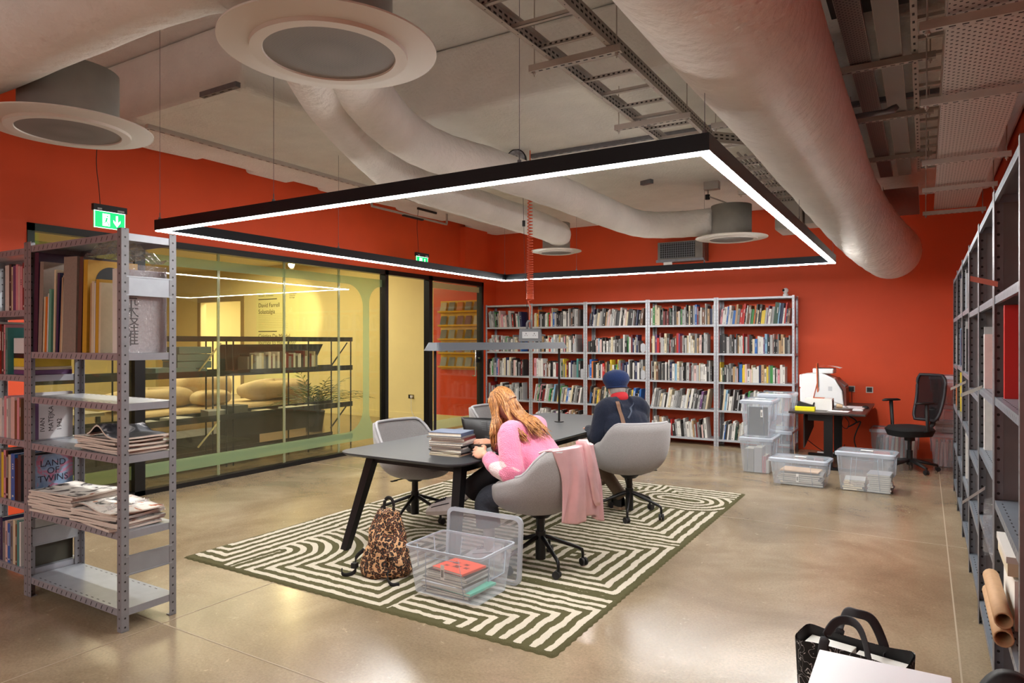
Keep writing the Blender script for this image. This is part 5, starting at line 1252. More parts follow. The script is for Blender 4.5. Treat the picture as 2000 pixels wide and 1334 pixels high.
for y,n_ in ((3.6,'first'),(5.0,'second'),(6.2,'third'),(7.6,'fourth')):
    strut(-.55,.06,y+.0,3.37,'strut channel carrying the trays beside the big duct, %s from the camera'%n_,4.2 if y<4.85 else 3.6)
# dark upper void on the right: its shade put in as a dark box
m=MB(); m.box(-.50,-2,3.62,.7,4.7,3.9); tag(obj('void_shade_box',m,mat('void_shade_dark',(70,66,64),.6,.2)),'dark box standing in for shade above the ceiling trays','duct')
t=thing('junction_box','plastic junction box with a black cable under the plain tray','junction box',(-.20,3.05,3.36))
m=MB(); m.box(-.05,-.06,0,.05,.06,.058); bevel(obj('box_body',m,mat('grey_clear_plastic',(140,140,140),.3),t),.005)
m=MB(); m.box(-.03,-.09,-.01,.03,-.02,.03); m.tube(smooth([(0,-.05,0),(-.12,-.02,-.03),(-.1,.12,-.05),(.1,.2,-.02),(.16,.25,.05)],6),.006,6); obj('cable',m,MBLACK,t)
m=MB(); m.tube([(-.45,5.75,3.30),(-.25,5.75,3.30),(-.20,5.75,3.31),(-.17,5.75,3.33)],[.02,.02,.03,.02],10); tag(obj('pipe_stub',m,DSTEEL),'short dark pipe stub crossing under the trays beside the duct','pipe')
t=thing('damper_unit','boxy white air damper hanging beside the big duct over the lamp corner','damper',(-1.38,9.2,2.98))
m=MB(); m.box(-.22,-.25,.0,.10,.25,.55); bevel(obj('damper_box',m,mat('damper_white',(186,180,172),.6),t),.03,3)
m=MB(); m.box(.12,-.2,.06,.36,.2,.42); bevel(obj('actuator_box',m,MATS['damper_white'],t),.01)
m=MB(); m.tube(smooth([(.25,-.24,.5),(.3,-.26,.3),(.28,-.24,.1),(.34,-.25,.04)],5),.006,6); obj('cable',m,DSTEEL,t)
# wall grille unit
t=thing('wall_fan_unit','galvanised grille unit mounted high on the orange wall behind the diffuser','vent',(-3.30,10.55,2.88))
m=MB(); m.box(-.36,.0,0,.36,.34,.30); obj('casing',m,mat('galvanised_casing',(116,112,106),.45,.6,noise=.15,nscale=8),t)
m=MB(); m.box(-.32,-.012,.04,.24,0,.28); m.cur=1
for k in range(16): m.box(-.32+k*.036,-.016,.04,-.314+k*.036,-.012,.28)
for k in range(7): m.box(-.32,-.018,.045+k*.036,.24,-.016,.05+k*.036)
obj('grille',m,[MBLACK,DSTEEL],t)
m=MB(); m.box(-.26,-.01,-.08,-.12,-.004,.02); obj('notice_tag',m,TAGW,t)
m=MB(); m.box(-.38,-.02,-.02,.38,.0,.02); obj('front_rail',m,DSTEEL,t)
# small ceiling fittings
m=MB(); m.box(-.08,-.03,0,.08,.03,.05); m.box(-.09,-.01,.02,-.08,.01,.04); tag(obj('ceiling_bracket',m,DSTEEL,None,(-2.95,8.1,3.55),rad(-20)),'small grey bracket fixed to the soffit left of the back diffuser','bracket')
t=thing('security_camera','white bracketed ceiling device near the right corner of the lamp ring','camera',(-2.28,8.6,3.32))
m=MB(); m.box(-.09,-.05,.18,.09,.05,.28); m.tube([(-.05,0,.2),(-.04,-.03,.1),(.18,.03,0)],.01,6); obj('mount_arm',m,TRAY,t)
m=MB(); m.cyl(-.05,-.02,.06,.12,.03,seg=12); obj('lens_housing',m,MBLACK,t)
# ================= exit signs =================
EG=mat('exit_green',(0,170,96),.4,emit=(0,190,104),estr=.9); EW=mat('exit_white',(240,255,248),.4,emit=(236,255,246),estr=1.6)
def exit_sign(x,y,z,w,h,label,wire_top,back=None):
    t=thing('exit_sign',label,'sign',(x,y,z),0)
    # faces +x; local: width along y, height z
    m=MB(); m.box(-.02,-w/2-.01,h,.02,w/2+.01,h+.055); m.cur=1
    m.box(.0202,-w*.42,h+.006,.0206,-w*.28,h+.022); m.box(.0202,w*.22,h+.006,.0206,w*.44,h+.024); m.cur=0
    obj('sign_housing',m,[MBLACK,mat('small_sticker',(150,150,150),.5)],t)
    m=MB(); m.box(-.006,-w/2,0,.006,w/2,h); obj('sign_panel',m,EG,t)
    m=MB(); e=.0066
    def P(pts): m.add([(e,(u-.5)*w,v*h) for u,v in pts],[tuple(range(len(pts)))])
    P([(.26,.14),(.50,.14),(.50,.86),(.26,.86)]); 
    P([(.69,.82),(.76,.82),(.76,.40),(.84,.56),(.84,.42),(.725,.14),(.61,.42),(.61,.56),(.69,.40)])
    P([(0,0),(1,0),(1,.03),(0,.03)]); P([(0,.97),(1,.97),(1,1),(0,1)]); P([(0,0),(.02,0),(.02,1),(0,1)]); P([(.98,0),(1,0),(1,1),(.98,1)])
    obj('pictogram',m,EW,t)
    m=MB(); e=.0074
    def S(a,b,r):
        a=Vector(a); b=Vector(b); d=(b-a).normalized(); nrm=Vector((-d.y,d.x))*r; q=[a+nrm,a-nrm,b-nrm,b+nrm]
        m.add([(e,(p.x-.5)*w,p.y*h) for p in q],[(0,1,2,3)])
    S((.40,.62),(.37,.40),.026); S((.38,.42),(.45,.30),.016); S((.45,.30),(.47,.16),.014); S((.37,.42),(.33,.32),.016); S((.33,.32),(.24,.33),.013)
    S((.40,.62),(.33,.60),.012); S((.33,.60),(.30,.50),.010); S((.41,.62),(.45,.54),.012); S((.45,.54),(.50,.56),.010)
    m.add([(e,(.415+.022*cos(k*pi/5)-.5)*w,(.72+.05*sin(k*pi/5))*h) for k in range(10)],[tuple(range(10))])
    obj('running_figure',m,EG,t)
    m=MB(); m.tube(smooth([(0,-w*.3,h+.05),(.0,-w*.34,h+.2),(0,-w*.42,h+.45),(0,-w*.3,wire_top-z)],6),.0035,6); m.box(-.012,-w*.3-.02,wire_top-z-.03,.012,.35,wire_top-z); obj('cable',m,MBLACK,t)
    return t
exit_sign(-6.2,3.33,2.60,.27,.15,'nearer green exit sign hanging above the left shelving on a black wire',3.58)
exit_sign(-6.4,7.98,2.71,.27,.15,'farther green exit sign hanging above the open gallery doorway',3.58)
m=MB(); m.box(-.012,-.85,0,.012,.85,.025); m.cur=1; m.box(-.02,-.2,-.02,.02,.25,0)
t=obj('sign_rail',m,[TRAY,MBLACK],None,(-6.4,7.75,3.42)); tag(t,'thin hanging rail carrying the farther exit sign','rail')
m=MB(); m.box(-.012,-.86,.025,.012,-.835,.18); m.box(-.012,.835,.025,.012,.86,.18); k=obj('rail_hanger',m,TRAY); k.parent=t
m=MB(); m.tube([(.0,0,.0)]+[(.0,.06*sin(a*.5),-.07+.07*cos(a*.5)) for a in range(1,12)],.006,6); tag(obj('cable_loop',m,MBLACK,None,(-5.2,7.1,3.58)),'small black cable loop hanging from the soffit behind the lamp ring','cable')
# ================= the gallery beyond the glass =================
# wall text panel
PANEL=mat('pale_yellow_panel',(226,220,150),.6)
m=MB(); m.box(0,0,.7,1.5,.004,2.85); wp=tag(obj('wall_text_panel',m,PANEL,None,(-13.83,Y1-.006,0)),'tall pale yellow exhibition text panel on the far gallery wall','panel')
WT_=mat('wall_text_ink',(52,48,30),.6)
def wt(txt,size,x,z,**k): return text('lettering',txt,size,WT_,wp,tr(x,-.001,z)@rot('X',pi/2),**k)
wt('18 October - 22 December',.048,.08,2.68); wt('International\nCentre for\nthe Image',.045,1.17,2.70,spacing=1.0)
wt('David Farrell\nSolastalgia',.145,.08,2.42,spacing=1.05)
wt('Cristina De Middel\nJourney to the Center',.145,.08,1.68,spacing=1.05)
m=MB()
for z,w_ in ((2.60,.66),(1.83,.66)): m.box(.08,-.0012,z,.08+w_,0,z+.02)
k=obj('ruled_lines',m,WT_); k.parent=wp
m=MB(); rr=random.Random(4)
for k_ in range(9): m.box(.08,-.0012,2.26-.042*k_,.08+rr.uniform(.95,1.05),0,2.267-.042*k_)
for k_ in range(9): m.box(.08,-.0012,1.42-.042*k_,.08+rr.uniform(.95,1.05),0,1.427-.042*k_)
k=obj('small_print',m,mat('faint_print',(186,178,110),.6)); k.parent=wp
# far room: second text panel and picture
m=MB(); m.box(0,0,0,.6,.02,2.2); p2=tag(obj('wall_text_panel',m,PANEL,None,(-15.95,13.97,.02)),'yellow text panel seen through the gallery doorway','panel')
text('lettering','David Farrell\nSolastalgia',.15,WT_,p2,tr(.04,-.001,1.95)@rot('X',pi/2))
PIC=news_mat(21,[(.35,(30,40,24)),(.5,(84,100,50)),(.6,(170,170,110)),(.7,(50,60,30))])
t=thing('framed_photograph','dark framed landscape photograph seen through the gallery doorway','picture',(-17.4,13.96,1.0))
m=MB(); m.box(-.55,0,0,.55,.03,.95); obj('frame',m,MBLACK,t); m=MB(); m.box(-.50,-.002,.05,.50,0,.90); obj('photograph',m,PIC,t)
# small framed picture, wall on the left seen through the shelving
t=thing('framed_photograph','narrow white framed picture on the left gallery wall, seen through the near shelving','picture',(GX+.03,7.6,1.35))
m=MB(); m.box(0,-.16,0,.03,.16,.65); obj('frame',m,BM['cream'],t); m=MB(); m.box(.03,-.09,.08,.033,.09,.57); obj('photograph',m,PIC,t)
# shelf divider of black rods with display trays
def rod(m,a,b,r=.011): m.tube([a,b],r,6)
t=thing('display_shelving','black metal rod shelving with slanted ends behind the glass partition','shelving',(-7.62,7.75,0))
BKG=mat('blackened_steel',(30,30,32),.35,.4)
ys=(0,-.85,-2.1,-2.2,-3.4,-4.6); dX=-.42
for y in ys:
    for x in (0,dX):
        m=MB(); rod(m,(x,y,0),(x,y,1.66)); obj('upright_rod',m,BKG,t)
for z in (1.60,1.22,.66,.16):
    m=MB(); m.box(dX,-4.7,z-.035,.02,.02,z-.03); m.box(.012,-4.7,z-.06,.02,.02,z+.015); m.box(dX,-4.7,z-.06,dX+.008,.02,z+.015)
    if z==1.60: m=MB(); m.box(.0,-4.7,z,.02,.02,z+.065); m.box(dX,-4.7,z,dX+.012,.02,z+.065)
    obj('shelf' if z!=1.60 else 'top_rail',m,BKG,t)
for z,h in ((1.22,.34),(.30,.30)):
    m=MB(); m.add([(dX+.02,-.25-.18,z),(dX+.02,-2.05,z),(dX+.02,-2.05,z+h),(dX+.02,-.22,z+h),(dX+.05,-.43,z),(dX+.05,-2.05,z),(dX+.05,-2.05,z+h),(dX+.05,-.22,z+h)],[(0,1,2,3),(4,7,6,5),(0,3,7,4),(3,2,6,7)]); obj('back_plate',m,mat('black_plate',(24,24,26),.4),t)
    for (y0,y1) in ((0.0,-.42),(-2.2,-2.6)):
        m=MB(); rod(m,(0,y0-.08,z+h+.02),(0,y1,z)); obj('slanted_brace',m,BKG if y0>-1 else mat('pale_brace',(200,190,150),.5),t)
for k in range(34):
    w=rr.uniform(.02,.045); 
    if k==0: yb=-.62
    col=rr.choice(['charcoal','mid grey','white','pale grey','black','dark red','cream'])
    stuff.cur=keys.index(col); stuff.box(-7.88,7.75+yb-w,1.19,-7.68,7.75+yb,1.19+rr.uniform(.2,.29)); yb-=w+.002
    if yb<-2.0: break
BL=mat('blue_grey_box',(92,116,124),.6)
for k,(w,d,h,y,z,x) in enumerate(((.5,.34,.09,4.9,1.195,-7.83),(.34,.30,.07,5.15,1.195,-7.83),(.46,.30,.085,5.15,1.27,-7.83),(.46,.30,.085,5.14,1.36,-7.83),(.44,.3,.085,5.16,1.45,-7.83))):
    m=MB(); m.box(-d/2,-w/2,0,d/2,w/2,h); bevel(tag(obj('archive_box',m,BL,None,(x,y,z),rr.uniform(-.05,.05)),'blue grey archive box on the display shelving, %s in order upward'%ORD[k],'box','blue grey archive boxes behind the glass'),.004)
for k,(y,c,h) in enumerate(((7.1,'white',.02),(6.75,'white',.03),(6.3,'cream',.02),(5.5,'mid grey',.09),(5.0,'white',.04),(4.6,'pale grey',.03),(4.3,'yellow',.02),(6.95,'cream',.015))):
    m=MB(); m.box(-.14,-.12,0,.14,.12,h); tag(obj('book',m,BM[c],None,(-7.82+.02*(k%2),y,.632),rr.uniform(-.3,.3)),'%s book lying flat behind the glass, %s along the low display shelf'%(c,ORD[k]),'book','books lying on the low display shelf')
m=MB(); m.box(-.12,-.12,.001,.12,.12,.13); tag(obj('block',m,mat('dark_stone_block',(66,64,56),.7,noise=.3,nscale=30),None,(-7.8,5.80,.631)),'dark speckled block on the low display shelf behind the glass','block')
# sofa of beige cushions
SOF=mat('beige_linen',(206,184,140),.9,noise=.05,nscale=30,bump=.15,bscale=40)
def cushion(name,label,x,y,z,w,d,h,rz,rx=0,cat='cushion'):
    m=MB()
    def f(u,v):
        a=2*pi*u; b_=pi*(v-.5); c_,s_=cos(a),sin(a); ex=.55
        r=abs(cos(b_))**.5
        X=w/2*r*(abs(c_)**ex)*(1 if c_>0 else -1); Y=d/2*r*(abs(s_)**ex)*(1 if s_>0 else -1); Z=h/2*(abs(sin(b_))**.8)*(1 if b_>0 else -1)*(1+.12*sin(a*3+w*9))
        return (X,Y,Z+h/2)
    m.grid(36,14,f,wrap=True); o=obj(name,m,SOF,None); o.matrix_world=tr(x,y,z)@rot('Z',rz)@rot('X',rx); return tag(o,label,cat)
t=thing('sofa','low beige sofa behind the display shelving in the gallery','sofa',(-10.6,7.7,0),rad(4))
m=MB(); m.box(-.5,-2.0,.05,.5,2.0,.30); bevel(obj('sofa_base',m,SOF,t),.08,4)
m=MB(); m.box(-.52,-2.05,.31,.5,2.05,.52); o=bevel(obj('seat',m,SOF,t),.09,4)
cushion('cushion','long beige bolster cushion at the left of the gallery sofa',-10.6,6.3,.52,.5,1.5,.33,rad(4))
cushion('cushion','big beige pillow leaning in the middle of the gallery sofa',-10.75,7.35,.54,.4,1.2,.5,rad(10),.0)
cushion('cushion','beige pillow at the right end of the gallery sofa',-10.4,8.6,.53,.5,1.4,.36,rad(-8))
cushion('cushion','small beige pillow in front of the big one on the gallery sofa',-10.3,7.2,.53,.35,.7,.24,rad(6))
# palm in pot
t=thing('potted_palm','bushy green palm in a dark pot beside the gallery sofa','plant',(-9.35,8.6,0))
m=MB(); m.lathe([(.001,0),(.14,0),(.19,.36),(.17,.36),(.16,.33),(.001,.33)],24); obj('pot',m,MBLACK,t)
LEAF=mat('palm_leaf',(72,96,44),.5,noise=.2,nscale=6); LE=MB(); rl=random.Random(8)
for k in range(26):
    a=rl.uniform(0,2*pi); L=rl.uniform(.55,.95); el=rl.uniform(.6,1.35); pts=[]
    for i in range(9):
        f=i/8; pts.append(Vector((cos(a)*L*f*cos(el)*(1+.5*f),sin(a)*L*f*cos(el)*(1+.5*f),.34+L*f*sin(el)-.45*L*f*f*cos(el))))
    LE.tube(pts,[.006]*5+[.004]*4,4)
    for i in range(2,9):
        p=pts[i]; d=(pts[i]-pts[i-1]).normalized(); side=d.cross(Vector((0,0,1))).normalized()
        for s_ in (-1,1):
            tip=p+side*s_*.17*(1-abs(i-5)/9)+d*.13-Vector((0,0,.05)); w_=d*.014
            LE.add([tuple(p-w_),tuple((p+tip)/2+w_*1.1),tuple(tip),tuple((p+tip)/2-w_*1.1)],[(0,1,2,3)])
obj('fronds',LE,LEAF,t)
m=MB()
for k in range(9): m.box(-9.9-.14*k,4.6,.003,-9.83-.14*k,6.9,.008)
m.cur=1; m.box(-11.2,4.5,0,-9.8,7.0,.004)
tag(obj('striped_mat',m,[BM['pale grey'],BM['charcoal']]),'dark striped mat on the gallery floor','rug')
# dark plinths seen low behind the partition
for k,(x,y,w,d,h) in enumerate(((-8.9,6.0,.7,1.6,.30),(-9.0,4.4,.6,1.0,.42))):
    m=MB(); m.box(-w/2,-d/2,0,w/2,d/2,h); bevel(tag(obj('low_bench',m,mat('dark_bench',(46,42,34),.6),None,(x,y,0)),['dark low bench behind the middle of the glass partition','dark low bench behind the near end of the glass partition'][k],'bench'),.01)
# table with books behind door 1
t=thing('display_table','pale table with black legs behind the near glass door','table',(-9.0,5.0-1.2,0))
m=MB(); m.box(-.7,-.6,.72,.7,.6,.76); obj('tabletop',m,BM['cream'],t)
for sx in (-.65,.65):
    for sy in (-.55,.55): m=MB(); m.box(sx-.02,sy-.02,0,sx+.02,sy+.02,.72); obj('leg',m,MBLACK,t)
# spot lamp
t=thing('spotlight','bright gallery spotlight on a track behind the glass','lamp',(-10.35,8.95,3.10))
m=MB(); m.tube([(0,0,.0),(-.05,.06,-.10)],.045,14); m.cyl(0,0,0,.30,.012,seg=8); obj('lamp_body',m,BM['white'],t)
SPE=mat('spot_bulb',(255,244,214),.3,emit=(255,236,190),estr=260)
m=MB(); m.lathe([(.001,-.055)]+[(.055*cos(rad(a)),.055*sin(rad(a))) for a in range(-70,71,20)]+[(.001,.055)],16,M=tr(.05,-.04,-.04)); obj('bulb',m,SPE,t)
t=thing('globe_lamp','small round white ceiling lamp behind the near shelving corner','lamp',(-9.6,4.98,3.2))
m=MB(); m.lathe([(.001,-.09)]+[(.09*cos(rad(a)),.09*sin(rad(a))) for a in range(-70,71,20)]+[(.001,.09)],20); obj('globe',m,mat('globe_glass',(255,250,230),.3,emit=(255,244,210),estr=9),t); m=MB(); m.cyl(0,0,.08,.2,.02,seg=10); obj('ceiling_stem',m,BM['white'],t)
# yellow magazine racks on the red wall behind door 2
t=thing('magazine_rack','yellow wall rack of booklets on the red wall behind the far glass door','rack',(-7.75,Y1-.02,1.05))
YR=mat('yellow_rack',(232,180,30),.45)
m=MB(); m.box(-.5,0,0,.5,.015,1.35); obj('backboard',m,YR,t)
for r_ in range(5):
    m=MB(); z=.02+r_*.27; m.add([(-.5,-.01,z),(.5,-.01,z),(.5,-.10,z+.02),(-.5,-.10,z+.02),(-.5,-.11,z+.05),(.5,-.11,z+.05)],[(0,1,2,3),(3,2,5,4)]); obj('tray',m,YR,t)
    for q in range(5):
        m=MB(); m.add([(-.07,-.085,0),(.07,-.085,0),(.07,-.02,.20),(-.07,-.02,.20),(-.07,-.08,0),(.07,-.08,0),(.07,-.015,.20),(-.07,-.015,.20)],[(0,1,2,3),(4,7,6,5),(0,4,5,1),(3,2,6,7)])
        c=rr.choice(['dark red','mid grey','cream','charcoal','orange','brown'])
        tag(obj('booklet',m,BM[c],None,(-7.75-.40+q*.2,Y1-.02,1.05+z+.022)),'%s booklet in the yellow rack, %s across in the %s row from the bottom'%(c,ORD[q],ORD[r_]),'booklet','booklets in the yellow wall rack')
t=thing('wall_socket','black wall socket with a white plug on the cream gallery wall','socket',(-9.02,Y1,.47))
m=MB(); m.box(-.07,-.01,-.04,.07,0,.04); obj('socket_plate',m,mat('brass_plate',(120,104,60),.4,.6),t); m=MB(); m.box(.01,-.05,-.02,.055,-.01,.025); m.tube(smooth([(.03,-.04,-.02),(.02,-.03,-.2),(.05,-.03,-.33),(.1,-.03,-.4)],5),.005,6); obj('plug',m,WHITEP,t)
m=MB(); m.box(-.065,-.012,-.033,.0,-.01,.033); obj('insert',m,MBLACK,t)

so=obj('shelved_books',stuff,smats,kind='stuff'); tag(so,'rows of mixed art books filling the bookcases left of the rightmost one','books')
# ================= people =================
SKIN=mat('skin',(214,160,134),.55,noise=.04,nscale=30)
SKIN.node_tree.nodes['Principled BSDF'].inputs['Subsurface Weight'].default_value=.08
def skinned(name,joints,edges,mt,parent,sub=2,root=0,flat=None):
    """joints: name->(pos,(rx,ry)); edges: pairs; grown with the Skin modifier and baked into a mesh"""
    ks=list(joints); idx={k:i for i,k in enumerate(ks)}
    me=bpy.data.meshes.new(name); me.from_pydata([joints[k][0] for k in ks],[(idx[a],idx[b]) for a,b in edges],[])
    o=bpy.data.objects.new(name,me); C.objects.link(o)
    sk=o.modifiers.new('skin','SKIN'); sk.use_smooth_shade=True; sk.branch_smoothing=.6
    if not me.skin_vertices: 
        bpy.context.view_layer.update()
    lay=me.skin_vertices[0].data
    for k in ks:
        r=joints[k][1]; r=r if isinstance(r,tuple) else (r,r); lay[idx[k]].radius=r; lay[idx[k]].use_root=(ks.index(k)==root)
    sb=o.modifiers.new('sub','SUBSURF'); sb.levels=sub; sb.render_levels=sub
    dg=bpy.context.evaluated_depsgraph_get(); bpy.context.view_layer.update()
    m2=bpy.data.meshes.new_from_object(o.evaluated_get(bpy.context.evaluated_depsgraph_get())); bpy.data.objects.remove(o)
    m2.materials.clear(); m2.materials.append(mt); m2.polygons.foreach_set('use_smooth',[True]*len(m2.polygons))
    n=bpy.data.objects.new(name,m2); C.objects.link(n); n.parent=parent
    if parent: n.matrix_parent_inverse=Matrix.Translation(-Vector(parent.location))
    return n
def chain(*ks): return list(zip(ks[:-1],ks[1:]))
def V(*a): return Vector(a)
def merge(name,objs,mt,parent,voxel=None):
    """join several grown pieces into one continuous surface"""
    import bmesh
    bm=bmesh.new()
    for o in objs:
        me=o.data.copy(); me.transform(o.matrix_world if not o.parent else Matrix.Identity(4)); bm.from_mesh(me)
    me=bpy.data.meshes.new(name); bm.to_mesh(me); bm.free()
    for o in objs: bpy.data.objects.remove(o)
    n=bpy.data.objects.new(name,me); C.objects.link(n)
    if voxel:
        r=n.modifiers.new('r','REMESH'); r.mode='VOXEL'; r.voxel_size=voxel; r.use_smooth_shade=True
        s_=n.modifiers.new('s','SMOOTH'); s_.iterations=3; s_.factor=.5
        bpy.context.view_layer.update()
        m2=bpy.data.meshes.new_from_object(n.evaluated_get(bpy.context.evaluated_depsgraph_get())); bpy.data.objects.remove(n)
        m2.materials.clear(); m2.materials.append(mt); m2.polygons.foreach_set('use_smooth',[True]*len(m2.polygons))
        n=bpy.data.objects.new(name,m2); C.objects.link(n)
    else: me.materials.append(mt)
    n.parent=parent; n.matrix_parent_inverse=Matrix.Translation(-Vector(parent.location))
    return n
def head_mesh(M,mb=None):
    """adult head, face toward +y, centre of skull at the origin"""
    m=mb or MB()
    def f(u,v):
        a=2*pi*u; b=pi*(v-.5); c_,s_=cos(b),sin(b)
        x=.073*c_*sin(a); y=.093*c_*cos(a)*1.0; z=.112*s_
        if z<0:                       # jaw narrows and comes forward
            k=-z/.112; x*=1-.28*k*k; y=y*(1-.18*k)+.018*k
        fr=max(0,cos(a))
        if fr>.0:
            # nose
            y+=.022*math.exp(-((x/.012)**2))*math.exp(-((z+.022)/.020)**2)
            # brow, eye sockets, lips, chin
            y-=.010*math.exp(-((abs(x)-.030)/.014)**2)*math.exp(-((z-.004)/.012)**2)*fr
            y+=.005*math.exp(-((z-.022)/.010)**2)*fr*math.exp(-(x/.045)**2)
            y+=.006*math.exp(-((x/.020)**2))*math.exp(-((z+.056)/.008)**2)
            y+=.008*math.exp(-((x/.020)**2))*math.exp(-((z+.092)/.014)**2)
        return (x,y,z)
    m.grid(56,44,f,M=M,wrap=True); return m
def ear(m,sx,M):
    m.grid(12,8,lambda u,v:(sx*(.072+.012*sin(pi*v)),-.004+.018*cos(2*pi*u)*sin(pi*v)-.006,-.012+.030*sin(2*pi*u)*sin(pi*v)),M=M,wrap=True)
def face_details(par,M,eyec=(70,90,110)):
    m=MB()
    for sx in (-1,1): m.lathe([(.001,-.011)]+[(.011*cos(rad(a)),.011*sin(rad(a))) for a in range(-60,61,20)]+[(.001,.011)],12,M=M@tr(sx*.030,.074,.004))
    o=obj('eyes',m,mat('eye_white',(225,222,216),.2),par); o.matrix_parent_inverse=Matrix.Translation(-Vector(par.location))
    m=MB()
    for sx in (-1,1): m.lathe([(.001,.0115),(.005,.0105),(.0055,.009)],12,M=M@tr(sx*.030,.074,.004)@rot('X',-pi/2))
    o=obj('irises',m,mat('iris_dark',eyec,.2),par); o.matrix_parent_inverse=Matrix.Translation(-Vector(par.location))
    m=MB(); m.tube([M@V(-.024,.086,-.054),M@V(-.01,.096,-.052),M@V(0,.0975,-.054),M@V(.01,.096,-.052),M@V(.024,.086,-.054)],.0045,8,flat=(1,.9)); m.tube([M@V(-.02,.087,-.061),M@V(0,.096,-.063),M@V(.02,.087,-.061)],.0050,8)
    o=obj('lips',m,mat('lip_colour',(180,98,92),.5),par); o.matrix_parent_inverse=Matrix.Translation(-Vector(par.location))
def hand(parts,wrist,fwd,palm_n,side,curl=.6,grow=1.,thumb_in=.5,par=None,spread=.0):
    """append skinned pieces for a hand. fwd: wrist->knuckles, palm_n: out of the palm, side: towards the thumb"""
    f=Vector(fwd).normalized(); n=Vector(palm_n); n=(n-n.dot(f)*f).normalized(); s=Vector(side); s=(s-s.dot(f)*f-s.dot(n)*n).normalized()
    w=Vector(wrist); g=grow
    j={'w':(w,(.024*g,.019*g)),'p0':(w+f*.030*g,(.030*g,.016*g)),'p1':(w+f*.060*g,(.036*g,.014*g)),'p2':(w+f*.082*g,(.036*g,.012*g))}
    # palm built as a flattened lofted box for a stable orientation
    m=MB()
    def pf(u,v):
        a=2*pi*u; L=-.012+.100*v; wd=(.024+.018*min(1,v*2.2))*g*(1 if v<.85 else 1-.35*(v-.85)/.15); th=(.018-.005*v)*g
        if v>.97: wd*=.6; th*=.6
        p=w+f*L*g+s*cos(a)*wd+n*sin(a)*th; return tuple(p)
    m.grid(18,12,pf,wrap=True); m.grid(18,2,lambda u,v:tuple(Vector(pf(u,1))*(1-v)+(w+f*.088*g)*v),wrap=True); m.grid(18,2,lambda u,v:tuple(Vector(pf(u,0))*(1-v)+(w-f*.012*g)*v),wrap=True)
    pieces=[obj('piece',m,SKIN)]
    lens=[(.026,.036,.023,.020),(.009,.041,.026,.021),(-.009,.038,.024,.020),(-.026,.030,.019,.018)]
    for k,(off,a1,a2,a3) in enumerate(lens):
        c=curl*(1+.12*k); base=w+f*(.082-.004*abs(k-1))*g+s*off*g
        d=f*cos(c*.5)+n*sin(c*.5)+s*spread*(1.5-k)*.2; p1=base+d.normalized()*a1*g
        d=f*cos(c*1.2)+n*sin(c*1.2); p2=p1+d*a2*g; d=f*cos(c*1.7)+n*sin(c*1.7); p3=p2+d*a3*g
        r=(.0088-.0007*k)*g
        m=MB(); P=[base-f*.02*g,base,base.lerp(p1,.5),p1,p1.lerp(p2,.5),p2,p2.lerp(p3,.6),p3,p3+d*.004*g]
        m.tube(P,[r,r*1.08,r*.98,r*1.05,r*.94,r*.96,r*.86,r*.72,r*.3],10); pieces.append(obj('piece',m,SKIN))
    t0=w+f*.018*g+s*.020*g; t1=t0+(f*.45+s*.75+n*.35*thumb_in).normalized()*.036*g; t2=t1+(f*.85+s*.2+n*.55*thumb_in).normalized()*.032*g; t3=t2+(f*.95-s*.12+n*.5*thumb_in).normalized()*.026*g
    m=MB(); m.tube([t0-s*.01,t0,t0.lerp(t1,.5),t1,t1.lerp(t2,.5),t2,t2.lerp(t3,.6),t3,t3.lerp(t3+f*.004,1)],[.014*g,.014*g,.0125*g,.0115*g,.0103*g,.0105*g,.0098*g,.0078*g,.003*g],10); pieces.append(obj('piece',m,SKIN))
    parts+=pieces; return p3
def limb(parts,pts,rs,mt=None,seg=14):
    P=smooth(pts,5); R=[]
    n=len(pts)
    for i in range(len(P)):
        t_=i/5; a=min(int(t_),n-2); f=t_-a; f=f*f*(3-2*f); R.append(rs[a]*(1-f)+rs[a+1]*f)
    m=MB(); m.tube(P,R,seg); parts.append(obj('piece',m,mt or SKIN))
def blob(parts,c,r,mt=None,M=None):
    m=MB(); MM=tr(*c)@(M or Matrix.Identity(4))@Matrix.Diagonal((r[0],r[1],r[2],1))
    m.grid(22,14,lambda u,v:(cos(2*pi*u)*cos(pi*(v-.5)),sin(2*pi*u)*cos(pi*(v-.5)),sin(pi*(v-.5))),M=MM,wrap=True); parts.append(obj('piece',m,mt or SKIN))
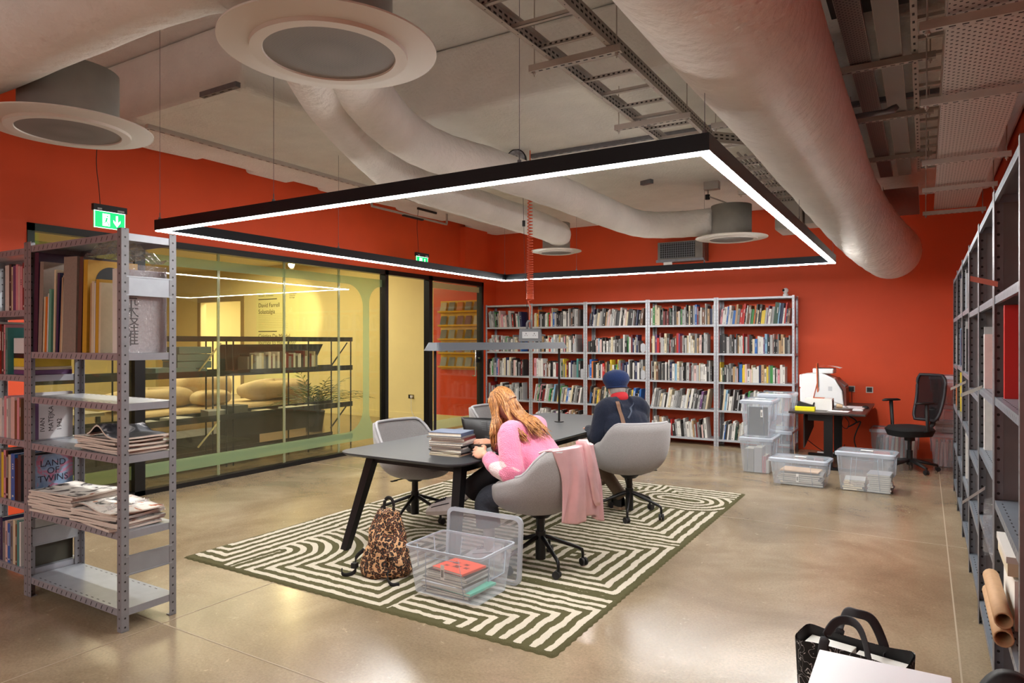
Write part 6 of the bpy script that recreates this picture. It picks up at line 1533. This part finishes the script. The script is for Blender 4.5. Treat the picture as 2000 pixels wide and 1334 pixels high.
def shoe(name,heel,toe,upn,mt,solem,par,L=.27,lace=None):
    """heel/toe: points on the sole line, upn: up normal of the foot"""
    h=Vector(heel); t_=Vector(toe); f=(t_-h).normalized(); u_=Vector(upn); u_=(u_-u_.dot(f)*f).normalized(); s=f.cross(u_)
    Mx=Matrix(((f.x,s.x,u_.x,h.x),(f.y,s.y,u_.y,h.y),(f.z,s.z,u_.z,h.z),(0,0,0,1)))
    m=MB()
    def up(u,v):
        a=pi*u; x=L*v; w=.034+.014*sin(pi*min(1,v*1.15)**.9); w*= (1 if v<.88 else math.sqrt(max(.02,1-((v-.88)/.12)**2))); w*= (1 if v>.08 else .6+.4*v/.08)
        hh=.085*(1-v)**.75+.038 if v>.25 else .112-.03*(v-.0)/.25*.3
        hh=.075*max(0,1-v*1.05)**.8+.052*(1-max(0,(v-.55)/.45)**3*.55)
        return (x,cos(a)*w,.018+hh*sin(a)**.7*.92)
    m.grid(20,18,up,M=Mx); o=obj(name,m,mt,par); o.matrix_parent_inverse=Matrix.Translation(-Vector(par.location))
    m=MB(); m.grid(20,18,lambda u,v:(lambda p:(p[0]-.004+.008*v,p[1]*1.10,0 if u in (0,1) else .0))(up(u,v)),M=Mx)
    out=[up(0,v/17) for v in range(18)]+[up(1,1-v/17) for v in range(18)]
    m.prism([((p[0]-.005*(1-2*p[0]/L)),p[1]*1.12) for p in out][::-1],0,.026,M=Mx); k=obj('sole',m,solem); k.parent=o
    if lace:
        m=MB()
        for q in range(5):
            v=.34+.07*q; p0=Vector(up(.30,v)); p1=Vector(up(.70,v+.04)); p2=Vector(up(.5,v+.02)); m.tube([Mx@(p0*1.0+V(0,0,.005)),Mx@(p2+V(0,0,.008)),Mx@(p1+V(0,0,.005))],.0042,6)
            p0=Vector(up(.70,v)); p1=Vector(up(.30,v+.04)); m.tube([Mx@(p0+V(0,0,.005)),Mx@(p2+V(0,0,.008)),Mx@(p1+V(0,0,.005))],.0042,6)
        for sgn in (.16,.84): m.tube([Mx@(Vector(up(sgn,.2+.07*q))*1.0+V(0,(.003 if sgn<.5 else -.003),0)) for q in range(9)],.0038,5)
        k=obj('laces',m,lace); k.parent=o
    return o
# ---------- person in pink: sits facing -x, leaning over the table ----------
W=V(-2.34,4.23,0)
pw=thing('person','person in a fluffy pink sweater with long ginger hair, bent over an open black book','person',tuple(W))
PINK=bpy.data.materials.new('pink_fleece'); PINK.use_nodes=True; nt=PINK.node_tree; b=nt.nodes['Principled BSDF']; b.inputs['Roughness'].default_value=.95; b.inputs['Sheen Weight'].default_value=.5
tc=nt.nodes.new('ShaderNodeTexCoord'); n1=nt.nodes.new('ShaderNodeTexNoise'); n1.inputs['Scale'].default_value=4.2; n1.inputs['Detail'].default_value=1.5; n1.inputs['Distortion'].default_value=.5
nt.links.new(tc.outputs['Object'],n1.inputs['Vector']); r=nt.nodes.new('ShaderNodeValToRGB'); e=r.color_ramp.elements; e[0].position=.63; e[0].color=lin((238,134,168))+(1,); e[1].position=.655; e[1].color=lin((238,214,216))+(1,)
sz=nt.nodes.new('ShaderNodeSeparateXYZ'); nt.links.new(tc.outputs['Object'],sz.inputs[0]); zr=nt.nodes.new('ShaderNodeMapRange'); zr.inputs[1].default_value=.76; zr.inputs[2].default_value=.86; zr.inputs[3].default_value=.06; zr.inputs[4].default_value=-.12; nt.links.new(sz.outputs[2],zr.inputs[0]); ad=nt.nodes.new('ShaderNodeMath'); nt.links.new(n1.outputs[0],ad.inputs[0]); nt.links.new(zr.outputs[0],ad.inputs[1]); nt.links.new(ad.outputs[0],r.inputs[0]); nt.links.new(r.outputs[0],b.inputs['Base Color'])
n2=nt.nodes.new('ShaderNodeTexNoise'); n2.inputs['Scale'].default_value=120; bp=nt.nodes.new('ShaderNodeBump'); bp.inputs['Strength'].default_value=.7; bp.inputs['Distance'].default_value=.01; nt.links.new(tc.outputs['Object'],n2.inputs['Vector']); nt.links.new(n2.outputs[0],bp.inputs['Height']); nt.links.new(bp.outputs[0],b.inputs['Normal'])
DENIM=mat('dark_denim',(66,72,84),.85,noise=.12,nscale=18,bump=.2,bscale=60); BLKT=mat('black_trouser',(30,31,36),.8,noise=.1,nscale=12)
hip=V(-2.27,4.23,.56); chest=V(-2.42,4.23,.86); neck=V(-2.52,4.235,1.02); hc=V(-2.61,4.20,1.155)
shN=V(-2.47,4.045,.955); shF=V(-2.47,4.42,.955)      # near and far shoulders
elN=V(-2.42,3.965,.705); wrN=V(-2.665,4.02,.800)
elF=V(-2.60,4.47,.74); wrF=V(-2.78,4.30,.84)
# body (skin) : head, neck, torso core, arms, hands, one continuous surface
P=[]
fwd=V(-.78,0,-.62).normalized(); upv=V(-.62,0,.78).normalized(); rgt=fwd.cross(upv)
HM=Matrix(((rgt.x,fwd.x,upv.x,hc.x),(rgt.y,fwd.y,upv.y,hc.y),(rgt.z,fwd.z,upv.z,hc.z),(0,0,0,1)))
hm=head_mesh(HM); ear(hm,1,HM); ear(hm,-1,HM); P.append(obj('piece',hm,SKIN))
limb(P,[chest+V(.0,0,.06),neck,neck.lerp(hc,.55)],[.07,.052,.05])
limb(P,[hip,hip.lerp(chest,.5),chest,chest+V(-.03,0,.06)],[.115,.11,.12,.07])
for s_,e_,w_ in ((shN,elN,wrN),(shF,elF,wrF)):
    limb(P,[chest.lerp(s_,.4)+V(0,0,.02),s_,s_.lerp(e_,.5),e_,e_.lerp(w_,.5),w_],[.06,.05,.042,.036,.034,.024])
hN=(V(-2.80,4.10,.815)-wrN); hand(P,wrN,(-.93,.30,.12),(.25,.75,-.55),(.0,.45,.85),curl=.38,grow=1.06,thumb_in=.5,spread=.3)
hand(P,wrF,(-.62,-.70,.12),(-.3,.25,-.9),(-.75,.35,.3),curl=.42,grow=1.03,thumb_in=.6,spread=.4)
bodyw=merge('body',P,SKIN,pw,voxel=.0045)
face_details(pw,HM)
# sweater: torso and sleeves
P=[]
m=MB()
def torso(u,v):
    a=2*pi*u; c=hip.lerp(chest,min(1,v*1.35)) if v<.74 else chest.lerp(neck,(v-.74)/.26)
    c=c+V(.03*sin(pi*v),0,0)
    wd=[.17,.185,.20,.215,.215,.175,.085]; dp=[.145,.15,.15,.145,.135,.11,.075]
    t_=v*6; i=min(int(t_),5); f=t_-i; f=f*f*(3-2*f); w_=wd[i]*(1-f)+wd[i+1]*f; d_=dp[i]*(1-f)+dp[i+1]*f
    ax=(chest-hip).normalized() if v<.7 else (neck-chest).normalized(); nx=ax.cross(V(0,1,0)).normalized()
    fold=1+.03*sin(a*4+v*10)*(1-v)
    return tuple(c+V(0,1,0)*cos(a)*w_*fold+nx*sin(a)*d_*fold)
m.grid(40,30,torso,wrap=True); m.grid(40,2,lambda u,v:tuple(Vector(torso(u,0))*(1-v)+hip*v),wrap=True); m.grid(40,2,lambda u,v:tuple(Vector(torso(u,1))*(1-v)+neck*v),wrap=True); P.append(obj('piece',m,PINK))
limb(P,[chest.lerp(shN,.3)+V(0,0,.05),shN+V(0,.0,.01),shN.lerp(elN,.5)+V(.02,-.025,0),elN+V(.03,-.01,-.005),elN.lerp(wrN,.45)+V(0,-.01,-.012),elN.lerp(wrN,.8),wrN+V(.02,-.005,0)],[.085,.080,.078,.074,.066,.054,.036],PINK,18)
limb(P,[chest.lerp(shF,.3)+V(0,0,.05),shF+V(0,.0,.01),shF.lerp(elF,.5),elF,elF.lerp(wrF,.5),elF.lerp(wrF,.85),wrF+V(.01,.015,0)],[.09,.085,.08,.072,.065,.055,.038],PINK,18)
limb(P,[hip+V(0,-.14,-.01),hip+V(-.03,-.08,0),hip+V(0.02,.06,0),hip+V(0,.15,0)],[.09,.12,.12,.09],PINK)
sw=merge('sweater',P,PINK,pw,voxel=.009)
dp_=sw.modifiers.new('d','DISPLACE'); tf=bpy.data.textures.new('knit_folds','CLOUDS'); tf.noise_scale=.11; dp_.texture=tf; dp_.strength=.022; dp_.mid_level=.5; dp_.texture_coords='LOCAL'
# cuff
# legs: far leg crossed over (black wide trouser), near leg down
P=[]
limb(P,[hip+V(0,.09,-.03),V(-2.42,4.28,.61),V(-2.66,4.23,.665),V(-2.74,4.21,.62),V(-2.83,4.19,.545),V(-2.90,4.17,.48)],[.10,.095,.078,.078,.085,.090],BLKT,18)
tr1=merge('trousers',P,BLKT,pw,voxel=.008)
P=[]
limb(P,[hip+V(0,-.08,-.03),V(-2.45,4.12,.53),V(-2.63,4.10,.50),V(-2.70,4.10,.44),V(-2.69,4.10,.36),V(-2.68,4.10,.27)],[.10,.10,.085,.083,.086,.090],DENIM,18)
tr2=merge('trouser_leg',P,DENIM,pw,voxel=.008)
SOCK=mat('ribbed_sock',(206,204,204),.9,noise=.05,nscale=80); SNK=mat('white_sneaker',(232,230,232),.6,noise=.12,nscale=14)
ank=V(-3.03,4.165,.385)
m=MB(); m.tube([V(-2.88,4.175,.50),V(-2.96,4.17,.44),ank,ank+V(-.02,-.005,-.02)],[.043,.041,.037,.036],14); o=obj('sock',m,SOCK,pw); o.matrix_parent_inverse=Matrix.Translation(-W)
m=MB()
for k in range(2):
    c=V(-2.94,4.172,.455).lerp(ank,.05+.22*k); m.tube([c,c+(ank-V(-2.94,4.172,.455)).normalized()*.010],.0425-.001*k,14)
o2=obj('sock_stripe',m,MBLACK); o2.parent=o
shoe('sneaker',V(-2.99,4.17,.315),V(-3.27,4.12,.275),V(-.2,0,1),SNK,mat('sneaker_sole',(190,182,176),.6),pw,L=.275,lace=mat('dark_lace',(50,48,58),.7))
m=MB(); m.tube([V(-2.68,4.10,.33),V(-2.67,4.10,.10)],[.045,.038],14); o=obj('sock',m,SOCK,pw); o.matrix_parent_inverse=Matrix.Translation(-W)
shoe('sneaker',V(-2.58,4.12,RZ+.001),V(-2.86,4.06,RZ+.001),V(0,0,1),SNK,MATS['sneaker_sole'],pw,L=.275,lace=MATS['dark_lace'])
# hair: cap plus long falling locks
HAIRM=bpy.data.materials.new('ginger_hair'); HAIRM.use_nodes=True; nt=HAIRM.node_tree; b=nt.nodes['Principled BSDF']; b.inputs['Roughness'].default_value=.38; b.inputs['Anisotropic'].default_value=.5
oi=nt.nodes.new('ShaderNodeTexCoord'); mp=nt.nodes.new('ShaderNodeMapping'); mp.inputs['Scale'].default_value=(60,60,4); n1=nt.nodes.new('ShaderNodeTexNoise'); n1.inputs['Scale'].default_value=1.6; n1.inputs['Detail'].default_value=4
nt.links.new(oi.outputs['Object'],mp.inputs[0]); nt.links.new(mp.outputs[0],n1.inputs['Vector']); r=nt.nodes.new('ShaderNodeValToRGB'); e=r.color_ramp.elements; e[0].position=.32; e[0].color=lin((112,66,34))+(1,); e[1].position=.70; e[1].color=lin((220,158,96))+(1,)
nt.links.new(n1.outputs[0],r.inputs[0]); nt.links.new(r.outputs[0],b.inputs['Base Color'])
m=MB()
def cap(u,v):
    a=2*pi*u; b_=rad(100)*v
    x=.083*sin(b_)*sin(a); y=-.004+.101*sin(b_)*cos(a); z=.012+.118*cos(b_)
    fr=max(0,cos(a)); 
    if fr>.55: lim=rad(62); 
    return (x,y,z)
rh=random.Random(12)
def capf(u,v):
    a=2*pi*u; fr=max(0,cos(a)); mx_=rad(104)-rad(48)*fr**2.5; b_=mx_*v
    rr_=1+.012*sin(a*17)+.008*sin(a*41)
    return (.081*sin(b_)*sin(a)*rr_,-.004+.099*sin(b_)*cos(a)*rr_,.010+.116*cos(b_)*(1+.03*(1-abs(sin(a)))))
m.grid(72,18,capf,M=HM,wrap=True)
def lock(p0,pts,w0,w1):
    P=smooth([p0]+pts,5); n=len(P); m.tube(P,[w0+(w1-w0)*min(1,(i/n)*1.0) if i<n-2 else w1*.4 for i in range(n)],7,flat=(1.3,.55))
# curtain falling in front of the near side of the face down to the table side
for k in range(46):
    f=k/45; a=rad(95+75*f*1.0)   # angle around head on the near side (-x local = near side -y world)
    # world-space start points on the skull's near side
    lx=-.079*abs(sin(rad(20+70*f))); ly=.088*cos(rad(20+70*f)) 
    st=HM@V(lx if True else 0, ly, .02+rh.uniform(-.03,.05))
    top=HM@V(lx*.6,ly*.5,.105)
    end_x=-2.645+.085*f+rh.uniform(-.012,.012); end_y=4.075+rh.uniform(-.02,.03); zz=.80+rh.uniform(0,.06)+.05*f
    lock(top,[st,V(st.x+ (end_x-st.x)*.45,st.y-.018,st.z-.10),V(end_x,end_y,(st.z+zz)/2-.02),V(end_x+.01*sin(k),end_y+.01,zz)],.010,.0035)
# far side curtain
for k in range(22):
    f=k/21; lx=.079*abs(sin(rad(20+60*f))); ly=.088*cos(rad(20+60*f)); st=HM@V(lx,ly,.0+rh.uniform(-.02,.03)); top=HM@V(lx*.6,ly*.5,.10)
    ex=-2.66+.08*f; lock(top,[st,V(st.x*.5+ex*.5,st.y+.012,st.z-.10),V(ex,4.30,.98),V(ex+.005*k%2,4.30+rh.uniform(-.02,.02),.86)],.010,.0035)
# locks sweeping over the near shoulder and down the back
for k in range(120):
    f=k/119; y0=-.075+.15*f
    st=HM@V(y0,-.085*math.sqrt(max(0.1,1-(y0/.09)**2)),.01+rh.uniform(-.05,.04)); top=HM@V(y0*.6,-.04,.108)
    spread=rh.uniform(-.03,.03)
    ex=-2.27+rh.uniform(-.06,.03); ey=4.19+(f-.5)*.20+spread; ez=.955+rh.uniform(-.045,.03)
    lock(top,[st,V(-2.475,4.215+(f-.5)*.16,1.075+rh.uniform(-.008,.012)),V(-2.38,4.20+(f-.5)*.2,1.03+rh.uniform(-.008,.012)),V(ex,ey,ez)],.0075,.0025)
for k in range(26):
    st=HM@V(-.078,-.02-.02*(k%3),-.01+rh.uniform(-.04,.04)); top=HM@V(-.05,-.01,.10)
    lock(top,[st,V(-2.50,4.10+rh.uniform(-.02,.02),1.06),V(-2.42,4.06+rh.uniform(-.02,.03),.99+rh.uniform(-.02,.03)),V(-2.33+rh.uniform(-.04,.03),4.06+rh.uniform(-.03,.04),.90+rh.uniform(-.03,.03))],.010,.003)
o=obj('hair',m,HAIRM,pw); o.matrix_parent_inverse=Matrix.Translation(-W)
# open black book
t=thing('open_book','open black book with faint grey print, held above the table by the person in pink','book',(-2.95,4.27,TZ))
BKP=mat('black_page',(20,20,22),.4); m=MB()
Mb=tr(-2.90,4.20,TZ+.035)@rot('Z',rad(34))@rot('X',rad(-24))
m.grid(10,8,lambda u,v:tuple(V(-3.06,4.37,.835).lerp(V(-2.72,4.32,.815),u).lerp(V(-3.03,4.17,.812).lerp(V(-2.74,4.12,.812),u),v)+V(0,0,.012*sin(v*pi))))
o=obj('lower_page',m,BKP,t); o.matrix_parent_inverse=Matrix.Translation(-Vector(t.location)); md=o.modifiers.new('s','SOLIDIFY'); md.thickness=.012
UP=tr(-2.93,4.19,TZ+.035)@rot('Z',rad(42))@rot('X',rad(28))
m=MB(); A_,B_,C_,D_=V(-3.06,4.375,.84),V(-2.72,4.325,.825),V(-2.79,4.43,1.01),V(-3.15,4.43,1.00)
UPF=lambda u,v:A_.lerp(B_,u).lerp(D_.lerp(C_,u),v)+V(0,-.018*sin(v*pi*.8),0)
m.grid(12,10,lambda u,v:tuple(UPF(u,v)))
o=obj('raised_page',m,BKP,t); o.matrix_parent_inverse=Matrix.Translation(-Vector(t.location)); md=o.modifiers.new('s','SOLIDIFY'); md.thickness=.008
m=MB(); PG=mat('faint_grey_print',(54,54,56),.5)
for (u0,u1,v0,v1) in [(.55,.68,.5+.08*q,.55+.08*q) for q in range(5)]+[(.72,.92,.5+.08*q,.55+.08*q) for q in range(5)]+[(.6,.75,.18,.28),(.8,.9,.26,.34),(.78,.95,.08,.17)]:
    m.add([tuple(UPF(a_,b_)+V(0,-.009,0)) for a_,b_ in ((u0,v0),(u1,v0),(u1,v1),(u0,v1))],[(0,1,2,3)])
o=obj('page_print',m,PG,t); o.matrix_parent_inverse=Matrix.Translation(-Vector(t.location))
# ---------- person in navy with beret ----------
W2=V(-2.36,5.92,0)
pm=thing('person','person in a dark navy jumper and blue beret, seated with back to the camera','person',tuple(W2))
NAVY=mat('navy_wool',(18,27,48),.95,noise=.15,nscale=90,bump=.35,bscale=150,sheen=.08)
h=rad(52); F=V(-sin(h),cos(h),0); S=V(cos(h),sin(h),0)   # facing, right-hand side
hip=V(-2.31,5.86,.56); chest=hip+F*.10+V(0,0,.38); neck=chest+F*.05+V(0,0,.125); hc=neck+F*.07+V(0,0,.095)
shL=chest-S*.175+V(0,0,.06); shR=chest+S*.175+V(0,0,.06)
elL=shL-S*.075+F*.04-V(0,0,.27); elR=shR+S*.06+F*.06-V(0,0,.27)
wrL=elL+F*.25+S*.04+V(0,0,.04); wrR=elR+F*.25-S*.06+V(0,0,.04)
P=[]
fw=(F*.93-V(0,0,.36)).normalized(); up=(F*.36+V(0,0,.93)).normalized(); rg=fw.cross(up)
HM2=Matrix(((rg.x,fw.x,up.x,hc.x),(rg.y,fw.y,up.y,hc.y),(rg.z,fw.z,up.z,hc.z),(0,0,0,1)))
hm=head_mesh(HM2); ear(hm,1,HM2); ear(hm,-1,HM2); P.append(obj('piece',hm,SKIN))
limb(P,[chest+V(0,0,.05),neck,neck.lerp(hc,.5)],[.04,.052,.056]); limb(P,[hip,hip.lerp(chest,.5),chest+V(0,0,.05)],[.09,.09,.06])
for s_,e_,w_ in ((shL,elL,wrL),(shR,elR,wrR)): limb(P,[chest.lerp(s_,.4),s_,s_.lerp(e_,.5),e_,e_.lerp(w_,.5),w_],[.06,.05,.045,.04,.036,.027])
hand(P,wrL,F*.9+S*.3-V(0,0,.1),V(0,0,-1),S,curl=.6); hand(P,wrR,F*.9-S*.3-V(0,0,.1),V(0,0,-1),-S,curl=.6)
merge('body',P,SKIN,pm,voxel=.0055); face_details(pm,HM2,(90,80,60))
P=[]; m=MB()
def torso2(u,v):
    a=2*pi*u; c=hip.lerp(chest,min(1,v/.72)) if v<.72 else chest.lerp(neck,(v-.72)/.28)
    c=c-F*.03*sin(pi*v)
    wd=[.19,.20,.215,.225,.225,.19,.075]; dp=[.15,.155,.15,.14,.13,.10,.07]
    t_=v*6; i=min(int(t_),5); f=t_-i; f=f*f*(3-2*f); w_=wd[i]*(1-f)+wd[i+1]*f; d_=dp[i]*(1-f)+dp[i+1]*f
    return tuple(c+S*cos(a)*w_+F*sin(a)*d_)
m.grid(40,28,torso2,wrap=True); m.grid(40,2,lambda u,v:tuple(Vector(torso2(u,0))*(1-v)+hip*v),wrap=True); m.grid(40,2,lambda u,v:tuple(Vector(torso2(u,1))*(1-v)+neck*v),wrap=True); P.append(obj('piece',m,NAVY))
for s_,e_,w_ in ((shL,elL,wrL),(shR,elR,wrR)): limb(P,[chest.lerp(s_,.3)+V(0,0,.04),s_+V(0,0,-.02),s_.lerp(e_,.5),e_,e_.lerp(w_,.5),w_-F*.01],[.095,.095,.086,.078,.062,.042],NAVY,18)
jm=merge('jumper',P,NAVY,pm,voxel=.010)
dq=jm.modifiers.new('d','DISPLACE'); dq.texture=tf; dq.strength=.02; dq.mid_level=.5; dq.texture_coords='LOCAL'
m=MB(); m.lathe([(.070,-.045),(.086,-.02),(.082,.01),(.070,.035)],28,M=tr(*(neck+F*.012+V(0,0,.015)))@rot('Z',h)@rot('X',rad(-16))); o=obj('red_scarf',m,mat('red_scarf_cloth',(188,34,44),.8),pm); o.matrix_parent_inverse=Matrix.Translation(-W2)
# grey hair at the nape
m=MB(); m.grid(30,8,lambda u,v:(lambda a,b_:(.080*sin(b_)*sin(a),-.004+.098*sin(b_)*cos(a),.114*cos(b_)))(rad(90+180*u),rad(70+52*v)),M=HM2); o=obj('hair',m,mat('grey_hair',(150,144,138),.7,noise=.2,nscale=60,stretch=(1,1,.2)),pm); o.matrix_parent_inverse=Matrix.Translation(-W2)
# beret
BER=mat('blue_beret_wool',(18,42,88),.95,noise=.10,nscale=70,bump=.3,bscale=120,sheen=.1)
m=MB(); Mx=HM2@tr(0,-.018,.048)@rot('X',rad(14))
m.lathe([(.086,-.045),(.096,-.040),(.102,-.02),(.116,0),(.124,.022),(.124,.046),(.114,.075),(.090,.100),(.055,.116),(.022,.122),(.001,.123)],44,M=Mx@Matrix.Diagonal((1,1.08,1,1)))
m.tube([Mx@V(.09*cos(2*pi*k/32),.098*sin(2*pi*k/32),-.042) for k in range(32)],.010,8,closed=True); m.tube([Mx@V(0,0,.118),Mx@V(0,0,.132)],.004,6)
o=obj('beret',m,BER,pm); o.matrix_parent_inverse=Matrix.Translation(-W2)
# braces / bag strap over the back
def strap(name,a_,b_,w_,mt):
    m=MB(); pts=[]
    def surf(fr):  # march down the back surface
        c=a_.lerp(b_,fr); return c
    n=10; L=[];R_=[]
    side=(b_-a_).normalized().cross(F).normalized()
    for i in range(n+1):
        c=a_.lerp(b_,i/n); bow=-F*(.022*sin(pi*i/n)); L.append(c+side*w_/2+bow); R_.append(c-side*w_/2+bow)
    vs=[tuple(p) for q in zip(L,R_) for p in q]; m.add(vs,[(2*i,2*i+1,2*i+3,2*i+2) for i in range(n)])
    o=obj(name,m,mt,pm); o.matrix_parent_inverse=Matrix.Translation(-W2); sw_=o.modifiers.new('w','SHRINKWRAP'); sw_.target=jm; sw_.wrap_mode='ABOVE_SURFACE'; sw_.offset=.006; md=o.modifiers.new('s','SOLIDIFY'); md.thickness=.006; md.offset=0; return o
bs=chest-F*.155
strap('tan_strap',bs-S*.105+V(0,0,.13)+F*.06,bs-S*.085+V(0,0,-.18)-F*.012,.036,mat('tan_leather_strap',(118,84,62),.6))
strap('navy_strap',bs+S*.045+V(0,0,.115)+F*.035,bs-S*.04+V(0,0,-.03)-F*.012,.018,mat('slate_strap',(62,72,90),.7))
# legs
KH=mat('khaki_trousers',(112,98,82),.85,noise=.1,nscale=20); GB_=mat('olive_shoe',(58,62,42),.7); 
P=[]
kn=hip+F*.42-S*.08+V(0,0,.03); ft=V(-2.52,6.02,.10)
limb(P,[hip-S*.09,hip.lerp(kn,.5)-S*.09,kn,kn-V(0,0,.2)-F*.10,V(-2.44,6.04,.13)],[.10,.095,.075,.062,.058],KH,16)
kn2=hip+F*.40+S*.10+V(0,0,.09); 
limb(P,[hip+S*.09,hip.lerp(kn2,.5)+S*.05+V(0,0,.02),kn2,kn2-S*.20-F*.02-V(0,0,.13),V(-2.63,6.09,.37)],[.10,.09,.072,.06,.052],KH,16)
merge('trousers',P,KH,pm,voxel=.009)
shoe('shoe',V(-2.42,6.01,RZ+.001),V(-2.42,6.01,RZ+.001)+F*.27,V(0,0,1),MBLACK,mat('shoe_sole_tan',(150,132,110),.7),pm,L=.27)
shoe('shoe',V(-2.60,6.03,.27),V(-2.78,6.20,.16),V(-.3,.3,.8),GB_,MATS['shoe_sole_tan'],pm,L=.26)
# ---------- shiny coat over the near chair ----------
SAT=mat('rose_satin',(222,182,186),.27,.45,noise=.06,nscale=10); 
m=MB()
def coat(u,v):
    # u across (0 near .. 1 far), v 0 inner hem .. 1 outer hem, folded over the rim of the chair back
    y=3.935+.43*u; rx=-2.03-.10*max(0,.45-u)**1.5/.3
    top=.888+.012*sin(u*pi)
    if v<.14: x=rx-.05*(1-v/.14); z=top-.02*(1-v/.14)
    elif v<.2: x=rx+.05*(v-.14)/.06; z=top
    else:
        f=(v-.2)/.8; x=rx+.05+.05*math.sin(min(1,f*2)*pi/2)*.7+.02*f+.020*sin(u*19+f*3)*f+.010*sin(u*41+f*7)*f
        z=top-.02*f-.50*f*(1-.10*(1-u))-.02*sin(u*9)*f
        y=y+.02*sin(f*5+u*6)*f+(u-.5)*(-.10)*f*(1-f)*2+.05*f
    return (x,y,z)
m.grid(54,50,coat); o=obj('satin_coat',m,SAT); md=o.modifiers.new('s','SOLIDIFY'); md.thickness=.012; md.offset=1
tag(o,'shiny rose satin coat draped over the back of the nearer occupied chair','coat')
m=MB(); pts=[V(*coat(.62,v/20))+V(.012,0,.012) for v in range(2,19)]; m.tube(pts,[.014,.024]+[.034]*13+[.028,.018],8,flat=(.35,1)); k=obj('sleeve_fold',m,SAT); k.parent=o
